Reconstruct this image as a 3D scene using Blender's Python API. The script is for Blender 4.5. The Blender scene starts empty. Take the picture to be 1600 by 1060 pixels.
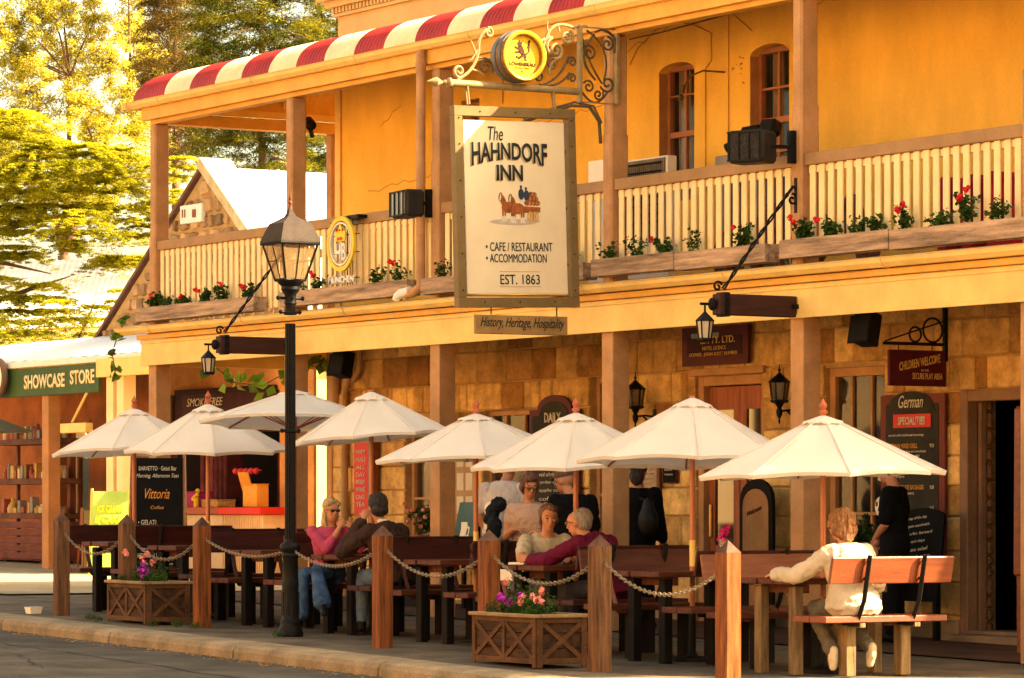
import bpy, bmesh, math, random
import numpy as np
from mathutils import Vector, Matrix, noise
random.seed(7)
rng = np.random.default_rng(11)
R = math.radians
SC = bpy.context.scene
COL = SC.collection

# ------------------------------------------------------------ camera
# horizon well below the frame's middle: a level camera with vertical shift, long lens from across the street
CAM = (24.746, -16.257, 1.30)
cd = bpy.data.cameras.new('camera')
cam = bpy.data.objects.new('camera', cd); COL.objects.link(cam)
cam.location = CAM
cam.rotation_euler = (R(90), 0, R(58.03))
cd.sensor_width = 36.0
cd.lens = 130.5
cd.shift_y = 0.1656
cd.clip_start = 0.5
cd.clip_end = 2000
SC.camera = cam

# ------------------------------------------------------------ light
SUNV = Vector((0.75, 1.0, 0.958)).normalized()      # towards the sun: behind the inn, a little to the right
w = bpy.data.worlds.new('World'); SC.world = w; w.use_nodes = True
nt = w.node_tree; nt.nodes.clear()
sky = nt.nodes.new('ShaderNodeTexSky'); sky.sky_type = 'NISHITA'; sky.sun_disc = False
sky.sun_elevation = math.asin(SUNV.z); sky.sun_rotation = math.atan2(SUNV.x, SUNV.y)
sky.air_density = 1.0; sky.dust_density = 4.0; sky.ozone_density = 0.6
tint = nt.nodes.new('ShaderNodeMix'); tint.data_type = 'RGBA'; tint.blend_type = 'MULTIPLY'
tint.inputs['Factor'].default_value = 1.0; tint.inputs['B'].default_value = (1.0, 0.84, 0.56, 1)
bg = nt.nodes.new('ShaderNodeBackground'); bg.inputs['Strength'].default_value = 0.11
wo = nt.nodes.new('ShaderNodeOutputWorld')
nt.links.new(sky.outputs[0], tint.inputs['A']); nt.links.new(tint.outputs['Result'], bg.inputs['Color'])
nt.links.new(bg.outputs[0], wo.inputs['Surface'])
sl = bpy.data.lights.new('sun', 'SUN'); sl.energy = 5.0; sl.angle = R(0.5); sl.color = (1.0, 0.80, 0.52)
so = bpy.data.objects.new('sun', sl); COL.objects.link(so)
so.rotation_euler = (-SUNV).to_track_quat('-Z', 'Y').to_euler()
SC.view_settings.view_transform = 'Standard'; SC.view_settings.look = 'None'
SC.view_settings.gamma = 1.0; SC.view_settings.exposure = 2.68
SC.render.engine = 'CYCLES'
SC.cycles.max_bounces = 6; SC.cycles.diffuse_bounces = 4; SC.cycles.glossy_bounces = 3
SC.cycles.transparent_max_bounces = 12; SC.cycles.transmission_bounces = 4
SC.cycles.sample_clamp_indirect = 6.0

def GZ(x): return -0.0155 * x                        # the street falls gently to the right

# ------------------------------------------------------------ materials
MATS = {}
def M(name, c, rough=0.75, var=0.12, scale=6.0, bump=0.15, metal=0.0, grain=None, spec=0.12, c2=None, fine=60.0, trans=0.0, emit=None, sheen=0.0):
    """principled material with two-scale colour variation and bump; grain=(sx,sy,sz) stretches the noise"""
    if name in MATS: return MATS[name]
    m = bpy.data.materials.new(name); m.use_nodes = True; MATS[name] = m
    nt = m.node_tree; N = nt.nodes; Lk = nt.links
    b = N['Principled BSDF']
    b.inputs['Roughness'].default_value = rough; b.inputs['Metallic'].default_value = metal
    b.inputs['Specular IOR Level'].default_value = spec
    tc = N.new('ShaderNodeTexCoord'); mp = N.new('ShaderNodeMapping')
    Lk.new(tc.outputs['Object'], mp.inputs['Vector'])
    if grain: mp.inputs['Scale'].default_value = grain
    n1 = N.new('ShaderNodeTexNoise'); n1.inputs['Scale'].default_value = scale; n1.inputs['Detail'].default_value = 6; n1.inputs['Roughness'].default_value = 0.62
    n2 = N.new('ShaderNodeTexNoise'); n2.inputs['Scale'].default_value = fine; n2.inputs['Detail'].default_value = 3
    Lk.new(mp.outputs[0], n1.inputs['Vector']); Lk.new(mp.outputs[0], n2.inputs['Vector'])
    cr = N.new('ShaderNodeValToRGB')
    lo = tuple(max(0, x * (1 - 2.2 * var)) for x in c); hi = tuple(min(1, x * (1 + 1.6 * var)) for x in (c2 or c))
    cr.color_ramp.elements[0].position = 0.28; cr.color_ramp.elements[0].color = (*lo, 1)
    cr.color_ramp.elements[1].position = 0.72; cr.color_ramp.elements[1].color = (*hi, 1)
    Lk.new(n1.outputs['Fac'], cr.inputs['Fac'])
    mx = N.new('ShaderNodeMix'); mx.data_type = 'RGBA'; mx.blend_type = 'OVERLAY'; mx.inputs['Factor'].default_value = min(1, var * 1.8)
    Lk.new(cr.outputs['Color'], mx.inputs['A']); Lk.new(n2.outputs['Fac'], mx.inputs['B'])
    Lk.new(mx.outputs['Result'], b.inputs['Base Color'])
    if bump:
        bp = N.new('ShaderNodeBump'); bp.inputs['Strength'].default_value = bump; bp.inputs['Distance'].default_value = 0.01
        ad = N.new('ShaderNodeMath'); ad.operation = 'ADD'
        Lk.new(n1.outputs['Fac'], ad.inputs[0]); Lk.new(n2.outputs['Fac'], ad.inputs[1])
        Lk.new(ad.outputs[0], bp.inputs['Height']); Lk.new(bp.outputs[0], b.inputs['Normal'])
    if trans:
        tr = N.new('ShaderNodeBsdfTranslucent'); Lk.new(mx.outputs['Result'], tr.inputs['Color'])
        ms = N.new('ShaderNodeMixShader'); ms.inputs[0].default_value = trans
        out = N['Material Output']
        Lk.new(b.outputs[0], ms.inputs[1]); Lk.new(tr.outputs[0], ms.inputs[2]); Lk.new(ms.outputs[0], out.inputs['Surface'])
    if emit:
        b.inputs['Emission Color'].default_value = (*emit[0], 1); b.inputs['Emission Strength'].default_value = emit[1]
    return m

def attr_tint(m, attr='tone', lo=(0.6, 0.6, 0.6), hi=(1.2, 1.2, 1.2)):
    """multiply a material's colour by a ramp of a per-face attribute (stone by stone, leaf by leaf)"""
    nt = m.node_tree; N = nt.nodes; Lk = nt.links
    b = N['Principled BSDF']; src = b.inputs['Base Color'].links[0].from_socket
    at = N.new('ShaderNodeAttribute'); at.attribute_name = attr
    cr = N.new('ShaderNodeValToRGB')
    cr.color_ramp.elements[0].color = (*lo, 1); cr.color_ramp.elements[1].color = (*hi, 1)
    mx = N.new('ShaderNodeMix'); mx.data_type = 'RGBA'; mx.blend_type = 'MULTIPLY'; mx.inputs['Factor'].default_value = 1
    Lk.new(at.outputs['Fac'], cr.inputs['Fac']); Lk.new(src, mx.inputs['A']); Lk.new(cr.outputs['Color'], mx.inputs['B'])
    for l in list(src.links):
        if l.to_node != mx: 
            s = l.to_socket; Lk.new(mx.outputs['Result'], s)
    return m

def glass(name, c=(0.05, 0.045, 0.04), rough=0.06, alpha=None):
    if name in MATS: return MATS[name]
    m = bpy.data.materials.new(name); m.use_nodes = True; MATS[name] = m
    b = m.node_tree.nodes['Principled BSDF']
    b.inputs['Base Color'].default_value = (*c, 1); b.inputs['Roughness'].default_value = rough
    b.inputs['Specular IOR Level'].default_value = 0.8
    if alpha is not None:
        N = m.node_tree.nodes; Lk = m.node_tree.links
        t = N.new('ShaderNodeBsdfTransparent'); t.inputs[0].default_value = (0.9, 0.86, 0.78, 1); ms = N.new('ShaderNodeMixShader'); ms.inputs[0].default_value = alpha
        Lk.new(t.outputs[0], ms.inputs[1]); Lk.new(b.outputs[0], ms.inputs[2]); Lk.new(ms.outputs[0], N['Material Output'].inputs['Surface'])
    n = m.node_tree.nodes.new('ShaderNodeTexNoise'); n.inputs['Scale'].default_value = 3
    bp = m.node_tree.nodes.new('ShaderNodeBump'); bp.inputs['Strength'].default_value = 0.04
    m.node_tree.links.new(n.outputs['Fac'], bp.inputs['Height']); m.node_tree.links.new(bp.outputs[0], b.inputs['Normal'])
    return m

# paints and woods (real-world base colours)
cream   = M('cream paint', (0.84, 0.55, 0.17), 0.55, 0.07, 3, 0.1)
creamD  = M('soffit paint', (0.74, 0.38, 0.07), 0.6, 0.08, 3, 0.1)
creamL  = M('pale cream paint', (0.86, 0.64, 0.31), 0.5, 0.06, 3, 0.08)
tan     = M('tan rail paint', (0.36, 0.20, 0.085), 0.6, 0.08, 4, 0.1)
brownP  = M('brown post paint', (0.46, 0.235, 0.095), 0.6, 0.13, 3, 0.12)
yellowW = M('ochre render', (0.86, 0.50, 0.085), 0.9, 0.13, 1.0, 0.5, fine=60, grain=(1, 1, 0.4))
redP    = M('red brown joinery paint', (0.24, 0.07, 0.03), 0.5, 0.12, 4, 0.1)
iron    = M('black iron', (0.008, 0.007, 0.006), 0.5, 0.2, 12, 0.15, spec=0.12)
ironG   = M('weathered shade brown iron', (0.11, 0.075, 0.035), 0.55, 0.2, 12, 0.2, metal=0.2)  # brown tone paints shade on the bracket scrolls; plain weathered iron elsewhere
ironCr  = M('cream painted iron', (0.30, 0.205, 0.085), 0.5, 0.12, 12, 0.2)
signfr  = M('olive sign frame', (0.19, 0.125, 0.05), 0.5, 0.08, 6, 0.1)
board   = M('ivory sign board', (0.80, 0.67, 0.44), 0.45, 0.03, 3, 0.03)
inkblk  = M('sign black paint', (0.025, 0.03, 0.028), 0.5, 0.05, 8, 0)
inkgrey = M('sign shadow paint', (0.50, 0.40, 0.25), 0.5, 0.05, 8, 0)
gold    = M('gold lettering', (0.72, 0.46, 0.12), 0.4, 0.08, 8, 0)
cal     = M('pale chalk', (0.62, 0.55, 0.42), 0.9, 0.15, 20, 0)
calO    = M('orange chalk', (0.62, 0.28, 0.06), 0.9, 0.15, 20, 0)
blackb  = M('blackboard', (0.005, 0.0045, 0.004), 0.8, 0.2, 5, 0.05)
slate   = M('grey green board', (0.035, 0.031, 0.022), 0.7, 0.15, 5, 0.05)
maroon  = M('maroon board', (0.045, 0.006, 0.012), 0.5, 0.15, 5, 0.08)
woodPl  = M('weathered planter wood', (0.31, 0.20, 0.13), 0.8, 0.3, 3, 0.4, grain=(0.5, 6, 6), c2=(0.42, 0.27, 0.16))
woodDk  = M('dark stained jarrah', (0.050, 0.013, 0.010), 0.5, 0.25, 3, 0.3, grain=(6, 0.6, 6), spec=0.15)
woodSeat= M('red brown seat wood', (0.105, 0.030, 0.014), 0.5, 0.25, 3, 0.3, grain=(6, 0.6, 6), spec=0.15)
woodOr  = M('orange wood', (0.20, 0.042, 0.008), 0.4, 0.2, 3, 0.25, grain=(5, 0.6, 5), spec=0.5)  # brighter orange than the other bench woods; nearest bench uses it
woodLeg = M('black brown leg wood', (0.008, 0.005, 0.0035), 0.7, 0.25, 4, 0.3, grain=(5, 5, 0.7))
woodLegL= M('grey bare leg wood', (0.20, 0.125, 0.055), 0.75, 0.3, 4, 0.4, grain=(6, 6, 0.7))
woodBol = M('bollard hardwood', (0.11, 0.034, 0.011), 0.6, 0.3, 4, 0.5, grain=(9, 9, 0.6), c2=(0.21, 0.066, 0.018))
woodBolG= M('greying bollard hardwood', (0.085, 0.040, 0.018), 0.75, 0.3, 4, 0.5, grain=(9, 9, 0.6), c2=(0.15, 0.072, 0.032))
woodBolO= M('orange bollard hardwood', (0.44, 0.13, 0.025), 0.5, 0.3, 4, 0.5, grain=(9, 9, 0.6), c2=(0.50, 0.16, 0.035))
poleW   = M('umbrella pole timber', (0.42, 0.11, 0.035), 0.35, 0.12, 4, 0.1, grain=(6, 6, 0.6), spec=0.5)
canvas  = M('ivory canvas', (0.76, 0.685, 0.585), 0.9, 0.025, 2.5, 0.35, fine=140, trans=0.22)
boxwood = M('planter box boards', (0.055, 0.027, 0.013), 0.8, 0.3, 4, 0.4, grain=(0.8, 5, 5))
boxtrim = M('planter cross trim', (0.095, 0.043, 0.018), 0.75, 0.25, 4, 0.3)
boxrim  = M('planter top rim', (0.27, 0.17, 0.08), 0.7, 0.2, 4, 0.3)
chainM  = M('galvanised chain', (0.25, 0.20, 0.14), 0.45, 0.15, 20, 0.1, metal=0.5)
leafM   = attr_tint(M('geranium leaves', (0.035, 0.075, 0.012), 0.6, 0.2, 5, 0, trans=0.25), lo=(0.5, 0.55, 0.5), hi=(1.7, 1.6, 1.3))
redfl   = M('red petals', (0.70, 0.02, 0.03), 0.6, 0.15, 20, 0)
purfl   = M('purple petals', (0.42, 0.03, 0.42), 0.6, 0.15, 20, 0)
pinkfl  = M('salmon petals', (0.80, 0.28, 0.22), 0.6, 0.15, 20, 0)
soil    = M('potting soil', (0.015, 0.01, 0.006), 0.95, 0.3, 20, 0.5)
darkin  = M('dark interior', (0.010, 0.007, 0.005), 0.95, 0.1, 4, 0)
skin    = M('skin', (0.50, 0.22, 0.115), 0.5, 0.06, 14, 0.05)
whitep  = M('white paint', (0.80, 0.72, 0.58), 0.5, 0.05, 5, 0.03)
yellowP = M('yellow enamel', (0.80, 0.52, 0.03), 0.35, 0.06, 6, 0.03)
redE    = M('red enamel', (0.60, 0.03, 0.02), 0.4, 0.06, 6, 0.03)

# ------------------------------------------------------------ mesh helper
class MB:
    def __init__(s): s.v = []; s.f = []; s.mi = []; s.tone = []
    def add(s, vs, fs, mi=0, tone=0.5):
        o = len(s.v); s.v += [tuple(p) for p in vs]
        for f in fs: s.f.append(tuple(i + o for i in f)); s.mi.append(mi); s.tone.append(tone)
        return s
    def box(s, c, d, rz=0.0, mi=0, bev=0.0, rx=0.0, ry=0.0, tone=0.5):
        hx, hy, hz = d[0] / 2, d[1] / 2, d[2] / 2
        if bev > 0:
            b = min(bev, 0.45 * min(d)); vs = []; fs = []
            # chamfered box: 24 vertices
            for sx in (-1, 1):
                for sy in (-1, 1):
                    for sz in (-1, 1):
                        vs += [(sx * hx, sy * (hy - b), sz * (hz - b)), (sx * (hx - b), sy * hy, sz * (hz - b)), (sx * (hx - b), sy * (hy - b), sz * hz)]
            def ix(sx, sy, sz, k): return ((sx > 0) * 4 + (sy > 0) * 2 + (sz > 0)) * 3 + k
            for k, (a, bq) in enumerate(((1, 2), (0, 2), (0, 1))):
                for s0 in (-1, 1):
                    loop = []
                    for (p, q) in ((-1, -1), (1, -1), (1, 1), (-1, 1)):
                        t = [0, 0, 0]; t[k] = s0; t[a] = p; t[bq] = q; loop.append(ix(*t, k))
                    flip = (s0 > 0) ^ (k == 1)
                    fs.append(loop if flip else loop[::-1])
            for k in range(3):
                a, bq = [i for i in range(3) if i != k]
                for p in (-1, 1):
                    for q in (-1, 1):
                        t0 = [0, 0, 0]; t1 = [0, 0, 0]; t0[k] = -1; t1[k] = 1
                        t0[a] = t1[a] = p; t0[bq] = t1[bq] = q
                        fs.append([ix(*t0, a), ix(*t1, a), ix(*t1, bq), ix(*t0, bq)])
            for sx in (-1, 1):
                for sy in (-1, 1):
                    for sz in (-1, 1): fs.append([ix(sx, sy, sz, 0), ix(sx, sy, sz, 1), ix(sx, sy, sz, 2)])
        else:
            vs = [(sx * hx, sy * hy, sz * hz) for sx in (-1, 1) for sy in (-1, 1) for sz in (-1, 1)]
            fs = [(0, 1, 3, 2), (4, 6, 7, 5), (0, 4, 5, 1), (2, 3, 7, 6), (0, 2, 6, 4), (1, 5, 7, 3)]
        m = Matrix.Translation(c) @ Matrix.Rotation(rz, 4, 'Z') @ Matrix.Rotation(ry, 4, 'Y') @ Matrix.Rotation(rx, 4, 'X')
        return s.add([m @ Vector(p) for p in vs], fs, mi, tone)
    def bx(s, x0, x1, y0, y1, z0, z1, bev=0.0, mi=0, tone=0.5):
        return s.box(((x0 + x1) / 2, (y0 + y1) / 2, (z0 + z1) / 2), (abs(x1 - x0), abs(y1 - y0), abs(z1 - z0)), 0, mi, bev, tone=tone)
    def tube(s, pts, r, seg=8, mi=0, cap=True, flat=None):
        pts = [Vector(p) for p in pts]; n = len(pts)
        rs = r if isinstance(r, (list, tuple)) else [r] * n
        prev = None; vs = []
        for i, p in enumerate(pts):
            t = (pts[min(i + 1, n - 1)] - pts[max(i - 1, 0)])
            if t.length < 1e-9: t = Vector((0, 0, 1))
            t.normalize()
            if prev is None:
                up = Vector((0, 0, 1)) if abs(t.z) < 0.9 else Vector((1, 0, 0))
                a = t.cross(up).normalized()
            else:
                a = (prev - t * prev.dot(t)); a = a.normalized() if a.length > 1e-6 else t.orthogonal().normalized()
            prev = a; b = t.cross(a)
            for k in range(seg):
                an = 2 * math.pi * k / seg
                vs.append(p + a * (math.cos(an) * rs[i]) + b * (math.sin(an) * rs[i] * (flat or 1)))
        fs = [(i * seg + k, i * seg + (k + 1) % seg, (i + 1) * seg + (k + 1) % seg, (i + 1) * seg + k) for i in range(n - 1) for k in range(seg)]
        if cap: fs += [tuple(range(seg))[::-1], tuple(range((n - 1) * seg, n * seg))]
        return s.add(vs, fs, mi)
    def lathe(s, prof, c=(0, 0, 0), seg=20, mi=0, axis='Z', phase=0.0, flute=None, rz=0.0, sq=1.0, cap=True):
        vs = []
        for (r, z) in prof:
            for k in range(seg):
                an = 2 * math.pi * (k + phase) / seg
                rr = r * (flute(k) if flute else 1)
                p = Vector((math.cos(an) * rr, math.sin(an) * rr * sq, z))
                if axis == 'X': p = Vector((p.z, p.x, p.y))
                elif axis == 'Y': p = Vector((p.x, p.z, p.y))
                if rz: p = Matrix.Rotation(rz, 3, 'Z') @ p
                vs.append(p + Vector(c))
        n = len(prof)
        fs = [(i * seg + k, i * seg + (k + 1) % seg, (i + 1) * seg + (k + 1) % seg, (i + 1) * seg + k) for i in range(n - 1) for k in range(seg)]
        if cap and prof[0][0] > 1e-4: fs.append(tuple(range(seg))[::-1])
        if cap and prof[-1][0] > 1e-4: fs.append(tuple(range((n - 1) * seg, n * seg)))
        return s.add(vs, fs, mi)
    def sph(s, c, r, seg=12, rings=8, mi=0, rot=None):
        rx, ry, rz = r if isinstance(r, (tuple, list)) else (r, r, r)
        vs = []
        for i in range(rings + 1):
            ph = math.pi * i / rings
            for k in range(seg):
                th = 2 * math.pi * k / seg
                p = Vector((rx * math.sin(ph) * math.cos(th), ry * math.sin(ph) * math.sin(th), rz * math.cos(ph)))
                if rot: p = rot @ p
                vs.append(p + Vector(c))
        fs = [(i * seg + k, (i + 1) * seg + k, (i + 1) * seg + (k + 1) % seg, i * seg + (k + 1) % seg) for i in range(rings) for k in range(seg)]
        return s.add(vs, fs, mi)
    def cone(s, a, b, ra, rb, seg=12, mi=0):
        """capsule with two radii"""
        s.tube([a, b], [ra, rb], seg, mi); s.sph(a, ra, seg, 8, mi); s.sph(b, rb, seg, 8, mi); return s
    def loft(s, rings, mi=0, cap=True):
        n = len(rings[0]); vs = [p for r_ in rings for p in r_]
        fs = [(i * n + k, i * n + (k + 1) % n, (i + 1) * n + (k + 1) % n, (i + 1) * n + k) for i in range(len(rings) - 1) for k in range(n)]
        if cap: fs += [tuple(range(n))[::-1], tuple(range((len(rings) - 1) * n, len(rings) * n))]
        return s.add(vs, fs, mi)
    def poly(s, pts, o, r, u, t=0.004, mi=0):
        """flat outline (2-D pts) standing at o with axes r,u and thickness t towards r x u"""
        o, r, u = Vector(o), Vector(r), Vector(u); nn = r.cross(u) * t; n = len(pts)
        A = [o + r * x + u * y for x, y in pts]; B = [p + nn for p in A]
        fs = [tuple(range(n))[::-1], tuple(range(n, 2 * n))] + [(i, (i + 1) % n, n + (i + 1) % n, n + i) for i in range(n)]
        return s.add(A + B, fs, mi)
    def obj(s, name, mat, parent=None, smooth=False, tone=False):
        me = bpy.data.meshes.new(name); me.from_pydata(s.v, [], s.f)
        mats = mat if isinstance(mat, (list, tuple)) else [mat]
        for m_ in mats: me.materials.append(m_)
        if len(mats) > 1: me.polygons.foreach_set('material_index', s.mi)
        if tone:
            a = me.attributes.new('tone', 'FLOAT', 'FACE'); a.data.foreach_set('value', s.tone)
        bm = bmesh.new(); bm.from_mesh(me); bmesh.ops.recalc_face_normals(bm, faces=bm.faces); bm.to_mesh(me); bm.free()
        if smooth:
            me.polygons.foreach_set('use_smooth', [True] * len(me.polygons))
            if smooth != 'all': 
                try: me.set_sharp_from_angle(angle=R(38))
                except Exception: pass
        me.update()
        o = bpy.data.objects.new(name, me); COL.objects.link(o)
        if parent is not None: put(o, parent)
        return o

def put(o, parent):
    """parent keeping the child where its vertices are in world space"""
    o.parent = parent
    o.matrix_parent_inverse = Matrix.Translation(-parent_loc(parent))
def parent_loc(p):
    v = Vector((0, 0, 0))
    while p is not None:
        if p.type == 'EMPTY': v += Vector(p.location)
        p = None
    return v
def tag(o, label, cat=None, group=None, kind=None):
    if label: o['label'] = label
    if cat: o['category'] = cat
    if group: o['group'] = group
    if kind: o['kind'] = kind
    return o
def thing(name, label, cat, loc=(0, 0, 0), group=None):
    o = bpy.data.objects.new(name, None); COL.objects.link(o); o.location = loc; o.empty_display_size = 0.2
    return tag(o, label, cat, group)
def dup(root, loc, label=None):
    """copy of a thing and its parts; parts were built in world space round the source, so they ride on the empty"""
    r = root.copy(); COL.objects.link(r); r.location = loc
    if label: r['label'] = label
    def kids(src, dst):
        for ch in list(src.children):
            c = ch.copy(); COL.objects.link(c); c.parent = dst; c.matrix_parent_inverse = ch.matrix_parent_inverse.copy(); kids(ch, c)
    kids(root, r); return r
def sub(mb, name, mat, part, **k):
    """sub-part: parent to a mesh part whose own origin is the world origin"""
    o = mb.obj(name, mat, None, **k); o.parent = part; return o

def text(s, mat, size, o, r, u, parent=None, name='lettering', width=None, bold=0.0, shear=0.0, space=1.0, depth=0.003, warp=None, center=True, height=None, sub_of=None):
    """lettering as a thin solid mesh with its centre (or left end) at o, along r, upright along u"""
    cu = bpy.data.curves.new(name, 'FONT'); cu.body = s; cu.size = 1.0; cu.extrude = 0.0; cu.offset = bold; cu.shear = shear; cu.space_character = space
    cu.align_x = 'CENTER' if center else 'LEFT'; cu.align_y = 'CENTER'; cu.resolution_u = 3
    t = bpy.data.objects.new(name, cu); COL.objects.link(t)
    bpy.context.view_layer.update()
    me = bpy.data.meshes.new_from_object(t.evaluated_get(bpy.context.evaluated_depsgraph_get()))
    bpy.data.objects.remove(t); bpy.data.curves.remove(cu)
    P = np.array([tuple(v.co) for v in me.vertices])
    if len(P) == 0: return None
    lo, hi = P.min(0), P.max(0); w0 = hi[0] - lo[0]; h0 = hi[1] - lo[1]
    sx = (width / w0) if width else size; sy = (height / h0) if height else size
    if center: P[:, 0] -= (lo[0] + hi[0]) / 2
    else: P[:, 0] -= lo[0]
    P[:, 1] -= (lo[1] + hi[1]) / 2
    P[:, 0] *= sx; P[:, 1] *= sy
    if warp: P = np.array([warp(a, b, w0 * sx, h0 * sy) + (0,) for a, b, _ in P])
    o, r, u = Vector(o), Vector(r), Vector(u); n = r.cross(u)
    vs = [o + r * float(a) + u * float(b) + n * 0.002 for a, b, _ in P]
    for v_, c_ in zip(me.vertices, vs): v_.co = c_
    bm = bmesh.new(); bm.from_mesh(me)
    bmesh.ops.remove_doubles(bm, verts=bm.verts, dist=1e-6)
    ret = bmesh.ops.extrude_face_region(bm, geom=list(bm.faces))
    bmesh.ops.translate(bm, verts=[g for g in ret['geom'] if isinstance(g, bmesh.types.BMVert)], vec=n * depth)
    bmesh.ops.recalc_face_normals(bm, faces=bm.faces); bm.to_mesh(me); bm.free()
    me.materials.clear(); me.materials.append(mat); me.name = name
    ob = bpy.data.objects.new(name, me); COL.objects.link(ob)
    if sub_of is not None: ob.parent = sub_of
    elif parent is not None: put(ob, parent)
    return ob
FX, FZ, FY = (1, 0, 0), (0, 0, 1), (0, 1, 0)
def spiral(c, r0, turns, a0, r, u, dirn=1, n=28, rend=0.2):
    """scroll end: points spiralling in to c"""
    c, r, u = Vector(c), Vector(r), Vector(u); out = []
    for i in range(n + 1):
        t = i / n; rad = r0 * (1 - (1 - rend) * t); a = a0 + dirn * turns * 2 * math.pi * t
        out.append(c + r * (math.cos(a) * rad) + u * (math.sin(a) * rad))
    return out
ORD = 'first second third fourth fifth sixth seventh eighth ninth tenth eleventh twelfth thirteenth fourteenth fifteenth sixteenth seventeenth eighteenth nineteenth twentieth'.split()
# ============================================================ GROUND
XE = 4.7                                            # right-hand end of the inn's walls (out of frame)
XV = 3.2                                             # right-hand end of its verandah
asphalt = M('asphalt', (0.066, 0.056, 0.042), 0.9, 0.26, 1.4, 0.8, fine=42)
paving  = M('pavement concrete', (0.125, 0.092, 0.058), 0.9, 0.26, 1.7, 0.7, fine=38)
kerbM   = M('kerb concrete', (0.25, 0.185, 0.11), 0.9, 0.2, 2.6, 0.7, fine=40)
pavers  = M('brown verandah paving', (0.085, 0.040, 0.022), 0.85, 0.18, 1.6, 0.35, fine=60)
earth   = M('dry earth', (0.26, 0.19, 0.10), 0.95, 0.2, 0.6, 0.3)

def ky(x): return -1.03 - 0.062 * x                  # front edge of the kerb
def sheet(name, xs, ys, zf, mat):
    mb = MB(); vs = []; n = len(ys)
    for x in xs:
        for y in ys:
            yy = y(x) if callable(y) else y
            vs.append((x, yy, zf(x, yy)))
    fs = [(i * n + j, (i + 1) * n + j, (i + 1) * n + j + 1, i * n + j + 1) for i in range(len(xs) - 1) for j in range(n - 1)]
    mb.add(vs, fs); o = mb.obj(name, mat); o['kind'] = 'structure'; return o
xs = [-400, -120, -60, -40, -30, -24, -18, -14, -10, -6, -2, 2, 6, 12, 20, 40, 120, 400]
def gz(x): return GZ(max(-60, min(30, x)))
sheet('ground', xs, [-400, -60, -25, 0, 6, 20, 60, 400], lambda x, y: gz(x) - 0.35, earth)
sheet('road', [x for x in xs if abs(x) <= 120], [-40, -20, -8, -4, lambda x: ky(x) + 0.05], lambda x, y: gz(x) - 0.125 - 0.0 * y, asphalt)
sheet('pavement', [x for x in xs if abs(x) <= 120], [lambda x: ky(x) + 0.40, 1.0, 3.88], lambda x, y: gz(x), paving)
sheet('verandah_floor', [-40, -30, -24, -18, -14, -10, -6, -2, 2, 6, 12, 20], [3.9, 6.5, 14], lambda x, y: gz(x) + 0.012, pavers)
sheet('side_pavement', [-60, -40, -30, -24, -18, -16.3], [2.2, 5, 8.4], lambda x, y: gz(x) + .022, M('pale side paving', (.34, .26, .15), .9, .15, 1.2, .4, fine=40))
# kerb stones with a rounded nose: one thing per stone
kx = [-40 + i * 2.93 for i in range(23)]
kx = [x - 0.02 for x in kx]
prof = [(0.0, -0.30), (0.005, -0.06), (0.03, -0.018), (0.09, 0.0), (0.40, 0.004), (0.42, -0.30)]
for i, x0 in enumerate(kx):
    x1 = x0 + 2.895
    mb = MB(); rings = []
    for x in (x0, (x0 + x1) / 2, x1): rings.append([(x + 0.10 * (p[0]), ky(x) + p[0], GZ(x) + p[1] + 0.003) for p in prof])
    mb.loft(rings)
    o = mb.obj('kerb_stone', kerbM); tag(o, None, None, None, 'structure')
# fine grit and small leaves lying in the gutter
mb = MB()
for i in range(420):
    x = rng.uniform(-14, 3); y = ky(x) - abs(rng.normal(0, 0.10)); z = gz(x) - 0.125
    a = rng.uniform(0, 6.28); s_ = rng.uniform(0.006, 0.02)
    mb.box((x, y, z + 0.003), (s_ * 1.6, s_, 0.004), rz=a, tone=rng.random())
o = mb.obj('gutter_litter', attr_tint(M('fallen leaf litter', (0.42, 0.24, 0.08), 0.9, 0.2, 9, 0), lo=(0.4, 0.4, 0.4), hi=(1.3, 1.2, 1.0)), tone=True); tag(o, 'scattered dry leaves and grit along the foot of the kerb', 'leaf litter', None, 'stuff')

# ============================================================ THE INN (one thing, all its fabric as parts)
YW, YP = 6.0, 4.0
XL = -14.94                                          # left corner of the walls
inn = thing('inn_building', 'two storey ochre and sandstone inn with striped verandah roof', 'inn', (-6, 6.0, 0))

def wall_grid(mb, x0, x1, z0, z1, y, holes, th=0.35):
    cx = sorted(set([x0, x1] + [h[0] for h in holes] + [h[1] for h in holes])); cz = sorted(set([z0, z1] + [h[2] for h in holes] + [h[3] for h in holes]))
    cx = [c for c in cx if x0 <= c <= x1]; cz = [c for c in cz if z0 <= c <= z1]
    for i in range(len(cx) - 1):
        for j in range(len(cz) - 1):
            mx, mz = (cx[i] + cx[i + 1]) / 2, (cz[j] + cz[j + 1]) / 2
            if any(h[0] < mx < h[1] and h[2] < mz < h[3] for h in holes): continue
            mb.add([(cx[i], y, cz[j]), (cx[i + 1], y, cz[j]), (cx[i + 1], y, cz[j + 1]), (cx[i], y, cz[j + 1])], [(0, 1, 2, 3)])
    for h in holes:                                  # reveals
        a, b, c, d = h[:4]
        mb.add([(a, y, c), (a, y + th, c), (a, y + th, d), (a, y, d)], [(0, 1, 2, 3)])
        mb.add([(b, y, c), (b, y + th, c), (b, y + th, d), (b, y, d)], [(0, 1, 2, 3)])
        mb.add([(a, y, d), (b, y, d), (b, y + th, d), (a, y + th, d)], [(0, 1, 2, 3)])
        mb.add([(a, y, c), (b, y, c), (b, y + th, c), (a, y + th, c)], [(0, 1, 2, 3)])

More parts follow.
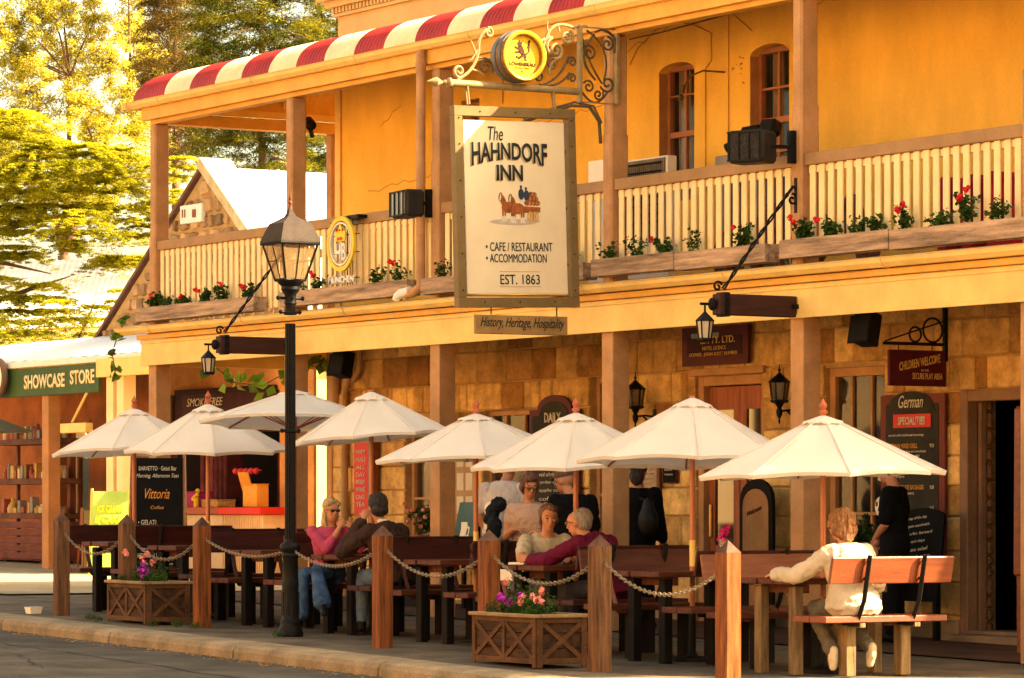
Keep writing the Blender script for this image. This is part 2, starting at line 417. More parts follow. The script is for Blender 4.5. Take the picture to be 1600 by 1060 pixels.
# upper wall: ochre render with segmental-headed windows
UW = [(-7.96, -7.30, 4.55, 6.02), (-6.30, -5.62, 3.6, 6.04), (-12.02, -11.62, 4.9, 6.02)]
mb = MB(); wall_grid(mb, XL, XE, 3.5, 7.0, YW, UW, 0.2)
# arched heads above the openings (fill between arch and square)
wallU = mb.obj('upper_wall', yellowW, inn)
def arch_fill(x0, x1, z0, rise, y, mat, part, depth=0.2):
    n = 12; mb = MB(); w2 = (x1 - x0) / 2; cx = (x0 + x1) / 2
    pts = [(x0, z0 + rise)] + [(x1, z0 + rise)]
    arc = [(cx + w2 * math.cos(math.pi * i / n), z0 + rise * math.sin(math.pi * i / n) - 0.002) for i in range(n + 1)]
    for i in range(n):
        (xa, za), (xb, zb) = arc[i], arc[i + 1]
        mb.add([(xa, y - .003, za), (xb, y - .003, zb), (xb, y - .003, z0 + rise + .01), (xa, y - .003, z0 + rise + .01)], [(0, 1, 2, 3)])
        mb.add([(xa, y - .003, za), (xb, y - .003, zb), (xb, y + depth, zb), (xa, y + depth, za)], [(0, 1, 2, 3)])
    sub(mb, 'arch_head', mat, part)
arch_fill(-7.96, -7.30, 5.92, 0.10, YW, yellowW, wallU)
arch_fill(-6.30, -5.62, 5.93, 0.11, YW, yellowW, wallU)
# painted reveals (brown) just proud of the masonry reveals
for a, b, c, d in UW[:2]:
    mb = MB(); mb.bx(a + 0.002, a + 0.006, YW + 0.004, YW + 0.19, c, d - 0.09); sub(mb, 'painted_reveal', brownP, wallU)
# fine cracks, conduits and hood mould lines
mb = MB()
mb.tube([(-8.50, YW - .012, 6.08), (-8.35, YW - .012, 6.24), (-8.0, YW - .012, 6.40), (-7.65, YW - .012, 6.45), (-7.3, YW - .012, 6.38), (-6.98, YW - .012, 6.26), (-6.97, YW - .012, 5.97), (-7.08, YW - .012, 5.9), (-7.08, YW - .012, 4.6)], 0.006, 5)
mb.tube([(-6.66, YW - .012, 6.6), (-6.67, YW - .012, 4.6)], 0.005, 5)
mb.tube([(-6.6, YW - .01, 6.42), (-6.25, YW - .01, 6.2)], 0.006, 5)
mb.tube([(-11.1, YW - .01, 6.75), (-11.1, YW - .01, 5.9)], 0.007, 5)
sub(mb, 'wall_conduit', M('painted conduit', (.52, .24, .05), .7, .1, 4, .1), wallU)
mb = MB()
def crack(p, q, n=14, r_=0.004, j=0.03):
    pts = []
    for i in range(n + 1):
        t = i / n; pts.append((p[0] + (q[0] - p[0]) * t, YW - .001, p[1] + (q[1] - p[1]) * t + rng.uniform(-j, j)))
    mb.tube(pts, r_, 4)
crack((-8.6, 5.72), (-10.4, 5.62)); crack((-5.2, 6.35), (-2.6, 6.48), 24); crack((-12.2, 5.25), (-14.2, 5.12)); crack((-8.8, 6.2), (-7.0, 6.55), 16); crack((-13.9, 5.9), (-13.4, 6.1), 5)
sub(mb, 'hairline_crack', M('crack stain', (0.40, 0.17, 0.03), 0.9, 0.1, 5, 0), wallU)
mb = MB()
for q in range(9):
    mb.poly([(rng.uniform(-.03, .03), rng.uniform(-.02, .02)) for _ in range(5)], (-6.55 + rng.uniform(-.06, .14), YW - .002, 5.85 + rng.uniform(-.18, .2)), FX, FZ, 0.002)
sub(mb, 'flaked_render', M('flaked render', (0.30, 0.15, 0.05), 0.9, 0.1, 5, 0), wallU)

# parapet with cornice and dentils
stucco = M('pale stucco', (0.66, 0.42, 0.17), 0.8, 0.06, 2, 0.15)
mb = MB()
mb.bx(XL - 0.0, XE, YW + 0.003, YW + 0.45, 6.72, 8.15)
parapet = mb.obj('parapet', stucco, inn)
mb = MB()
for z0, z1, dd in ((7.31, 7.35, .05), (7.35, 7.42, .03), (7.42, 7.50, .12), (7.50, 7.60, .20), (7.60, 7.66, .27)):
    mb.bx(XL - dd, XE, YW - dd, YW + 0.45, z0, z1 - .001)
sub(mb, 'cornice', stucco, parapet)
mb = MB()
x = XL - 0.02
while x < XE:
    mb.bx(x, x + 0.045, YW - 0.075, YW - 0.028, 7.353, 7.418); x += 0.085
sub(mb, 'dentil_row', stucco, parapet)
# side wall, back and flat roof of the inn so it casts its true shade
mb = MB()
mb.bx(XL + 0.01, XL + 0.30, YW + 0.01, 13.6, -0.2, 6.89)
mb.bx(XE - 0.3, XE - 0.01, YW + 0.01, 13.6, -0.2, 6.89)
mb.bx(XL + 0.01, XE - .01, 13.6, 13.9, -0.2, 8.0)
mb.obj('side_and_back_wall', yellowW, inn)
mb = MB(); mb.bx(XL + .02, XE - .02, YW + .46, 13.58, 6.95, 7.1); mb.obj('roof', M('grey roof iron', (0.35, 0.33, 0.30), 0.5, 0.1, 2, 0.1), inn)
# dark room boxes behind the openings
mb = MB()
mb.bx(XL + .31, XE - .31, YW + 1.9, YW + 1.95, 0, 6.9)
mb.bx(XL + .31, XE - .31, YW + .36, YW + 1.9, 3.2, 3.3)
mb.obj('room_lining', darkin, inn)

# lower wall: sandstone ashlar, stone by stone
LW = [(-13.30, -12.35, 0.55, 2.30), (-11.54, -10.46, 0.55, 2.42), (-9.30, -8.72, 0.0, 2.74), (-7.26, -6.05, 0.0, 2.68), (-5.02, -4.04, 0.62, 2.70), (-2.86, -1.60, 0.05, 2.42)]
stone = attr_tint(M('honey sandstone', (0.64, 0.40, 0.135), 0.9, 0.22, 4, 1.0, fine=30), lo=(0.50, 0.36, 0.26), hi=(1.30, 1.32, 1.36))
mortar = M('lime mortar', (0.46, 0.28, 0.11), 0.95, 0.12, 8, 0.4)
mb = MB(); wall_grid(mb, XL, XE, -0.1, 3.48, YW + 0.012, LW, 0.40)
wallL = mb.obj('lower_wall', mortar, inn)
mb = MB()
rr = random.Random(5)
rows = [-0.05, 0.28, 0.60, 0.90, 1.22, 1.52, 1.80, 2.10, 2.42, 2.74, 3.10, 3.46]
def cut(a, b, holes_):
    segs = [(a, b)]
    for h in holes_:
        ns = []
        for s0, s1 in segs:
            if h[1] <= s0 or h[0] >= s1: ns.append((s0, s1)); continue
            if h[0] > s0: ns.append((s0, h[0]))
            if h[1] < s1: ns.append((h[1], s1))
        segs = ns
    return segs
for i in range(len(rows) - 1):
    z0, z1 = rows[i], rows[i + 1]
    hs = [h for h in LW if h[2] < z1 - 0.02 and h[3] > z0 + 0.02]
    head = (z0 == 2.42)
    for s0, s1 in cut(XL, XE, hs):
        x = s0
        while x < s1 - 0.05:
            wd = rr.uniform(0.10, 0.24) if (head and rr.random() < 0.75) else rr.uniform(0.30, 0.72)
            x2 = min(s1, x + wd)
            if s1 - x2 < 0.12: x2 = s1
            g = 0.005
            light = 0.66 if z1 < 2.2 else 0.36  # lower courses set paler: lighter stone plus bounced sunlight put into the tone
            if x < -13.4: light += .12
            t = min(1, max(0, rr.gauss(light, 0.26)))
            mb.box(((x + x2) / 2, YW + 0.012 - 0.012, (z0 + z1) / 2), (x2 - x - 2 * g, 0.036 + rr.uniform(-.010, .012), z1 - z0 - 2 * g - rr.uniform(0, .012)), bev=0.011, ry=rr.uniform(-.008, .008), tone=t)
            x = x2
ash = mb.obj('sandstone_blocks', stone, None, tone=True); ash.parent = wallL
# quoin pier at the left corner
mb = MB(); z = 0.0
for q in range(9):
    wd = 0.42 if q % 2 else 0.34
    mb.box((XL + wd / 2 - .02, YW - 0.03, z + 0.15), (wd, 0.06, 0.29), bev=0.012, tone=0.62 + 0.2 * rr.random()); z += 0.30
q_ = mb.obj('corner_quoins', stone, None, tone=True); q_.parent = wallL

# --- verandah: posts, beams, floors
posts = [-15.80, -12.34, -9.10, -5.78, -2.64, 0.62, 2.9]
for x in posts:
    mb = MB(); mb.bx(x - 0.10, x + 0.10, YP - 0.10, YP + 0.10, GZ(x), 3.05, 0.008)
    mb.bx(x - 0.07, x + 0.07, YP - 0.10, YP + 0.10, 3.5, 5.97, 0.02)
    mb.bx(x - 0.078, x + 0.078, YP - 0.108, YP + 0.108, 3.5, 5.0 if x > -10 else 4.6, 0.02)
    mb.obj('verandah_post', brownP, inn)
for y in (6.35, 8.8):
    mb = MB(); mb.bx(-15.87, -15.73, y, y + .14, 0, 5.97, 0.01); mb.obj('verandah_post', brownP, inn)
mb = MB()
mb.bx(-16.05, XV, 3.87, 3.93, 3.04, 3.35, 0.004)      # fascia beam
mb.bx(-16.05, XV, 3.852, 3.868, 3.035, 3.075, 0.004)  # bead at its foot
mb.bx(-16.05, XV, 3.856, 3.868, 3.30, 3.345, 0.003)
mb.bx(-16.05, -15.99, 3.931, 9.0, 3.04, 3.35)
mb.obj('lower_beam', cream, inn)
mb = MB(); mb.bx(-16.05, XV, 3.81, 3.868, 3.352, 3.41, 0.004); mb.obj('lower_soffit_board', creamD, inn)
mb = MB()
def gutter(mb, x0, x1, yb, z1, hgt=.085, dep=.11, seg=2.4):
    prof = [(0, 0), (0, -hgt), (-dep * .55, -hgt), (-dep * .9, -hgt * .55), (-dep, -hgt * .15), (-dep - .012, 0), (-dep + .004, .004), (-dep * .86, -hgt * .3), (-dep * .5, -hgt * .8), (-.01, -hgt * .8), (-.01, 0)]
    mb.loft([[(x, yb + p[0], z1 + p[1]) for p in prof] for x in (x0, x1)])
    x = x0 + 0.9
    while x < x1:                                     # joints
        mb.loft([[(xx, yb + p[0] * 1.05 - .003, z1 + p[1] * 1.05 - .002) for p in prof[:7]] for xx in (x, x + .018)]); x += seg
gutter(mb, -16.45, XV, 3.81, 3.505)
mb.obj('lower_gutter', cream, inn)
mb = MB(); mb.add([(-16.45, 3.70, 3.507), (XV, 3.70, 3.507), (XV, 3.98, 3.545), (-16.45, 3.98, 3.545)], [(0, 1, 2, 3)])
mb.add([(-16.45, 3.70, 3.507), (XV, 3.70, 3.507), (XV, 3.70, 3.490), (-16.45, 3.70, 3.490)], [(0, 1, 2, 3)])
mb.obj('flashing', M('zinc flashing', (0.42, 0.40, 0.37), 0.45, 0.15, 4, 0.1, metal=0.3), inn)
mb = MB()
mb.bx(-16.0, XV, 3.94, YW - .001, 3.38, 3.48)
mb.bx(-16.0, XL - 0.01, YW, 9.0, 3.38, 3.48)
mb.obj('balcony_floor', M('underboards', (0.42, 0.22, 0.08), 0.7, 0.12, 3, 0.2), inn)
mb = MB()
for x in np.arange(-15.4, XV, 0.6): mb.bx(x, x + .05, 3.94, YW - .02, 3.22, 3.379)
mb.obj('floor_joists', cream, inn)
# upper beam and gutter
mb = MB()
mb.bx(-15.92, XV, 3.93, 4.06, 5.97, 6.10, 0.004)
mb.bx(-16.02, XV, 3.86, 3.929, 6.02, 6.17, 0.004)
mb.bx(-15.90, -15.72, 4.061, 9.0, 5.97, 6.10, 0.004)
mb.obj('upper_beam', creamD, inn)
mb = MB(); gutter(mb, -16.30, XV, 3.86, 6.255)
# gutter along the left return
prof = [(0, 0), (0, -.085), (-.06, -.085), (-.1, -.05), (-.11, -.01), (-.12, 0), (-.105, .004), (-.09, -.02), (-.05, -.07), (-.01, -.07), (-.01, 0)]
mb.loft([[(-16.19 + p[0], y, 6.255 + p[1]) for p in prof] for y in (3.72, 9.0)])
mb.obj('upper_gutter', cream, inn)
# bullnose roof: corrugated iron, hipped at the left end, in red and cream stripes
def hprof(d):
    d = max(0.0, d); b = 0.42
    if d < b: return 6.24 + 0.36 * math.sqrt(max(0, 1 - (1 - d / b) ** 2))
    return 6.60 + (d - b) * 0.13
X0r, Y0r = -16.20, 3.83
dys = [0, .006, .015, .03, .05, .075, .105, .14, .18, .23, .29, .36, .44, .52, .6, .8, 1.1, 1.5, 1.9, 2.165]
def roofmesh(off, name, mat, attr=True):
    mb = MB()
    pitch = 0.076; xsr = np.arange(X0r, XV, pitch / 6)
    vs = []
    for x in xsr:
        dx = x - X0r
        for d in dys:
            z = min(hprof(d), hprof(dx * 1.35)) + 0.008 * math.sin(2 * math.pi * x / pitch) - off
            vs.append((x, Y0r + d, z))
    n = len(dys)
    for i in range(len(xsr) - 1):
        t = 1.0 if (math.floor((xsr[i] + 12.05) / 0.66) % 2 == 0 or xsr[i] < -15.36) else 0.0
        o = len(mb.v)
        for j in range(n - 1):
            mb.f.append((i * n + j, (i + 1) * n + j, (i + 1) * n + j + 1, i * n + j + 1)); mb.mi.append(int(t)); mb.tone.append(t)
    mb.v = vs
    return mb.obj(name, mat, inn, smooth='all')
rcream = M('cream roof paint', (0.80, 0.62, 0.34), 0.5, 0.08, 3, 0.05)
rred = M('faded red roof paint', (0.34, 0.018, 0.010), 0.45, 0.12, 3, 0.05)
roofmesh(0, 'verandah_roof', [rcream, rred])
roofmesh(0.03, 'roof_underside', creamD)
# the return roof on the left side (underside seen through the end bay)
mb = MB(); vs = []; ysr = np.arange(5.99, 9.0, 0.076 / 6); dxs = [0, .006, .02, .045, .08, .12, .17, .23, .30, .38, .47, .6, .8, 1.0, 1.24]
for y in ysr:
    for d in dxs: vs.append((X0r + d, y, hprof(d * 1.35) + .008 * math.sin(2 * math.pi * y / .076)))
n = len(dxs)
for i in range(len(ysr) - 1):
    for j in range(n - 1): mb.f.append((i * n + j, (i + 1) * n + j, (i + 1) * n + j + 1, i * n + j + 1)); mb.mi.append(0); mb.tone.append(0)
mb.v = vs; mb.obj('return_roof', rred, inn, smooth='all')
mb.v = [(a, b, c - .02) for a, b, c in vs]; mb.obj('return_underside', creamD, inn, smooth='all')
mb = MB(); mb.bx(XL, XE, YW - .05, YW - .003, 6.76, 6.90); mb.obj('roof_flashing', rred, inn)
# end rafter (curved) at the wall corner
mb = MB()
pts = [(XL - 0.02 - 1.22 + d, YW - .08, hprof(d * 1.35) - 0.06) for d in (0.02, .05, .1, .18, .3, .45, .7, 1.2)]
mb.tube(pts, 0.03, 6); mb.obj('curved_rafter', cream, inn)
mb = MB(); mb.bx(XL - .03, XL + .10, YW - .03, YW - .002, 3.5, 6.66, .004); mb.obj('corner_board', cream, inn)

# balcony railing bays: handrail, bottom rail, pales
ends = [(-15.72, -12.43), (-12.25, -9.19), (-9.01, -5.87), (-5.69, -2.73), (-2.55, 0.52), (0.72, 2.8)]
for a, b in ends:
    mb = MB(); mb.bx(a, b, YP - 0.075, YP + .015, 4.43, 4.54, 0.006); hr = mb.obj('handrail', tan, inn)
    mb = MB(); x = a + 0.04; k = 0
    while x < b - 0.06:
        mb.bx(x, x + 0.082, YP - 0.05, YP - 0.03 , 3.60, 4.429 + (0.0 if k % 5 else -.0), 0.004); x += 0.138; k += 1
    mb.bx(a, b, YP - 0.029, YP + 0.02, 3.62, 3.68, 0.004); mb.bx(a, b, YP - 0.029, YP + 0.015, 4.36, 4.425, 0.004)
    mb.obj('balusters', creamL, inn)
mb = MB(); mb.bx(-15.86, -15.78, YP + .11, 8.8, 4.43, 4.54, .004)
y = 4.2
while y < 8.8: mb.bx(-15.83, -15.81, y, y + .072, 3.6, 4.429, .003); y += .138
mb.obj('side_railing', creamL, inn)

# --- upper windows
def window(name, x0, x1, z0, z1, y, bars_x=(), bars_z=(), frame=None, fw=0.06, pane=None, curtain=None, arch=0.0, back=None):
    mb = MB()
    mb.bx(x0, x0 + fw, y, y + .07, z0, z1, .004); mb.bx(x1 - fw, x1, y, y + .07, z0, z1, .004)
    mb.bx(x0 + fw, x1 - fw, y, y + .07, z1 - fw, z1, .004); mb.bx(x0 + fw, x1 - fw, y - .01, y + .07, z0, z0 + fw * 1.2, .004)
    for bx_ in bars_x: mb.bx(bx_ - .014, bx_ + .014, y + .018, y + .052, z0 + fw, z1 - fw)
    for bz, hb in bars_z: mb.bx(x0 + fw, x1 - fw, y + .008, y + .06, bz - hb, bz + hb)
    wo_ = mb.obj(name, frame or M('sash paint', (.34, .13, .06), .5, .1, 3, .1), inn)
    mb = MB(); mb.add([(x0 + fw, y + .045, z0 + fw), (x1 - fw, y + .045, z0 + fw), (x1 - fw, y + .045, z1 - fw), (x0 + fw, y + .045, z1 - fw)], [(0, 1, 2, 3)])
    sub(mb, 'pane', pane or glass('window glass', alpha=0.35), wo_)
    if curtain:
        mb = MB(); n = 26
        for (c0, c1) in curtain:
            vs = []
            for i in range(n + 1):
                xx = c0 + (c1 - c0) * i / n; yy = y + .12 + 0.018 * math.sin(i * 1.9)
                vs += [(xx, yy, z0 + fw), (xx, yy, z1 - fw * .5)]
            mb.add(vs, [(2 * i, 2 * i + 2, 2 * i + 3, 2 * i + 1) for i in range(n)])
        sub(mb, 'curtain', M('net curtain', (0.66, 0.52, 0.36), 0.9, 0.1, 5, 0), wo_)
    mb = MB(); mb.bx(x0 - .02, x1 + .02, y + .30, y + .31, z0, z1); sub(mb, 'dark_room_sheet', darkin, wo_)  # near-black sheet stands for the unlit room behind the glass
    return wo_
yr = YW + 0.10
window('window', -7.96, -7.30, 4.55, 6.0, yr, [-7.63], [(5.27, .03), (5.68, .008)], curtain=[(-7.9, -7.66), (-7.60, -7.36)])
window('balcony_door', -6.30, -5.62, 3.6, 6.02, yr, [-5.96], [(5.27, .03), (4.95, .012), (5.6, .012)], curtain=[(-6.2, -6.0), (-5.8, -5.68)])
window('window', -12.02, -11.62, 4.9, 6.0, yr, [-11.82], [(5.5, .02)], curtain=[(-11.98, -11.7)])

# --- ground-floor openings
refl = M('lit curtain behind glass', (0.70, 0.42, 0.10), 0.5, 0.15, 1.5, 0)
window('shop_window', -13.30, -12.35, 0.55, 2.30, YW + .08, [-12.83], [(1.42, .014)], frame=brownP, curtain=[(-13.25, -12.4)])
window('shop_window', -11.54, -10.46, 0.55, 2.42, YW + .08, [-11.2, -10.8], [(2.1, .02), (1.4, .014)], frame=brownP)
window('side_door', -9.30, -8.72, 0.02, 2.74, YW + .08, [], [(2.1, .03), (1.45, .02), (0.9, .05)], frame=brownP, fw=.07)
window('casement_window', -5.02, -4.04, 0.62, 2.70, YW + .06, [-4.68, -4.36], [(1.75, .02), (1.25, .015)], frame=brownP, fw=.09)
# main double doors
mb = MB(); x0, x1 = -7.26, -6.05
mb.bx(x0, x0 + .10, YW + .02, YW + .12, 0, 2.68, .006); mb.bx(x1 - .08, x1, YW + .02, YW + .12, 0, 2.68, .006); mb.bx(x0 + .1, x1 - .08, YW + .02, YW + .12, 2.58, 2.68, .006)
mb.bx(x0 - .06, x1 + .06, YW - .06, YW + .019, 2.685, 2.76, .006)
mb.obj('door_frame', brownP, inn)
for a, b in ((x0 + .1, -6.61), (-6.60, x1 - .08)):
    mb = MB(); y = YW + .09
    mb.bx(a, a + .11, y, y + .045, .03, 2.57, .004); mb.bx(b - .11, b, y, y + .045, .03, 2.57, .004)
    for z0, z1 in ((.03, .22), (.75, .92), (2.33, 2.57)): mb.bx(a + .11, b - .11, y, y + .045, z0, z1, .004)
    mb.bx(a + .11, b - .11, y + .015, y + .03, .22, .75)
    d = mb.obj('door_leaf', M('red cedar door', (0.33, 0.09, 0.03), 0.4, 0.2, 3, 0.2, grain=(5, 5, .6)), inn)
    mb = MB(); mb.add([(a + .11, y + .02, .92), (b - .11, y + .02, .92), (b - .11, y + .02, 2.33), (a + .11, y + .02, 2.33)], [(0, 1, 2, 3)]); sub(mb, 'pane', glass('door glass', (0.02, .015, .01)), d)
    mb = MB(); mb.bx(a + .03, a + .07, y - .03, y - .001, 1.0, 1.35, .01); sub(mb, 'handle', M('brass', (0.6, 0.38, 0.12), 0.3, 0.1, 8, 0, metal=.8), d)
# wide dark doorway at the right with rough stone reveals
mb = MB(); x0, x1 = -2.86, -1.60
mb.bx(x0, x0 + .12, YW - .03, YW + .10, .05, 2.42, .01); mb.bx(x1 - .12, x1, YW - .03, YW + .10, .05, 2.42, .01); mb.bx(x0 + .12, x1 - .12, YW - .03, YW + .10, 2.31, 2.42, .01)
mb.bx(x0 + .12, x0 + .17, YW + .101, YW + .16, .05, 2.31)
mb.obj('doorway_frame', M('grey brown door frame', (0.24, 0.13, 0.07), .6, .12, 3, .2), inn)
mb = MB(); z = .06
while z < 2.3:
    h_ = rr.uniform(.1, .22); mb.box((x0 + .16, YW + .21, z + h_ / 2), (.06, .07, h_ - .02), bev=.02, tone=0); z += h_
q_ = mb.obj('rough_stone_jamb', M('dark jamb stone', (.16, .08, .04), .9, .2, 6, .5), inn)
mb = MB(); mb.bx(x0 - .1, x1 + .1, YW - .22, YW + .3, -.02, .11, .01); mb.bx(x0 + .1, x1 - .1, YW - .08, YW + .3, .11, .15, .01); mb.obj('door_step', M('worn stone step', (0.26, .17, .10), .85, .15, 3, .4), inn)
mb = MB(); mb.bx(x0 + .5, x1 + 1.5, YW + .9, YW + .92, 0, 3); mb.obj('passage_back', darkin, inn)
# plinth course
mb = MB()
for s0, s1 in cut(XL, XE, [h for h in LW if h[2] < .2]): mb.bx(s0, s1, YW - .045, YW - .02, -.05, .24 + 0, .008)
mb.obj('plinth', M('plinth stone', (0.30, .20, .11), .9, .15, 3, .5), inn)
# downpipe with elbow at the gutter line, and pipes at the left corner
mb = MB(); mb.tube([(-9.22, 3.80, 6.17), (-9.22, 3.80, 6.05), (-9.22, 3.80, 3.74), (-9.22, 3.80, 3.66), (-9.30, 3.76, 3.60), (-9.42, 3.74, 3.585)], .05, 12)
mb.tube([(-9.22, 3.80, 6.04), (-9.22, 3.80, 5.93)], .058, 12); mb.obj('downpipe', brownP, inn, smooth=True)
mb = MB(); mb.tube([(-9.34, 3.74, 3.62), (-9.42, 3.73, 3.60), (-9.5, 3.73, 3.60), (-9.58, 3.73, 3.57), (-9.6, 3.73, 3.53)], .052, 12); mb.obj('downpipe_elbow', whitep, inn, smooth=True)
mb = MB(); mb.tube([(-14.5, YW - .09, 3.3), (-14.5, YW - .09, 2.9), (-14.62, YW - .09, 2.7), (-14.62, YW - .09, 0.1)], .045, 10)
mb.tube([(-14.25, YW - .08, 3.35), (-14.25, YW - .08, 3.0), (-14.4, YW - .08, 2.85)], .035, 10)
mb.tube([(-14.86, YW - .08, 3.3), (-14.86, YW - .08, 2.2)], .06, 10)
mb.obj('wall_pipe', M('painted pipe', (0.42, .25, .12), .5, .1, 4, .1), inn, smooth=True)

# tar-filled cracks and a mended strip in the road
mb = MB()
def tar(pts, w_):
    for i in range(len(pts) - 1):
        n_ = 9; p, q = Vector((*pts[i], 0)), Vector((*pts[i + 1], 0))
        prev = None
        for k in range(n_ + 1):
            c = p.lerp(q, k / n_) + Vector((rng.normal(0, .012), rng.normal(0, .03), 0)); z = gz(c.x) - .121; ww = w_ * rng.uniform(.5, 1.3)
            cur = [(c.x, c.y - ww, z), (c.x, c.y + ww, z)]
            if prev: mb.add([prev[0], cur[0], cur[1], prev[1]], [(0, 1, 2, 3)])
            prev = cur
tar([(-12, -1.2), (-8.5, -1.5), (-5, -1.75), (-2, -2.1), (1, -2.3)], .012); tar([(-9, -1.45), (-7.6, -2.1), (-6.3, -2.2), (-4.2, -2.9)], .010); tar([(-6.4, -2.2), (-5.6, -3.0), (-4.0, -3.4)], .008)
o = mb.obj('road_crack', M('tar filled crack', (.025, .02, .016), .8, .2, 6, .2)); o['kind'] = 'structure'
# ============================================================ SHOP BESIDE THE INN
V2 = Vector((-0.8484, 0.5294, 0)); R2 = Vector((0.5294, 0.8484, 0))
def far(px, py, D):
    """a point D metres out, read off the photograph once to find where far things stand"""
    return Vector((CAM[0], CAM[1], CAM[2])) + V2 * D + R2 * ((px - 800) / 5800 * D) + Vector((0, 0, (795 - py) / 5800 * D))
rubble = attr_tint(M('rubble sandstone', (0.40, 0.25, 0.12), 0.95, 0.2, 4, 0.8, fine=30), lo=(0.45, 0.42, 0.40), hi=(1.35, 1.3, 1.2))
shopR = M('ochre red limewash', (0.30, 0.10, 0.035), 0.9, 0.2, 1.6, 0.4, fine=35)
shopO = M('orange limewash', (0.58, 0.25, 0.08), 0.9, 0.15, 1.6, 0.4, fine=35)
whiteiron = M('white roof iron', (0.78, 0.74, 0.68), 0.45, 0.04, 1.5, 0.1)
shop = thing('gabled_stone_shop', 'rubble stone gabled shop with white iron roof beside the inn', 'shop', (-24, 9, 0))
YS = 9.0
mb = MB()
for a, b, c, d in ((-34, -29.5, 0, 3.3), (-29.5, -28.2, 2.6, 3.3), (-28.2, -25.9, 0, 3.6), (-25.9, -21.95, 2.42, 3.6), (-21.95, -20.91, 0, 3.6)):
    mb.bx(a, b, YS, YS + .35, c, d)
wallS = mb.obj('lower_wall', shopR, shop)
mb = MB(); mb.bx(-25.9, -20.95, YS - .02, YS - .002, 3.0, 3.6); mb.bx(-21.95, -20.95, YS - .02, YS - .002, 0, 2.999); sub(mb, 'orange_limewash', shopO, wallS)
# gable of rubble stone
AP, GL, GR_, ZE = (-24.3, 6.32), -28.4, -20.9, 3.6
mb = MB(); mb.add([(GL, YS, ZE), (GR_, YS, ZE), (AP[0], YS, AP[1]), (GL, YS + .3, ZE), (GR_, YS + .3, ZE), (AP[0], YS + .3, AP[1])], [(0, 1, 2), (3, 5, 4), (0, 2, 5, 3), (1, 4, 5, 2), (0, 3, 4, 1)])
gab = mb.obj('gable_wall', mortar, shop)
rg = random.Random(3); mb = MB(); z = ZE - .1
while z < AP[1] - .1:
    h_ = rg.uniform(.14, .26); x = GL + rg.uniform(0, .2)
    while x < GR_:
        w_ = rg.uniform(.14, .42); cx, cz = x + w_ / 2, z + h_ / 2
        frac = (AP[1] - cz - h_ * .30) / (AP[1] - ZE)
        if frac > 0 and (AP[0] - (AP[0] - GL) * frac < x + .03) and (x + w_ < AP[0] + (GR_ - AP[0]) * frac + .03):
            n = 9; pts = []
            for k in range(n):
                a = 2 * math.pi * k / n; ca, sa = math.cos(a), math.sin(a); m_ = max(abs(ca), abs(sa)) ** .95
                pts.append((ca / m_ * w_ / 2 * rg.uniform(.82, .98), sa / m_ * h_ / 2 * rg.uniform(.8, .98)))
            o_ = Vector((cx, YS - .02, cz)); A = [o_ + Vector((p[0], .02, p[1])) for p in pts]; B = [o_ + Vector((p[0] * .85, -.018 - rg.uniform(0, .02), p[1] * .85)) for p in pts]
            mb.add(A + B, [tuple(range(n, 2 * n))] + [(i, (i + 1) % n, n + (i + 1) % n, n + i) for i in range(n)], tone=rg.uniform(.1, 1))
        x += w_ + .02
    z += h_ + .015
q_ = mb.obj('rubble_stones', rubble, None, tone=True); q_.parent = gab
# copings, roofs, chimney plate
mb = MB()
cop = M('pale coping stone', (0.62, 0.48, 0.26), 0.9, 0.15, 4, .4)
def slopebox(mb, p, q, y0, y1, t):
    d = Vector((q[0] - p[0], 0, q[1] - p[1])).normalized(); nrm = Vector((-d.z, 0, d.x)); 
    if nrm.z < 0: nrm = -nrm
    P_ = [Vector((p[0], 0, p[1])), Vector((q[0], 0, q[1]))]; vs = []
    for y in (y0, y1):
        for a in P_:
            for k in (0, t): vs.append(a + nrm * k + Vector((0, y, 0)))
    mb.add(vs, [(0, 1, 3, 2), (4, 6, 7, 5), (0, 4, 5, 1), (2, 3, 7, 6), (1, 5, 7, 3), (0, 2, 6, 4)])
slopebox(mb, (GL - .15, ZE - .08), (AP[0], AP[1] + .02), YS - .08, YS - .021, .05); slopebox(mb, (GL - .15, ZE - .08), (AP[0], AP[1] + .02), YS - .02, YS + .34, .10)
mb.obj('dark_verge', M('dark verge tiles', (0.16, .08, .05), .8, .2, 4, .3), shop)
mb = MB(); slopebox(mb, (AP[0] - .1, AP[1] + .05), (GR_ + .2, ZE - .05), YS - .10, YS + .42, .16); mb.obj('coping', cop, shop)
mb = MB(); slopebox(mb, (AP[0], AP[1]), (GR_ + .3, ZE - .1), YS + .43, YS + 14, .05); slopebox(mb, (GL - .3, ZE - .1), (AP[0], AP[1]), YS + .35, YS + 14, .05)
for k in range(7):
    slopebox(mb, (AP[0], AP[1] + .052), (GR_ + .3, ZE - .048), YS + 1.8 * k + 1.2, YS + 1.8 * k + 1.24, .012)
mb.obj('roof', whiteiron, shop)
mb = MB(); mb.bx(-24.95, -24.25, YS - .09, YS - .02, 5.55, 5.82, .005); pl_ = mb.obj('wall_plate', whitep, shop)
mb = MB(); mb.bx(-24.53, -24.43, YS - .105, YS - .091, 5.62, 5.74); mb.bx(-24.88, -24.85, YS - .10, YS - .091, 5.64, 5.76); mb.bx(-24.8, -24.77, YS - .10, YS - .091, 5.64, 5.76); sub(mb, 'plate_markings', redP, pl_)
mb = MB()
mb.bx(-21.2, -20.9, YS + .001, 20, 0, 3.55); mb.bx(-34, -33.7, YS, 20, 0, 3.2); mb.obj('side_wall', M('sunlit cream wall', (.72, .55, .22), .9, .1, 2, .3), shop)
mb = MB(); mb.bx(-33.6, -20.75, YS + 2.6, YS + 2.65, 0, 3.5); mb.obj('room_lining', darkin, shop)
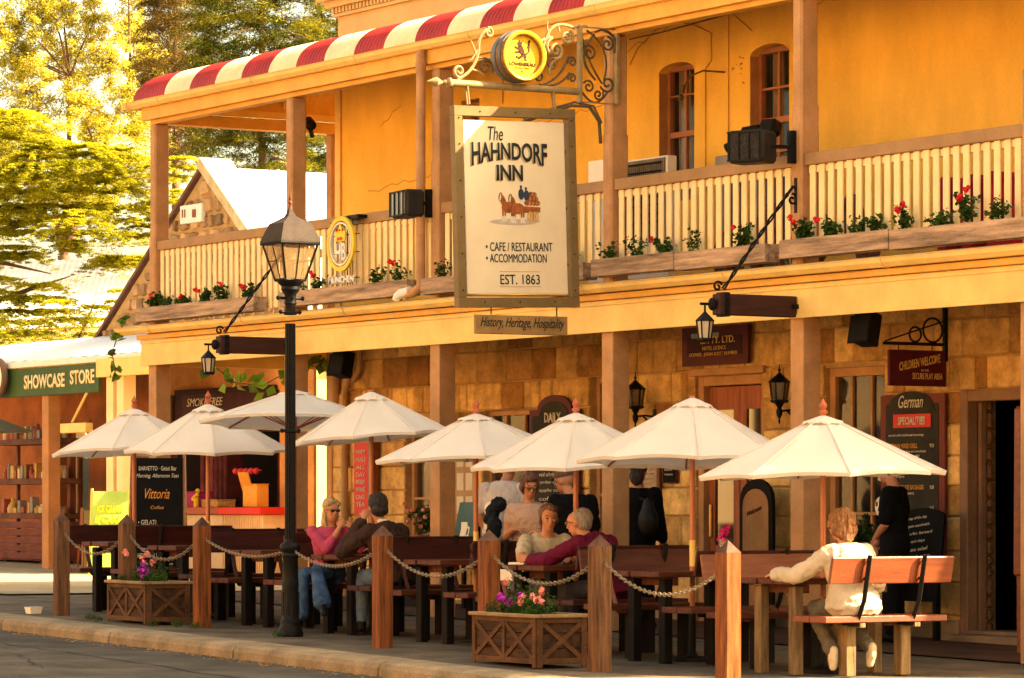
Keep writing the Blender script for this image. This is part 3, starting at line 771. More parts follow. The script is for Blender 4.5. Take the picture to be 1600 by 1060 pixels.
# arched shop door left of the post
mb = MB()
n = 10; xa, xb, zs = -29.45, -28.25, 2.25
arc = [((xa + xb) / 2 + (xb - xa) / 2 * math.cos(math.pi * i / n), zs + .40 * math.sin(math.pi * i / n)) for i in range(n + 1)]
for i in range(n): mb.add([(arc[i][0], YS - .001, arc[i][1]), (arc[i + 1][0], YS - .001, arc[i + 1][1]), (arc[i + 1][0], YS - .001, 2.72), (arc[i][0], YS - .001, 2.72)], [(0, 1, 2, 3)])
mb.bx(-29.5, -29.45, YS, YS + .3, .2, 2.7); mb.bx(-28.25, -28.2, YS, YS + .3, .2, 2.7)
mb.obj('door_arch', shopR, shop)
mb = MB(); mb.bx(-29.3, -29.2, YS + .1, YS + .2, .3, 2.25); mb.bx(-28.5, -28.4, YS + .1, YS + .2, .3, 2.25); mb.bx(-29.2, -28.5, YS + .1, YS + .2, 2.15, 2.25); mb.bx(-28.95, -28.88, YS + .1, YS + .2, .3, 2.15); mb.obj('door_frame', redP, shop)
mb = MB(); mb.bx(-28.84, -28.52, YS + .14, YS + .15, .5, 2.1); mb.obj('door_glass', glass('shop door glass', (.05, .04, .02), .05), shop)
# shop verandah
YV = 7.0
mb = MB(); n = 30; vs = []
for i in range(n * 6 + 1):
    x = -34 + (34 - 21.6) * i / (n * 6)
    for (y, z) in ((YV - .12, 3.50), (YV - .02, 3.58), (YV + .5, 3.68), (YS - .05, 3.98)): vs.append((x, y, z + .006 * math.sin(i * 2 * math.pi / 6 * 1.0)))
mb.add(vs, [(i * 4 + j, (i + 1) * 4 + j, (i + 1) * 4 + j + 1, i * 4 + j + 1) for i in range(n * 6) for j in range(3)])
mb.obj('verandah_roof', whiteiron, shop, smooth=True)
mb = MB(); mb.bx(-34, -21.9, YV - .14, YV - .05, 3.40, 3.495, .01); mb.obj('gutter', whitep, shop)
mb = MB(); mb.bx(-34, -23.5, YV - .05, YV + .02, 3.30, 3.40); mb.bx(-23.52, -22.0, YV - .16, YV - .055, 3.18, 3.44, .005); mb.obj('fascia_beam', cream, shop)
for x, m_ in ((-25.5, M('orange brown post', (.45, .2, .07), .6, .1, 3, .1)), (-23.32, creamL), (-22.98, creamL), (-31.0, cream)):
    mb = MB(); mb.bx(x - .11, x + .11, YV - .04, YV + .16, GZ(x), 3.32, .008); mb.obj('verandah_post', m_, shop)
mb = MB(); mb.tube([(-23.57, YV - .09, 3.30), (-24.45, YV - .09, 2.56)], .02, 8); mb.bx(-24.75, -23.9, YV - .15, YV - .02, 2.40, 2.54, .01); mb.obj('awning_strut', cream, shop)
# SHOWCASE STORE sign
sgn = thing('shop_name_sign', 'long dark green board with cream capitals under the left shop verandah edge', 'sign', (-25.2, YV - .1, 3.2))
mb = MB(); mb.bx(-27.2, -23.53, YV - .115, YV - .07, 2.97, 3.385, .006)
mb.obj('sign_panel', M('dark green sign paint', (0.05, 0.085, 0.02), .5, .12, 1.5, .05), sgn)
text('SHOWCASE', creamL, .3, (-25.36, YV - .117, 3.18), FX, FZ, sgn, width=1.42, height=.21, bold=.03)
text('STORE', creamL, .3, (-24.06, YV - .117, 3.205), FX, FZ, sgn, width=.82, height=.21, bold=.03)
mb = MB(); mb.lathe([(.30, -.04), (.31, 0), (.29, .04), (.24, .05), (.235, .02), (.0, .02)], (-26.80, YV - .22, 3.27), 28, axis='Y'); ck = mb.obj('round_sign', [M('brown timber ring', (.16, .09, .05), .7, .2, 6, .3)], None, smooth=True)
ck2 = MB(); ck2.lathe([(.0, -.045), (.235, -.045), (.235, -.02)], (-26.80, YV - .22, 3.27), 28, axis='Y'); sub(ck2, 'sign_face', whitep, ck)
ck3 = MB(); ck3.poly([(-.1, -.02), (-.04, .03), (.05, .0), (.12, .05), (.1, -.04), (0, -.03)], (-26.75, YV - .268, 3.26), FX, FZ); sub(ck3, 'sign_mark', inkblk, ck)
tag(ck, 'round timber framed sign at the far left end of the green shop board', 'sign')
# cafe name board over the opening
cs = thing('cafe_name_board', 'maroon board chalk lettered SMOKE-FREE over the cafe opening', 'sign', (-23.5, YS - .1, 2.7))
mb = MB(); mb.bx(-25.05, -21.98, YS - .14, YS - .04, 2.41, 3.07, .01); mb.obj('board_frame', M('dark plum frame', (.035, .01, .012), .6, .1, 4, .1), cs)
mb = MB(); mb.bx(-24.75, -22.05, YS - .16, YS - .141, 2.43, 2.99); mb.obj('board_panel', maroon, cs)
text('SMOKE-FREE', cal, .2, (-24.0, YS - .162, 2.87), FX, FZ, cs, width=1.15, height=.12, shear=.25)
text('CAFE', cal, .2, (-23.9, YS - .162, 2.63), FX, FZ, cs, width=.5, height=.12)
hs = thing('hanging_initial_sign', 'dark board with yellow letters HO behind the end verandah post', 'sign', (-25.3, YS - .2, 2.7))
mb = MB(); mb.bx(-25.62, -25.08, YS - .19, YS - .15, 2.2, 3.0); mb.obj('sign_panel', M('olive brown board', (.14, .10, .05), .6, .1, 3, .1), hs)
text('HO', gold, .2, (-25.32, YS - .195, 2.68), FX, FZ, hs, width=.4, height=.24)
# counter
ct = thing('cafe_counter', 'cream panelled counter with a red top in the cafe opening', 'counter', (-23.3, 8.9, .37))
g0 = .37
mb = MB(); mb.bx(-24.9, -22.9, 8.55, 8.95, g0, g0 + .84, .005); mb.bx(-22.895, -21.7, 8.57, 8.95, g0, g0 + .84, .005); mb.obj('counter_front', M('cream counter panel', (.74, .52, .30), .6, .06, 3, .05), ct)
mb = MB(); mb.bx(-25.6, -22.9, 8.47, 9.0, g0 + .845, g0 + .95, .01); mb.obj('counter_top', M('brown red counter top', (.42, .10, .05), .5, .1, 3, .05), ct)
mb = MB(); mb.bx(-22.895, -21.6, 8.47, 9.0, g0 + .845, g0 + .95, .01); mb.obj('counter_top', redE, ct)
mb = MB()
for x in np.arange(-22.85, -21.72, .055): mb.bx(x, x + .028, 8.556, 8.569, g0 + .03, g0 + .83)
mb.obj('grooved_facing', M('grooved facing', (.68, .44, .24), .7, .08, 3, .1), ct)
zc = g0 + .951
def small_box(name, label, x, y, z, d, m_, cat, group=None, rz=0):
    mb = MB(); mb.box((x, y, z + d[2] / 2), d, rz=rz, bev=.01)
    mb.box((x, y, z + d[2] + .006), (d[0] * 1.04, d[1] * 1.04, .012), rz=rz, bev=.003)
    o = mb.obj(name, m_); tag(o, label, cat, group); return o
orangeP = M('orange card', (.72, .30, .04), .6, .1, 5, .05)
small_box('gift_box', 'tall orange box standing at the right of the cafe counter', -22.15, 8.7, zc, (.42, .2, .32), orangeP, 'box')
small_box('basket_tray', 'low orange tray on the middle of the cafe counter', -23.3, 8.7, zc, (.5, .3, .10), M('wicker', (.5, .27, .08), .8, .25, 20, .5), 'tray')
small_box('purple_till', 'purple and red box on the left of the cafe counter', -24.3, 8.75, zc, (.9, .3, .22), M('crimson card', (.36, .02, .12), .6, .1, 5, .05), 'box')
mb = MB(); mb.box((-22.5, 8.72, zc + .36), (.3, .03, .3), rx=.3, bev=.01); o = mb.obj('orange_menu_card', orangeP); tag(o, 'slanting orange card above the boxes on the cafe counter', 'card')
mb = MB()
for k in range(5): mb.sph((-23.9 + .055 * (k % 3), 8.6 + .04 * (k // 3), zc + .12 + .03 * k), .035, 8, 6)
mb.tube([(-23.85, 8.62, zc), (-23.85, 8.62, zc + .15)], .04, 8); o = mb.obj('yellow_flower_posy', yellowP); tag(o, 'small yellow flower posy on the cafe counter', 'flowers')
mb = MB()
for k in range(5): mb.sph((-23.9 + k * .16, 9.3, 1.85), .05, 10, 6)
mb.tube([(-24.0, 9.3, 1.86), (-23.1, 9.3, 1.86)], .008, 5); o = mb.obj('red_ball_garland', M('pink red balls', (.75, .06, .08), .4, .05, 5, 0)); tag(o, 'string of round red balls hanging inside the cafe', 'garland')
mb = MB()
for k in range(9):
    x = -23.15 + k * .11; mb.box((x, 9.75, 1.7), (.07, .3, .75 + .1 * rg.random()), bev=.02, tone=rg.random())
mb.tube([(-23.3, 9.75, 2.12), (-22.1, 9.75, 2.12)], .012, 6); mb.tube([(-23.3, 9.75, .4), (-23.3, 9.75, 2.12)], .015, 6); mb.tube([(-22.1, 9.75, .4), (-22.1, 9.75, 2.12)], .015, 6)
o = mb.obj('clothes_rail', attr_tint(M('dark red cloth', (.26, .05, .045), .9, .2, 6, .3), lo=(.4, .3, .3), hi=(1.5, 1.4, 1.3)), tone=True); tag(o, 'rail of dark red garments at the back of the cafe', 'clothes rail')
mb = MB()
for k in range(6):
    x = -25.5 + k * .15; mb.box((x, 9.7, 1.75), (.10, .3, .7 + .2 * rg.random()), bev=.02, tone=rg.random())
mb.tube([(-25.6, 9.7, 2.2), (-24.6, 9.7, 2.2)], .012, 6)
o = mb.obj('garment_display', attr_tint(M('plum cloth', (.14, .04, .05), .9, .2, 6, .3), lo=(.4, .3, .3), hi=(1.8, 1.7, 1.6)), tone=True); tag(o, 'hanging plum garments behind the tall chalkboard', 'garments')
# shelves of goods in front of the left shop
def shelf_unit(x0, x1, y0, zt, label):
    t = thing('display_shelf', label, 'shelf', ((x0 + x1) / 2, y0, GZ(x0)))
    wd = M('shelf timber', (.14, .06, .04), .7, .2, 4, .3)
    for z in zt:
        mb = MB(); mb.bx(x0, x1, y0, y0 + .4, z, z + .09, .006); mb.obj('shelf', wd, t)
    for x in (x0 + .2, x1 - .25, (x0 + x1) / 2):
        mb = MB(); mb.bx(x, x + .05, y0 + .3, y0 + .35, GZ(x), zt[0]); mb.obj('upright', wd, t)
    for z in zt:
        x = x0 + .06
        while x < x1 - .1:
            w_ = rg.uniform(.07, .16); h_ = rg.uniform(.08, .26); mb = MB()
            k = rg.random()
            if k < .5: mb.lathe([(.0, 0), (w_ * .45, 0), (w_ * .48, h_ * .6), (w_ * .25, h_ * .8), (w_ * .25, h_), (0, h_)], (x + w_ / 2, y0 + .16, z + .091), 10)
            else: mb.box((x + w_ / 2, y0 + .16, z + .091 + h_ / 2), (w_ * .9, .12, h_), bev=.008)
            m_ = rg.choice([M('jar cream', (.6, .48, .28), .4, .1, 9, 0), M('jar brown', (.2, .1, .05), .4, .1, 9, 0), M('jar gold', (.5, .3, .08), .4, .1, 9, 0), M('jar grey', (.25, .22, .18), .4, .1, 9, 0), M('jar red', (.35, .08, .05), .4, .1, 9, 0)])
            mb.obj('ware', m_, t); x += w_ + rg.uniform(.01, .05)
    return t
shelf_unit(-29.9, -27.5, 8.1, [2.30, 1.68, 1.14], 'dark timber shelves of jars and crafts against the left shop wall')
cr = thing('slatted_goods_bin', 'dark red slatted timber bin on castors below the left shop shelves', 'bin', (-28.2, 7.9, .45))
mb = MB()
for k in range(5): mb.bx(-30.2, -27.3, 7.75, 7.78, .52 + k * .12, .62 + k * .12, .006)
mb.bx(-30.2, -27.3, 7.781, 8.4, .5, .55); mb.bx(-27.33, -27.3, 7.781, 8.4, .52, 1.1); mb.obj('slats', M('dark red slats', (.16, .045, .03), .6, .2, 3, .2), cr)
for x in (-30.0, -28.8, -27.45):
    mb = MB(); mb.lathe([(0, -.02), (.05, -.02), (.05, .02), (0, .02)], (x, 7.82, .47), 12, axis='Y'); mb.obj('castor', iron, cr)
# grey awning umbrella at the left edge
mb = MB(); c0 = far(-40, 640, 57); apex = far(-45, 636, 57)
n = 8; rim = [apex + Vector((math.cos(a) * 1.0, math.sin(a) * 1.0, -.38)) for a in [2 * math.pi * k / n for k in range(n)]]
mb.add([apex] + rim + [p - Vector((0, 0, .012)) for p in rim] , [(0, 1 + i, 1 + (i + 1) % n) for i in range(n)] + [(1 + i, 9 + i, 9 + (i + 1) % n, 1 + (i + 1) % n) for i in range(n)])
um0 = thing('green_umbrella', 'grey green shade umbrella at the left edge by the shop', 'umbrella', (apex.x, apex.y, GZ(apex.x)))
mb.obj('canopy', M('grey green canvas', (.26, .25, .16), .9, .08, 3, .1), um0)
mb = MB(); mb.tube([(apex.x, apex.y, GZ(apex.x)), (apex.x, apex.y, apex.z)], .03, 8); mb.obj('pole', woodLeg, um0)

# sunlit pergola end and side pier seen between shop and inn
# far pale-roofed house beyond the cedar
fh = thing('far_pale_roofed_house', 'low house with a broad pale corrugated roof behind the cedar branches', 'house', tuple(far(110, 600, 95).to_3d()))
a = far(-260, 525, 96); b = far(300, 505, 96); up = V2 * 5.0 + Vector((0, 0, 2.1))
mb = MB(); n = 60; vs = []
for i in range(n * 2 + 1):
    p = a.lerp(b, i / (n * 2)); dz = .02 * (i % 2)
    vs += [p + Vector((0, 0, dz)), p + up + Vector((0, 0, dz))]
mb.add(vs, [(2 * i, 2 * i + 2, 2 * i + 3, 2 * i + 1) for i in range(n * 2)]); mb.obj('roof', M('pale roof iron', (.74, .66, .52), .5, .05, 1, .1), fh)
mb = MB(); q = [a - Vector((0, 0, 0)), b]; mb.add([a + Vector((0, 0, -.05)), b + Vector((0, 0, -.05)), Vector((b.x, b.y, 0)), Vector((a.x, a.y, 0))], [(0, 1, 2, 3)])
mb.add([a + up * .98, b + up * .98, Vector(((b + up).x, (b + up).y, 0)), Vector(((a + up).x, (a + up).y, 0))], [(0, 1, 2, 3)]); mb.obj('wall', creamL, fh)

# ============================================================ TREES
def leaf_mesh(name, P, L, W, mat, parent, up=0.0, tone=None, droop=0.0):
    """many small leaf faces: P (n,3) centres, L,W sizes, each its own tilt"""
    n = len(P); P = np.asarray(P, float)
    nrm = rng.normal(size=(n, 3)); nrm[:, 2] = np.abs(nrm[:, 2]) + up; nrm /= np.linalg.norm(nrm, axis=1)[:, None]
    t = rng.normal(size=(n, 3)); t[:, 2] -= droop; t -= nrm * (t * nrm).sum(1)[:, None]; t /= np.linalg.norm(t, axis=1)[:, None]
    b = np.cross(nrm, t)
    l = (L * rng.uniform(.6, 1.3, n))[:, None]; w_ = (W * rng.uniform(.6, 1.3, n))[:, None]
    V = np.stack([P - t * l / 2, P + b * w_ / 2 + nrm * w_ * .15, P + t * l / 2, P - b * w_ / 2 + nrm * w_ * .15], 1).reshape(-1, 3)
    me = bpy.data.meshes.new(name); me.vertices.add(4 * n); me.vertices.foreach_set('co', V.ravel())
    me.loops.add(4 * n); me.loops.foreach_set('vertex_index', np.arange(4 * n, dtype=np.int32))
    me.polygons.add(n); me.polygons.foreach_set('loop_start', np.arange(0, 4 * n, 4, dtype=np.int32)); me.polygons.foreach_set('loop_total', np.full(n, 4, dtype=np.int32))
    me.update(calc_edges=True)
    at = me.attributes.new('tone', 'FLOAT', 'FACE'); at.data.foreach_set('value', (tone if tone is not None else rng.random(n)).astype(np.float32))
    me.materials.append(mat)
    o = bpy.data.objects.new(name, me); COL.objects.link(o)
    if parent is not None: put(o, parent)
    return o
def leafmat(name, c, lo=(.55, .5, .4), hi=(1.6, 1.5, 1.2), tr=.35):
    return attr_tint(M(name, c, .65, .15, .6, 0, trans=tr), lo=lo, hi=hi)
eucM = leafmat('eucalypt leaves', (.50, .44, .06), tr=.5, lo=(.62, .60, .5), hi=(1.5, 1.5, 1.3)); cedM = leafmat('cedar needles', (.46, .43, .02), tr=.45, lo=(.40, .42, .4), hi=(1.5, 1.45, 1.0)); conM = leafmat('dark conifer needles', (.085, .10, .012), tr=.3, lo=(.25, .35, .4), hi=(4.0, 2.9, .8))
barkM = M('tree bark', (.16, .09, .055), .95, .25, 3, .6)
def clump(c, r, n, sq=(1, 1, 1)):
    d = rng.normal(size=(n, 3)); d /= np.linalg.norm(d, axis=1)[:, None]; rad = rng.random(n) ** .5
    return np.array(c)[None] + d * rad[:, None] * r * np.array(sq)[None]

# eucalypt at the top left, pale airy clumps with sky between
def spray(c, r, n, sq=(1, 1, .4), out=None, droop=.0):
    pts = clump(tuple(c), r, n, sq)
    if droop: d2 = np.hypot(pts[:, 0] - c[0], pts[:, 1] - c[1]); pts[:, 2] -= droop * d2 ** 2 / r
    return pts
D = 118
tr_ = thing('eucalypt_tree', 'tall airy yellow green gum tree at the top left', 'tree', (far(120, 800, D).x, far(120, 800, D).y, 0))
P = []; mb = MB(); base = far(118, 820, D); base.z = 0; fork = far(100, 400, D)
mb.tube([base, base.lerp(fork, .5) + Vector((.2, .1, 0)), fork], [.4, .3, .2], 10)
hubs = [far(60, 250, D), far(150, 230, D - .5), far(110, 120, D + .5), far(205, 120, D)]
for h_ in hubs: mb.tube([fork, fork.lerp(h_, .5) + Vector((.15, 0, .1)), h_], [.13, .09, .06], 6)
for (px, py, rr_) in [(30, 40, 1.0), (150, 30, 1.3), (100, 90, 1.0), (175, 95, 1.1), (40, 140, 1.1), (120, 165, .9), (60, 220, 1.0), (160, 205, .8), (10, 270, .8), (110, 285, .9), (205, 150, .7), (-60, 60, 1.6), (-70, 200, 1.5), (90, -40, 1.6), (215, 50, .7), (165, 320, .5), (60, 320, .7), (10, 200, .8), (238, 130, .5), (250, 95, .5), (-20, 340, 1.0), (200, -30, 1.2), (215, 200, .5), (80, 10, .9), (30, 90, .8), (185, 250, .45), (225, 100, .6)]:
    c = far(px, py, D + rng.uniform(-1.5, 1.5)); h_ = min(hubs, key=lambda q: (q - c).length); mb.tube([h_, h_.lerp(c, .55) + Vector((0, 0, .12)), c], [.045, .03, .01], 5)
    for j in range(int(14 + 30 * rr_)):
        cc = clump(tuple(c), rr_ * .95, 1)[0]; mb.tube([c, Vector(cc)], [.012, .004], 3); P.append(clump(cc, .17 + .15 * rng.random(), 100, (1, 1, .85)))
P = np.concatenate(P); leaf_mesh('crown', P, .12, .045, eucM, tr_, up=.5, droop=.7); mb.obj('trunk', barkM, tr_, smooth=True)

# dark conifers behind the inn's roof: drooping pads of needles, sunlit on their upper sides
def conifer(px0, D, label, xr, yr, n_, holes=(), col=conM):
    b0 = far(px0, 820, D); b0.z = 0; tp = far(px0, yr[0] - 160, D)
    t = thing('conifer_tree', label, 'tree', (b0.x, b0.y, 0)); P = []; T = []; mb = MB(); mb.tube([b0, tp], [.16, .06], 10)
    for q in range(n_):
        px, py = rng.uniform(*xr), rng.uniform(*yr)
        if any(abs(px - a) < c and abs(py - b) < d for a, b, c, d in holes): continue
        dd = rng.uniform(-2.2, 2.2); c = far(px, py, D + dd); r_ = rng.uniform(.32, .62)
        if q % 5 == 0: o_ = Vector((b0.x, b0.y, c.z + .35)); mb.tube([o_.lerp(c, .3), c], [.035, .01], 4)
        pts = spray(c, r_, 190, (1, 1, .26), droop=.45); P.append(pts)
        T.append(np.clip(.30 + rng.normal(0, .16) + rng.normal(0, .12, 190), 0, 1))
    for q in range(n_ // 3):                         # the rest of the crown, out of frame
        a = rng.uniform(0, 6.28); z_ = rng.uniform(3, tp.z); r0 = rng.uniform(.5, 2.6); pts = spray((b0.x + math.cos(a) * r0, b0.y + math.sin(a) * r0, z_), .6, 90, (1, 1, .34), droop=.35); P.append(pts); T.append(rng.random(90))
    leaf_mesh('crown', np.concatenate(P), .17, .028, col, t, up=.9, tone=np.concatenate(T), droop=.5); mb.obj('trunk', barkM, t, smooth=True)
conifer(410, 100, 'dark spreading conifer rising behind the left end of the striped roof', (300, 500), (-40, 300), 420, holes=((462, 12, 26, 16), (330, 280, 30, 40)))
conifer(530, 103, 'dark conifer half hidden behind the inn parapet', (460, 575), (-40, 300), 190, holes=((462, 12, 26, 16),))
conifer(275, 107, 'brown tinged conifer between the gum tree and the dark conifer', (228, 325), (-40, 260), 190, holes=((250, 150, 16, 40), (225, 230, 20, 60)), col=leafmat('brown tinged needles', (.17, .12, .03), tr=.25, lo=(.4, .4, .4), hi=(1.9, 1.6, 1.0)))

# cedar: layered plates of foliage with a drooping fringe over dark limbs
D = 74
ct_ = thing('cedar_tree', 'spreading cedar with layered yellow green branches left of the stone gable', 'tree', (far(-150, 800, D).x, far(-150, 800, D).y, 0))
P = []; T = []; mb = MB(); b0 = far(-150, 830, D); b0.z = 0; mb.tube([b0, far(-150, 100, D)], [.5, .25], 12)
for pts in ([(-150, 440), (0, 410), (80, 428)], [(-150, 400), (60, 345), (130, 340), (150, 318)], [(-150, 520), (40, 455), (110, 432)], [(-150, 300), (40, 235), (200, 240)], [(80, 600), (120, 540), (150, 470)]):
    mb.tube([far(a, b, D + 1) for a, b in pts], [.10] + [.05] * (len(pts) - 2) + [.012], 6)
plates = [(20, 195, 85, 30), (-60, 185, 100, 30), (125, 245, 70, 26), (190, 248, 60, 30), (235, 262, 45, 28), (60, 262, 80, 28), (30, 305, 75, 38), (105, 300, 70, 34), (175, 305, 75, 34), (215, 345, 62, 32), (120, 350, 70, 30), (285, 262, 36, 26), (20, 350, 75, 28), (-40, 300, 90, 30),
          (185, 410, 62, 12), (30, 396, 60, 16), (110, 385, 40, 12), (225, 408, 40, 11), (60, 470, 80, 34), (-10, 455, 70, 30), (35, 525, 80, 40), (150, 505, 46, 36), (120, 550, 60, 34), (0, 565, 95, 36), (190, 535, 42, 28), (-60, 500, 80, 30), (95, 485, 40, 22), (100, 590, 90, 25), (-50, 600, 90, 25), (260, 300, 40, 26), (235, 335, 36, 30), (160, 275, 60, 22), (75, 225, 50, 14), (185, 470, 26, 22)]
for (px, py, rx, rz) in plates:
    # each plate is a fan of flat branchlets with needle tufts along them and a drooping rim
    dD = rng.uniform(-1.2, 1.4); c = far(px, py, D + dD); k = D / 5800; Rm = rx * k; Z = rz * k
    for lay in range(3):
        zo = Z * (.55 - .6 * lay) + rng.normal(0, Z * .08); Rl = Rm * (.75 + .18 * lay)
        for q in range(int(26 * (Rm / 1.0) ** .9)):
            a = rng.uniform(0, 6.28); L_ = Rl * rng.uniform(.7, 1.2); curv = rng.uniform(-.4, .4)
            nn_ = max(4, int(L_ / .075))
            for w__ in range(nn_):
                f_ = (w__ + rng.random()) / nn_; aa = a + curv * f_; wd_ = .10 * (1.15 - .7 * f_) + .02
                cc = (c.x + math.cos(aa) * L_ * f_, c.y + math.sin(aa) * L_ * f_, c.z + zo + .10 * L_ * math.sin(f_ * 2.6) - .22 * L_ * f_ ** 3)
                pts = clump(cc, wd_, 17, (1, 1, .22)); P.append(pts); T.append(np.clip(.72 - .22 * lay + rng.normal(0, .2, 17), 0, 1))  # top layer brightest, lower ones darker: light and shade put into the tone
for q in range(620):                                  # inner twigs and needles between the plates, shade painted in as darker tones
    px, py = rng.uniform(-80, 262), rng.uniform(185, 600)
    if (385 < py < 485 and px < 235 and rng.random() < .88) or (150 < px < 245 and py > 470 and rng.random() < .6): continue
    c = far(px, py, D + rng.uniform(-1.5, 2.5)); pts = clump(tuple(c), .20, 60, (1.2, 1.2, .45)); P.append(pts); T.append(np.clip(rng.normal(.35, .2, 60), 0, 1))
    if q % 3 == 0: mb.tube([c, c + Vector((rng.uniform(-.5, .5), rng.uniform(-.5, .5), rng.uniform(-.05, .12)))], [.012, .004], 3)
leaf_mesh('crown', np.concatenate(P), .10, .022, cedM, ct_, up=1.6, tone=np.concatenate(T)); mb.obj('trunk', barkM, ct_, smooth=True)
print('cedar leaves', sum(map(len, P)))

# vines hanging from the lower beam's left end
vineM = leafmat('vine leaves', (.12, .20, .02), tr=.4)
def vine(label, spots_, sz, rr_=.10):
    t = thing('grape_vine', label, 'vine', tuple(spots_[0])); P = []
    for s_ in spots_: P.append(clump(s_, rr_, 9, (1.2, 1.2, 1)))
    leaf_mesh('foliage', np.concatenate(P), sz, sz * .8, vineM, t)
    mb = MB(); mb.tube(spots_, .008, 5); mb.obj('stem', barkM, t)
vine('green vine leaves hanging beyond the left hanging lantern', [(-17.4, 5.6, 3.1), (-17.1, 5.7, 2.9), (-16.7, 5.9, 2.85), (-16.3, 6.0, 3.0), (-15.9, 6.2, 3.12), (-15.3, 6.6, 3.12)], .20, .15)
vine('green vine trailing over the left end of the lower gutter', [(-16.35, 3.8, 3.6), (-16.4, 3.72, 3.4), (-16.5, 3.7, 3.2), (-16.42, 3.7, 3.02), (-16.4, 3.7, 2.9)], .11, .06)
vine('sunlit climbing plant low on the wall left of the inn corner', [(-15.3, 6.9, 2.3), (-15.3, 6.9, 2.0), (-15.35, 6.85, 1.7), (-15.3, 6.85, 1.4), (-15.3, 6.9, 1.1), (-15.35, 6.9, .8), (-15.3, 6.9, .5)], .10, .14)
# unseen trees added for shade: one over the nearest umbrella, the rest dimming the side light
def plain_tree(x, y, zc, rx, rz, n_, lab, m_, leaf=.16):
    t = thing('unseen_shade_tree', lab, 'tree', (x, y + .6, 0)); P = []
    for q in range(n_): cc = clump((x, y, zc), 1.0, 1, (rx, rx, rz))[0]; P.append(clump(cc, max(.38, rx * .2), 110))
    leaf_mesh('crown', np.concatenate(P), leaf, leaf * .6, m_, t); mb = MB(); mb.tube([(x, y + .6, -.9), (x, y + .4, zc * .5), (x, y, zc)], [.22, .16, .06], 8)
    for q in range(8): mb.tube([(x, y + .3, zc * .6 + q * .12), tuple(clump((x, y, zc), 1.0, 1, (rx * .7, rx * .7, rz * .7))[0])], [.05, .01], 5)
    mb.obj('trunk', barkM, t, smooth=True)
stM = leafmat('shade tree leaves', (.12, .14, .03))
plain_tree(6.05, 8.6, 8.45, 1.15, .80, 85, 'unseen leafy tree added beyond the inn to shade the nearest umbrella', stM)
t = thing('added_shade_gum', 'unseen flat crowned gum tree added to shade the road, beyond the right edge', 'tree', (14.2, 20.5, 0)); P = []  # added out of view so its crown shades the sunlit road
for q in range(150): cc = clump((14.2, 20, 22.9), 1.0, 1, (4.3, 1.8, 1.1))[0]; P.append(clump(cc, .55, 70))
leaf_mesh('crown', np.concatenate(P), .30, .16, stM, t); mb = MB(); mb.tube([(14.2, 20.5, -.6), (14, 20.4, 11), (14.2, 20, 21.8)], [.45, .3, .12], 10)
for q in range(10): mb.tube([(14.1, 20.2, 17 + q * .3), tuple(clump((14.2, 20, 22.5), 1.0, 1, (3.6, 1.4, .8))[0])], [.09, .02], 5)
mb.obj('trunk', barkM, t, smooth=True)
for i_, (x, y) in enumerate(((38, -12), (40, -4), (41, 4), (43, 12), (37, -19))):
    plain_tree(x, y, 6.5, 4.6, 4.5, 60, 'dense unseen tree added behind the camera to dim the side light, the %s from the road' % ORD[i_], stM, .55)

# sunlit shopfronts across the street, behind the camera: they throw warm light back on the inn's street side
def opposite(x0, x1, h_, c, lab):
    t = thing('opposite_shopfront', lab, 'shop', ((x0 + x1) / 2, -21, GZ(x0))); m_ = M('wall ' + lab[:12], c, .85, .08, 1.5, .1); mb = MB(); mb.bx(x0, x1 - .05, -27, -21, GZ(x1) - .5, h_); mb.obj('wall', m_, t)
    x = x0 + 1
    while x < x1 - 1.6:
        for z0, z1 in ((.9, 2.4), (4.0, 5.3)):
            if z1 < h_ - .3: mb = MB(); mb.bx(x, x + 1.1, -21.02, -20.98, z0, z1); f_ = mb.obj('window', whitep, t); mb = MB(); mb.bx(x + .08, x + 1.02, -20.979, -20.97, z0 + .08, z1 - .08); sub(mb, 'pane', glass('opposite glass'), f_)
        x += 2.4
    mb = MB(); mb.bx(x0 - .1, x1, -27.2, -20.7, h_, h_ + .3); mb.obj('roof', stucco, t)
opposite(-60, -34, 6.6, (.78, .50, .22), 'cream rendered shopfront across the street, furthest left')
opposite(-34, -12, 8.2, (.80, .48, .18), 'ochre two storey shopfront across the street')
opposite(-12, 10, 7.2, (.80, .52, .25), 'pale stone shopfront directly across the street')
opposite(10, 40, 8.0, (.78, .48, .20), 'tan two storey shopfront across the street, furthest right')
sheet('far_pavement', [-120, -40, 0, 40, 120], [-20.98, -18.5], lambda x, y: gz(x) + .02, paving)
# ============================================================ MAIN HANGING SIGN
SX = -5.687
CS, SN = math.cos(R(1.7)), math.sin(R(1.7))
SO = Vector((SX, 2.775, 4.21)); SR = Vector((0, CS, SN)); SU = Vector((0, -SN, CS))
def sp(y, z, x=0.0): return SO + SR * y + SU * z + Vector((x, 0, 0))
def sbox(mb, y0, y1, z0, z1, x0, x1, bev=.003, mi=0): return mb.box(sp((y0 + y1) / 2, (z0 + z1) / 2, (x0 + x1) / 2), (x1 - x0, y1 - y0, z1 - z0), rx=R(1.7), bev=bev, mi=mi)
sg = thing('hanging_inn_sign', 'tall framed ivory sign painted with a horse drawn barrel wagon, hung over the pavement', 'sign', (SX, 2.775, 5.2))
mb = MB(); W_, H_ = .69, .965
sbox(mb, -W_, W_, H_ - .095, H_, -.045, .045); sbox(mb, -W_, W_, -H_, -H_ + .095, -.045, .045)
sbox(mb, -W_, -W_ + .09, -H_ + .096, H_ - .096, -.044, .044); sbox(mb, W_ - .09, W_, -H_ + .096, H_ - .096, -.044, .044)
sbox(mb, -W_ + .1, W_ - .1, -H_ + .106, -H_ + .12, -.02, .02)
frame_ = mb.obj('frame', signfr, sg)
mb = MB()
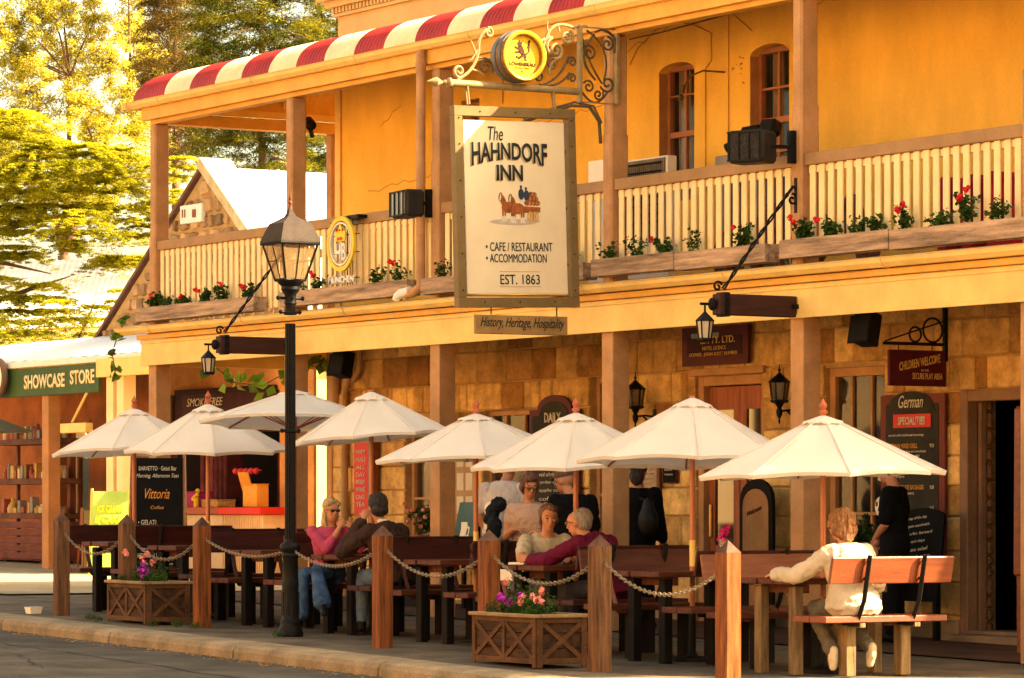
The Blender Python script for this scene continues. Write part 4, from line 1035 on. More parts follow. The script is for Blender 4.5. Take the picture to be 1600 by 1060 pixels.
for y in (-W_ + .05, W_ - .05):
    for z in (-.8, -.45, -.1, .25, .6, .85): mb.sph(sp(y, z, .047), .008, 6, 4)
for y in (-.4, 0, .4):
    for z in (-H_ + .05, H_ - .05): mb.sph(sp(y, z, .047), .008, 6, 4)
sub(mb, 'bolt', iron, frame_)
mb = MB(); sbox(mb, -W_ + .115, W_ - .115, -H_ + .13, H_ - .13, -.012, .012); bd = mb.obj('sign_board', board, sg)
mb = MB()
for z in (-.55, 0, .55): sbox(mb, W_ - .114, W_ - .101, z - .015, z + .015, -.01, .01); sbox(mb, -W_ + .101, -W_ + .114, z - .015, z + .015, -.01, .01)
mb.obj('board_clip', iron, sg)
BW = 2 * (W_ - .115); BT = H_ - .13; BL = -W_ + .115
def bp(s, t, x=.013): return sp(BL + s, BT - t, x)
T = lambda *a, **k: text(*a, sub_of=bd, **k)
T('The', inkblk, .2, bp(.36, .125), SR, SU, width=.17, height=.135, shear=.2, name='lettering')
def arch_w(a, b, w, h):
    q = abs(a) / (w / 2); k = 1 + .42 * q ** 1.8
    top = h / 2; return (a, top - (top - b) * k)
T('HAHNDORF', inkgrey, .2, bp(.500, .300, .012), SR, SU, width=.86, height=.165, bold=.03, warp=arch_w, name='letter_shadow')
T('HAHNDORF', inkblk, .2, bp(.515, .292), SR, SU, width=.86, height=.165, bold=.025, warp=arch_w)
T('INN', inkgrey, .2, bp(.500, .508, .012), SR, SU, width=.30, height=.15, bold=.03, name='letter_shadow')
T('INN', inkblk, .2, bp(.512, .50), SR, SU, width=.30, height=.15, bold=.03)
# little serifs so the capitals read as slab letters
T('\u2022 CAFE / RESTAURANT', inkblk, .1, bp(.60, 1.215), SR, SU, width=.76, height=.085)
T('\u2022 ACCOMMODATION', inkblk, .1, bp(.565, 1.325), SR, SU, width=.69, height=.082)
T('EST. 1863', inkblk, .1, bp(.60, 1.53), SR, SU, width=.45, height=.095)
mb = MB()
for t_ in (1.455, 1.60): sbox(mb, BL + .37, BL + .84, BT - t_ - .002, BT - t_ + .002, .0125, .0145, 0)
sub(mb, 'ruled_line', M('sign fine line', (.35, .2, .12), .5, .05, 5, 0), bd)
# painted dray with two horses and stacked casks
def blob(mb, cy, cz, ry, rz, x, rot=0, n=14, a0=0, a1=2 * math.pi):
    pts = []
    for i in range(n):
        a = a0 + (a1 - a0) * i / (n if a1 - a0 > 6.2 else n - 1); p, q = ry * math.cos(a), rz * math.sin(a)
        pts.append((cy + p * math.cos(rot) - q * math.sin(rot), cz + p * math.sin(rot) + q * math.cos(rot)))
    mb.poly(pts, bp(0, 0, x) , SR, SU, .0012)
chest = M('chestnut paint', (.33, .10, .03), .5, .25, 12, 0); dkb = M('dark navy paint', (.04, .05, .09), .5, .1, 8, 0); cask = M('cask paint', (.30, .09, .03), .5, .3, 14, 0); caskl = M('cask end paint', (.48, .20, .07), .5, .2, 14, 0)
wheel = M('wheel yellow paint', (.68, .35, .06), .5, .1, 8, 0); whs = M('white stocking paint', (.78, .70, .55), .5, .1, 8, 0); shd = M('painted ground shadow', (.52, .42, .33), .6, .1, 6, 0)
c0, z0 = .60, -.82
mb = MB(); blob(mb, c0 - .06, z0 - .155, .27, .03, .0125); blob(mb, c0 + .05, z0 - .145, .2, .02, .0127); sub(mb, 'painting_ground', shd, bd)
mb = MB()
for dy, dz, x in ((-.165, .0, .0135), (-.055, -.012, .0150)):
    blob(mb, c0 + dy + .05, z0 + dz - .015, .075, .055, x); blob(mb, c0 + dy - .005, z0 + dz + .045, .030, .07, x + .0002, .35); blob(mb, c0 + dy - .035, z0 + dz + .085, .022, .045, x + .0004, -.15)
    for l in (-.02, .005, .08, .105): mb.poly([(c0 + dy + l, z0 + dz - .03), (c0 + dy + l + .022, z0 + dz - .03), (c0 + dy + l + .016, z0 + dz - .11), (c0 + dy + l + .002, z0 + dz - .11)], bp(0, 0, x), SR, SU, .001)
sub(mb, 'painted_horses', chest, bd)
mb = MB()
for dy, dz, x in ((-.165, .0, .0152), (-.055, -.012, .0166)):
    for l in (-.022, .003, .078, .104): mb.poly([(c0 + dy + l, z0 + dz - .10), (c0 + dy + l + .02, z0 + dz - .10), (c0 + dy + l + .026, z0 + dz - .155), (c0 + dy + l - .004, z0 + dz - .155)], bp(0, 0, x), SR, SU, .001)
    blob(mb, c0 + dy - .038, z0 + dz + .08, .007, .036, x, -.15)
sub(mb, 'painted_stockings', whs, bd)
mb = MB(); mb.poly([(c0 + .05, z0 + .0), (c0 + .255, z0 - .01), (c0 + .25, z0 - .06), (c0 + .06, z0 - .065)], bp(0, 0, .0130), SR, SU, .001)
for k, (y, z) in enumerate([(.10, .03), (.14, .03), (.18, .03), (.22, .03), (.12, .075), (.16, .075), (.20, .07), (.15, .115), (.185, .11)]): blob(mb, c0 + y, z0 + z, .03, .026, .0136 + .0002 * k)
sub(mb, 'painted_casks', cask, bd)
mb = MB()
for k, (y, z) in enumerate([(.13, .03), (.17, .03), (.21, .03), (.24, .03), (.14, .075), (.18, .075), (.215, .07), (.165, .115), (.2, .11)]): blob(mb, c0 + y, z0 + z, .011, .02, .0160 + .0001 * k)
sub(mb, 'painted_cask_ends', caskl, bd)
mb = MB(); blob(mb, c0 + .035, z0 + .115, .032, .055, .0165); blob(mb, c0 + .035, z0 + .185, .013, .017, .0165); blob(mb, c0 + .095, z0 + .105, .032, .05, .0168); blob(mb, c0 + .09, z0 + .168, .013, .017, .0168); sub(mb, 'painted_drivers', dkb, bd)
mb = MB()
for cy in (.135, .195):
    for i in range(18):
        a, b_ = 2 * math.pi * i / 18, 2 * math.pi * (i + 1) / 18; pts = [(c0 + cy + r_ * math.cos(t_) * .75, z0 - .10 + r_ * math.sin(t_)) for r_, t_ in ((.05, a), (.05, b_), (.038, b_), (.038, a))]; mb.poly(pts, bp(0, 0, .0172), SR, SU, .001)
    for i in range(4): a = math.pi * i / 4; d_ = (math.cos(a) * .75, math.sin(a)); mb.poly([(c0 + cy - d_[0] * .04 - .003, z0 - .10 - d_[1] * .04), (c0 + cy - d_[0] * .04 + .003, z0 - .10 - d_[1] * .04 + .002), (c0 + cy + d_[0] * .04 + .003, z0 - .10 + d_[1] * .04), (c0 + cy + d_[0] * .04 - .003, z0 - .10 + d_[1] * .04 + .002)], bp(0, 0, .0170), SR, SU, .001)
sub(mb, 'painted_wheels', wheel, bd)
# small tail board under it
ts = thing('small_motto_sign', 'narrow brown board with script motto hung under the inn sign', 'sign', (SX, 2.84, 3.16))
mb = MB(); mb.box((SX, 2.84, 3.075), (.03, 1.06, .185), rx=R(.3), bev=.006); mb.obj('sign_board', M('tan sign board', (.34, .20, .07), .6, .12, 3, .15), ts)
text('History, Heritage, Hospitality', inkblk, .1, (SX + .016, 2.85, 3.085), FY, FZ, ts, width=.96, height=.125, shear=.45)
mb = MB()
for y in (2.5, 3.25): mb.tube([(SX, y, 3.17), (SX, y, 3.26)], .008, 6)
mb.obj('hanger', ironG, ts)
# wrought bracket with cask
bk = thing('wrought_iron_bracket', 'cream wrought iron sign bracket with scrolls and spear tip on a verandah post', 'bracket', (SX, 3.96, 5.4))
mb = MB(); zp = 5.372
mb.tube([(SX, 2.03, zp), (SX, 3.50, zp + .004)], .036, 14); mb.lathe([(0, 1.78), (.006, 1.79), (.048, 1.88), (.012, 1.955), (.02, 1.965), (.03, 1.985), (.012, 2.0), (.05, 2.02), (.05, 2.04), (.036, 2.06)], (SX, 0, zp), 10, axis='Y')
mb.obj('sign_pole', ironCr, bk, smooth=True)
mb = MB()
for y in (3.50, 3.935): mb.bx(SX - .03, SX + .03, y, y + .035, 5.27, 6.02, .003)
for z in (5.27, 6.005): mb.bx(SX - .012, SX + .012, 3.536, 3.934, z, z + .012)
for y in (3.517, 3.952):
    for z in (5.35, 5.62, 5.8, 5.95): mb.sph((SX + .032, y, z), .009, 6, 4)
mb.obj('bracket_frame', ironCr, bk)
def scroll(mb, pts, r_=.011):
    mb.tube(pts, r_, 6)
mb = MB()
S_ = lambda c, r0, tu, a0, d_=1, re=.18: spiral((SX, c[0], c[1]), r0, tu, R(a0), FY, FZ, d_, rend=re)
def arc3(p, q, bend, n=12):
    p, q = Vector((SX, *p)), Vector((SX, *q)); d_ = (q - p); nrm = Vector((0, -d_.z, d_.y)); return [p.lerp(q, t) + nrm * bend * 4 * t * (1 - t) for t in [i / n for i in range(n + 1)]]
# scrolls inside the square frame
scroll(mb, arc3((3.60, 5.98), (3.80, 5.50), .22)[::-1]); scroll(mb, S_((3.84, 5.86), .075, 1.4, 90, -1)); scroll(mb, S_((3.84, 5.47), .085, 1.4, 200, 1)); scroll(mb, arc3((3.54, 5.93), (3.78, 5.47), -.06)); scroll(mb, S_((3.63, 5.76), .085, 1.5, 180, -1)); scroll(mb, S_((3.62, 5.43), .065, 1.4, 150, -1)); scroll(mb, S_((3.735, 5.36), .06, 1.4, 30, -1)); scroll(mb, arc3((3.54, 5.38), (3.84, 5.39), -.35)); scroll(mb, arc3((3.80, 5.99), (3.92, 5.78), .3)[::-1])
scroll(mb, arc3((3.69, 5.95), (3.70, 5.50), -.28)); scroll(mb, arc3((3.70, 5.97), (3.90, 5.95), .18))
mb.obj('frame_scrolls', ironG, bk, smooth=True)  # scrolls near the wall get the darker iron, their shade put into the colour
mb = MB()
sb = .016
# left flourish: from the pole up to the cask
scroll(mb, S_((2.14, 5.49), .065, 1.4, -60, -1), sb); scroll(mb, arc3((2.12, 5.41), (2.36, 5.72), -.14), sb); scroll(mb, arc3((2.36, 5.70), (2.50, 5.93), .2)[::-1], sb); scroll(mb, S_((2.47, 5.88), .05, 1.2, 100, -1), sb)
scroll(mb, [(SX, 2.33, 5.66), (SX, 2.29, 5.76), (SX, 2.27, 5.80)], [.014, .01, .003]); scroll(mb, [(SX, 2.26, 5.52), (SX, 2.36, 5.5), (SX, 2.42, 5.46)], [.014, .01, .003]); scroll(mb, [(SX, 2.36, 5.72), (SX, 2.28, 5.61), (SX, 2.24, 5.6)], [.014, .01, .003])
# right flourish: cask to frame
scroll(mb, S_((3.37, 5.90), .075, 1.5, 60, -1), sb); scroll(mb, arc3((3.10, 5.80), (3.46, 5.99), .28), sb); scroll(mb, S_((3.24, 5.76), .085, 1.5, 250, 1), sb); scroll(mb, S_((3.07, 5.72), .05, 1.3, 60, -1), sb); scroll(mb, arc3((3.02, 5.79), (3.20, 5.88), .12), sb); scroll(mb, arc3((3.16, 5.52), (3.24, 5.67), .15), sb)
scroll(mb, [(SX, 3.17, 5.86), (SX, 3.14, 5.98), (SX, 3.15, 6.05)], [.014, .01, .003]); scroll(mb, [(SX, 3.28, 5.95), (SX, 3.27, 6.0), (SX, 3.3, 6.03)], [.014, .01, .003]); scroll(mb, [(SX, 3.44, 5.99), (SX, 3.5, 6.02), (SX, 3.60, 6.02)], .014)
scroll(mb, arc3((3.20, 5.88), (3.17, 5.72), -.3), sb)
mb.obj('upper_scrolls', ironCr, bk, smooth=True)
mb = MB()
scroll(mb, S_((2.44, 5.55), .075, 1.5, 0, 1), .011); scroll(mb, arc3((2.36, 5.63), (2.52, 5.50), .3), .011); scroll(mb, S_((3.05, 5.50), .06, 1.4, 90, 1), .011); scroll(mb, S_((3.20, 5.62), .065, 1.4, 30, 1), .011); scroll(mb, S_((3.43, 5.66), .055, 1.4, 200, -1), .011); scroll(mb, S_((3.43, 5.50), .05, 1.4, 200, -1), .011); scroll(mb, arc3((3.10, 5.42), (3.38, 5.71), -.12), .011); scroll(mb, arc3((3.05, 5.42), (3.40, 5.55), -.15), .011)
mb.obj('lower_scrolls', ironG, bk, smooth=True)  # same darker iron, painting shade onto the lower scrolls
mb = MB()
for y in (2.22, 3.20):
    for s_ in (-.02, .02): mb.tube([(SX + s_, y, 5.37), (SX + s_, y + .025, 5.18)], .010, 6)
mb.obj('hanger_strap', ironCr, bk)
cask_ = thing('cask_emblem', 'small wooden cask with a yellow lion emblem head mounted on the bracket', 'cask', (SX, 2.78, 5.41))
CY, CZ = 2.78, 5.665
mb = MB(); mb.lathe([(.0, -.09), (.225, -.09), (.238, -.05), (.245, 0), (.248, .06), (.24, .12), (.228, .155), (.20, .155), (.198, .115)], (SX, CY, CZ), 32, axis='X')
cb = mb.obj('cask_staves', M('cask oak', (.30, .12, .035), .5, .2, 6, .2, grain=(1, 5, 5)), cask_, smooth=True)
mb = MB()
for x0, r0, r1 in ((-.085, .230, .240), (-.03, .245, .249), (.06, .2495, .247)): mb.lathe([(r0, x0), (r0 + .006, x0), (r1 + .006, x0 + .05), (r1, x0 + .05)], (SX, CY, CZ), 32, axis='X')
mb.obj('hoop', M('hoop steel', (.14, .13, .12), .5, .1, 8, .1, metal=.5), cask_, smooth=True)
mb = MB(); mb.lathe([(.206, .116), (.236, .150), (.244, .168), (.236, .176), (.214, .17), (.203, .15), (.2, .12)], (SX, CY, CZ), 36, axis='X', cap=False); mb.obj('cask_rim', yellowP, cask_, smooth=True)
mb = MB(); mb.lathe([(.0, .105), (.197, .105), (.197, .117), (.0, .117)], (SX, CY, CZ), 36, axis='X'); hd = mb.obj('cask_head', yellowP, cask_)
blk = M('brown black emblem', (.07, .02, .01), .5, .1, 6, 0)
mb = MB(); o_ = (SX + .118, CY, CZ)
# stylised rampant lion
for pts in ([(-.06, .10), (-.03, .135), (-.02, .11), (.0, .13), (.0, .10), (-.01, .075), (-.04, .07)], [(-.045, .075), (.0, .08), (.02, .04), (.03, .0), (.01, -.02), (-.02, .0), (-.04, .03)], [(-.04, .055), (-.085, .075), (-.09, .06), (-.05, .035)], [(-.03, .03), (-.085, .02), (-.08, .005), (-.02, .005)], [(.0, .0), (-.04, -.03), (-.07, -.02), (-.075, -.035), (-.03, -.055), (.01, -.03)], [(.02, .0), (.05, -.02), (.04, -.05), (.065, -.06), (.03, -.065), (.015, -.03)], [(.03, .0), (.07, .03), (.055, .07), (.07, .11), (.085, .12), (.08, .07), (.09, .03), (.05, -.01)], [(.06, .115), (.075, .14), (.095, .13), (.08, .105)]):
    mb.poly([(a, b + .02) for a, b in pts], o_, FY, FZ, .003)
sub(mb, 'lion_emblem', blk, hd)
text('L\u00d6WENBR\u00c4U', blk, .1, (SX + .118, CY, CZ - .075), FY, FZ, sub_of=hd, width=.29, height=.045, bold=.02)
text('M\u00dcNCHEN', blk, .1, (SX + .118, CY, CZ - .115), FY, FZ, sub_of=hd, width=.17, height=.022)
text('M', blk, .1, (SX + .118, CY, CZ - .15), FY, FZ, sub_of=hd, width=.022, height=.022)
# gnarled iron stay behind
mb = MB(); mb.tube([(-6.9, 3.6, 5.18), (-6.6, 3.7, 5.25), (-6.2, 3.75, 5.30), (-5.95, 3.8, 5.27), (-5.85, 3.85, 5.12), (-5.85, 3.87, 4.9)], .018, 6); mb.tube([(-6.85, 3.6, 5.22), (-6.5, 3.7, 5.29), (-6.15, 3.76, 5.33), (-5.9, 3.82, 5.27), (-5.82, 3.86, 5.1)], .012, 6)
o = mb.obj('bent_cable_bundle', ironG); tag(o, 'bent bundle of cables beside the verandah post behind the inn sign', 'cable')

# ---- beer emblem on the railing
hb = thing('oval_crown_emblem', 'round yellow and white emblem with a crown over white letters on the balcony rail', 'sign', (-10.88, 3.8, 4.2))
mb = MB(); cx, cz, y = -10.88, 4.21, 3.78
def ringp(mb, r0, r1, y, t_, n=36):
    mb.lathe([(r0, y), (r1, y), (r1, y - t_), (r0, y - t_), (r0, y)], (cx, 0, cz), n, axis='Y', cap=False)
ringp(mb, .255, .305, y, .03); mb.obj('outer_ring', yellowP, hb)
mb = MB(); ringp(mb, .222, .240, y, .03); mb.obj('inner_ring', whitep, hb)
mb = MB(); cr_ = [(-.10, .0), (.10, .0), (.115, .09), (.08, .13), (.05, .09), (.03, .15), (0, .19), (-.03, .15), (-.05, .09), (-.08, .13), (-.115, .09)]
mb.poly([(a, b + .0) for a, b in cr_], (cx, y - .012, cz + .03), FX, FZ, .02); mb.obj('crown', yellowP, hb)
mb = MB(); mb.poly([(-.06, 0), (.06, 0), (.05, .035), (-.05, .035)], (cx, y - .034, cz + .04), FX, FZ, .006)
for q in (-.07, 0, .07): mb.sph((cx + q, y - .04, cz + .15), .012, 8, 6)
mb.obj('crown_jewels', redE, hb)
text('HB', whitep, .1, (cx, y - .012, cz - .09), FX, FZ, hb, width=.22, height=.20, bold=.02, depth=.015)
text('M\u00dcNCHEN', whitep, .1, (cx, y - .0, cz - .385), FX, FZ, hb, width=.56, height=.095, bold=.03, depth=.02)
mb = MB()
for q in (-.18, -.06, .06, .18): mb.tube([(cx + q, y + .03, cz - .5), (cx + q, y + .03, cz + .3)], .006, 5)
for q in (-.38, -.1, .1, .25): mb.tube([(cx - .32, y + .03, cz + q), (cx + .32, y + .03, cz + q)], .006, 5)
mb.bx(cx + .05, cx + .3, y + .02, y + .15, cz + .27, cz + .31); mb.obj('wire_back_frame', iron, hb)

# ---- floodlights
def flood(name, label, c, d, rz, louvre):
    t = thing(name, label, 'floodlight', c); mb = MB(); c = Vector(c)
    M3 = Matrix.Rotation(rz, 3, 'Z')
    mb.box(c, d, rz=rz, bev=.03)
    mb.obj('housing', M('black lamp housing', (.028, .024, .02), .6, .2, 5, .2), t)
    mb = MB(); f_ = c + M3 @ Vector((0, -d[1] / 2 - .006, 0))
    mb.box(f_, (d[0] * .88, .012, d[2] * .82), rz=rz, bev=.004); g_ = mb.obj('lens', glass('lamp lens', (.16, .14, .11), .15) if louvre else M('black lens mesh', (.03, .025, .02), .7, .3, 60, .3), t)
    mb = MB()
    for k in range(4): mb.box(f_ + M3 @ Vector((-d[0] * .42 + k * d[0] * .28, -.014, 0)), (.014, .012, d[2] * .86), rz=rz)
    for s_ in (-1, 1): mb.box(f_ + M3 @ Vector((0, -.014, s_ * d[2] * .43)), (d[0] * .9, .014, .016), rz=rz)
    mb.obj('lens_guard', iron, t)
    mb = MB(); mb.tube([c + M3 @ Vector((d[0] * .45, 0, 0)), (c.x + .20, 3.84, c.z)], .018, 8); mb.bx(c.x + .17, c.x + .23, 3.83, 3.90, c.z - .15, c.z + .15); mb.obj('mounting_bracket', iron, t)
flood('floodlight', 'black floodlight with glass louvres on the post beside the downpipe', (-9.36, 3.72, 4.54), (.44, .22, .29), R(-8), True)
flood('floodlight', 'large black floodlight hung from the right hand balcony post', (-2.86, 3.56, 4.60), (.38, .28, .30), R(25), False)
# speakers under the beam
for lab, x in (('black loudspeaker hung under the beam right of the street lamp', -11.72), ('black loudspeaker hung under the beam beside the right hand post', -2.05)):
    t = thing('loudspeaker', lab, 'speaker', (x, 4.25, 3.0)); mb = MB(); mb.box((x, 4.25, 2.93), (.18, .20, .30), rx=R(-14), rz=R(20), bev=.01); mb.obj('cabinet', M('matt black', (.008, .008, .008), .7, .2, 6, .1), t)
    mb = MB(); mb.box((x - .035, 4.155, 2.92), (.15, .012, .26), rx=R(-14), rz=R(20), bev=.004); mb.obj('grille', M('grille cloth', (.012, .011, .01), .95, .2, 30, .3), t)
    mb = MB(); mb.bx(x - .02, x + .02, 4.2, 4.3, 3.07, 3.21); mb.obj('bracket', iron, t)

# ---- projecting beams with lanterns and twisted stays
def lantern(c, w_, h_, glassm, t, seg=4, rot=.5):
    x, y, z = c
    mb = MB(); mb.lathe([(w_ * .50, z), (w_ * .62, z + .015), (w_ * .62, z + .03), (w_ * .46, z + .034)], (x, y, 0), seg, phase=rot); mb.lathe([(w_ * .70, z + h_ * .68), (w_ * .76, z + h_ * .70), (w_ * .5, z + h_ * .82), (w_ * .22, z + h_ * .94), (w_ * .1, z + h_), (0, z + h_ + .01)], (x, y, 0), seg, phase=rot)
    for k in range(seg):
        a = 2 * math.pi * (k + rot) / seg; mb.tube([(x + math.cos(a) * w_ * .48, y + math.sin(a) * w_ * .48, z + .02), (x + math.cos(a) * w_ * .66, y + math.sin(a) * w_ * .66, z + h_ * .70)], .008, 5)
    mb.obj('lantern_frame', iron, t)
    mb = MB(); mb.lathe([(w_ * .44, z + .03), (w_ * .62, z + h_ * .69)], (x, y, 0), seg, phase=rot); g_ = MB(); 
    g_.lathe([(w_ * .44, z + .035), (w_ * .62, z + h_ * .68)], (x, y, 0), seg, phase=rot)
    g_.f = [f for f in g_.f if len(f) == 4]; g_.mi = g_.mi[:len(g_.f)]; g_.tone = g_.tone[:len(g_.f)]
    g_.obj('lantern_glass', glassm, t)
milk = M('milky lamp glass', (.78, .64, .44), .25, .04, 5, 0, trans=.4)
lampglass = glass('street lamp glass', (.42, .27, .12), .15, alpha=.45)
for x, lab, lab2 in ((-12.34, 'heavy dark timber bracket beam with twisted stay behind the street lamp', 'black hanging lantern with milky panes at the left bracket beam'), (-2.64, 'heavy dark timber bracket beam with twisted stay on the right hand post', 'black hanging lantern with milky panes at the right bracket beam')):
    t = thing('bracket_beam', lab, 'beam', (x, 3.85, 3.13))
    mb = MB(); mb.bx(x - .06, x + .06, 3.0, 3.86, 3.045, 3.235, .008); mb.obj('timber_beam', M('dark bracket timber', (.055, .022, .016), .6, .2, 3, .3, grain=(6, .6, 6)), t)
    mb = MB(); mb.bx(x - .07, x + .07, 3.05, 3.11, 3.03, 3.25, .004); mb.bx(x + .061, x + .075, 3.80, 3.95, 3.12, 3.16)
    for z in (3.09, 3.19): mb.sph((x + .073, 3.08, z), .012, 6, 5)
    mb.obj('iron_strap', iron, t)
    mb = MB(); p, q = Vector((x, 3.08, 3.28)), Vector((x, 3.80, 4.17)); pts = [p.lerp(q, i / 40) for i in range(41)]
    for s_ in (0, math.pi):
        d_ = (q - p).normalized(); a_ = d_.cross(Vector((1, 0, 0))).normalized(); b_ = Vector((1, 0, 0))
        mb.tube([pt + (a_ * math.cos(i * .55 + s_) + b_ * math.sin(i * .55 + s_)) * .011 for i, pt in enumerate(pts)], .010, 5)
    mb.tube(spiral((x, 3.02, 3.30), .05, 1.2, R(20), FY, FZ, 1), .011, 6); mb.tube([q, (x, 3.86, 4.24), (x, 3.89, 4.22)], .014, 6); mb.tube(spiral((x, 3.85, 4.12), .055, 1.2, R(90), FY, FZ, -1), .011, 6); mb.bx(x - .02, x + .02, 3.885, 3.90, 4.0, 4.32); mb.obj('twisted_stay', iron, t, smooth=True)
    l_ = thing('hanging_lantern', lab2, 'lantern', (x, 2.88, 2.8)); lantern((x, 2.88, 2.80), .115, .27, milk, l_, 6, 0)
    mb = MB(); mb.tube([(x, 2.88, 3.06), (x, 2.88, 3.14), (x, 3.0, 3.14)], .012, 6); mb.sph((x, 2.96, 3.14), (.04, .04, .06), 10, 8); mb.tube([(x, 2.83, 3.14), (x, 2.93, 3.14)], .014, 6); mb.obj('lantern_hook', iron, l_)

# ---- wall lamps
for px_, lab in ((-8.02, 'black wall lamp left of the double doors'), (-5.43, 'black wall lamp right of the double doors')):
    t = thing('wall_lamp', lab, 'lamp', (px_, 5.98, 2.4)); y = 5.74
    lantern((px_, y, 2.36), .15, .30, glass('smoky lamp glass', (.08, .06, .035), .1, alpha=.6), t, 6, 0)
    mb = MB(); mb.tube([(px_, y, 2.66), (px_, y, 2.75)], [.012, .003], 6); mb.sph((px_, y, 2.69), .016, 8, 6); mb.lathe([(.0, 2.14), (.012, 2.17), (.008, 2.2), (.03, 2.24), (.035, 2.28), (.02, 2.31), (.05, 2.36), (.0, 2.365)], (px_, y, 0), 12)
    mb.tube([(px_, y + .02, 2.28), (px_, y + .12, 2.29), (px_, y + .24, 2.28)], .012, 6); mb.tube([(px_, y + .1, 2.28), (px_, y + .2, 2.2), (px_, y + .24, 2.08)], .010, 6); mb.bx(px_ - .03, px_ + .03, y + .235, y + .25, 2.05, 2.36, .004); mb.obj('lamp_arm', iron, t, smooth=True)

# ---- wall signs and boards
def fboard(name, lab, x0, x1, z0, z1, y, m_, fm, fw=.03, arch=0, cat='sign'):
    t = thing(name, lab, cat, ((x0 + x1) / 2, y, z0))
    n = 12
    def outline(a, b, c, d, rise):
        pts = [(a, c), (b, c), (b, d)]
        if rise:
            s = (b - a) * .16; pts += [(b - s, d)] ; cxx = (a + b) / 2
            pts += [(cxx + (cxx - a - s) * math.cos(math.pi * i / n), d + rise * math.sin(math.pi * i / n)) for i in range(1, n)] + [(a + s, d)]
        pts += [(a, d)]; return pts
    mb = MB(); mb.poly(outline(x0, x1, z0, z1, arch), (0, y, 0), FX, FZ, .03); mb.obj('board_frame', fm, t)
    mb = MB(); mb.poly(outline(x0 + fw, x1 - fw, z0 + fw, z1 - fw, arch), (0, y - .031, 0), FX, FZ, .006); b_ = mb.obj('board_face', m_, t)
    return t, b_, y - .038
plum = M('plum frame paint', (.10, .02, .022), .5, .12, 4, .1)
t, b_, y = fboard('licence_sign', 'plum framed licence sign over the double doors', -7.38, -6.20, 2.79, 3.19, 5.93, maroon, plum, .10)
text('.... PTY. LTD.', gold, .1, (-6.72, y, 3.05), FX, FZ, sub_of=b_, width=.62, height=.075, bold=.02); text('HOTEL LICENCE', gold, .1, (-6.78, y, 2.965), FX, FZ, sub_of=b_, width=.42, height=.04); text('LICENSEE - JASON SCOTT DUFFIELD', gold, .1, (-6.80, y, 2.90), FX, FZ, sub_of=b_, width=.86, height=.045, bold=.01)
mb = MB(); mb.box((-6.95, y, 3.10), (.5, .005, .05)); sub(mb, 'lettering', M('blue grey paint', (.25, .33, .33), .5, .1, 5, 0), b_)
# German specialities
t, b_, y = fboard('menu_blackboard', 'tall grey menu board headed German Specialities by the wide doorway', -4.02, -3.03, .84, 2.40, 5.96, slate, M('red brown board frame', (.16, .035, .02), .5, .12, 4, .1), .09, .0)
mb = MB(); n = 12; mb.poly([(-3.93, 2.22), (-3.14, 2.22)] + [(-3.535 + .33 * math.cos(math.pi * i / n), 2.30 + .13 * math.sin(math.pi * i / n)) for i in range(n + 1)], (0, 5.922, 0), FX, FZ, .008); mb.obj('board_head', slate, t)
y -= .008
text('German', cal, .1, (-3.52, y - .004, 2.33), FX, FZ, t, width=.38, height=.12, shear=.3, name='heading')
mb = MB(); mb.bx(-3.80, -3.22, y - .002, y + .002, 2.08, 2.21); hb_ = mb.obj('heading_panel', redE, t); text('SPECIALITIES', cal, .1, (-3.51, y - .003, 2.145), FX, FZ, sub_of=hb_, width=.42, height=.08, bold=.03)
z = 2.02
for head, lines in (('', ['served with traditional trimmings']), ('GERMAN MIXED GRILL', ['sausage, smoked chop and sauerkraut', 'with mustard and potato salad']), ('BAVARIAN SMOKED CHOP', ['with red cabbage, mashed potato', 'and house gravy']), ("CHEF'S DELUXE SAUSAGES", ['bratwurst and weisswurst', 'served with salad']), ('APPLE STRUDEL', ['warm with cream and ice cream', 'baked daily']), ('LEBERKASE PLATE', ['on rye bread', 'with pickles']), ('GOULASH SOUP', ['with a warm bread roll']), ('KRANSKY ROLL', [])):
    if head: text(head, calO, .1, (-3.87, y, z - .03), FX, FZ, sub_of=b_, width=.024 * len(head) + .02, height=.048, center=False, bold=.02); text('9.50', cal, .1, (-3.2, y, z - .03), FX, FZ, sub_of=b_, width=.06, height=.035); z -= .07
    for l in lines: text(l, cal, .1, (-3.87, y, z - .015), FX, FZ, sub_of=b_, width=.0165 * len(l), height=.03, center=False); z -= .042
    z -= .045
# leaning lower chalkboard
t = thing('leaning_chalkboard', 'small black chalkboard leaning below the German menu board', 'chalkboard', (-3.2, 5.6, 0)); mb = MB()
UL = Vector((0, .12, .99)).normalized(); RL = Vector((1, 0, 0))
mb.poly([(-.32, 0), (.32, 0), (.32, .78)] + [(.32 * math.cos(math.pi * i / 10) , .80 + .09 * math.sin(math.pi * i / 10)) for i in range(1, 10)] + [(-.32, .78)], (-3.05, 5.62, .42), RL, UL, .03); b_ = mb.obj('board_face', blackb, t)
mb = MB(); mb.bx(-3.35, -3.30, 5.6, 5.66, .05, .6); mb.bx(-2.8, -2.75, 5.6, 5.66, .05, .6); mb.obj('board_leg', woodLeg, t)
for k in range(9): text(['soup of the day', 'open sandwich', 'garlic bread', 'fish and chips', 'house salad', 'beef pie', 'pasta', 'roast', 'schnitzel'][k], cal, .1, Vector((-3.28, 5.62, .42)) + UL * (.78 - .075 * k) - Vector((0, .033, 0)), (.995, 0, .10), UL, sub_of=b_, width=.30 + .05 * (k % 3), height=.035, center=False)
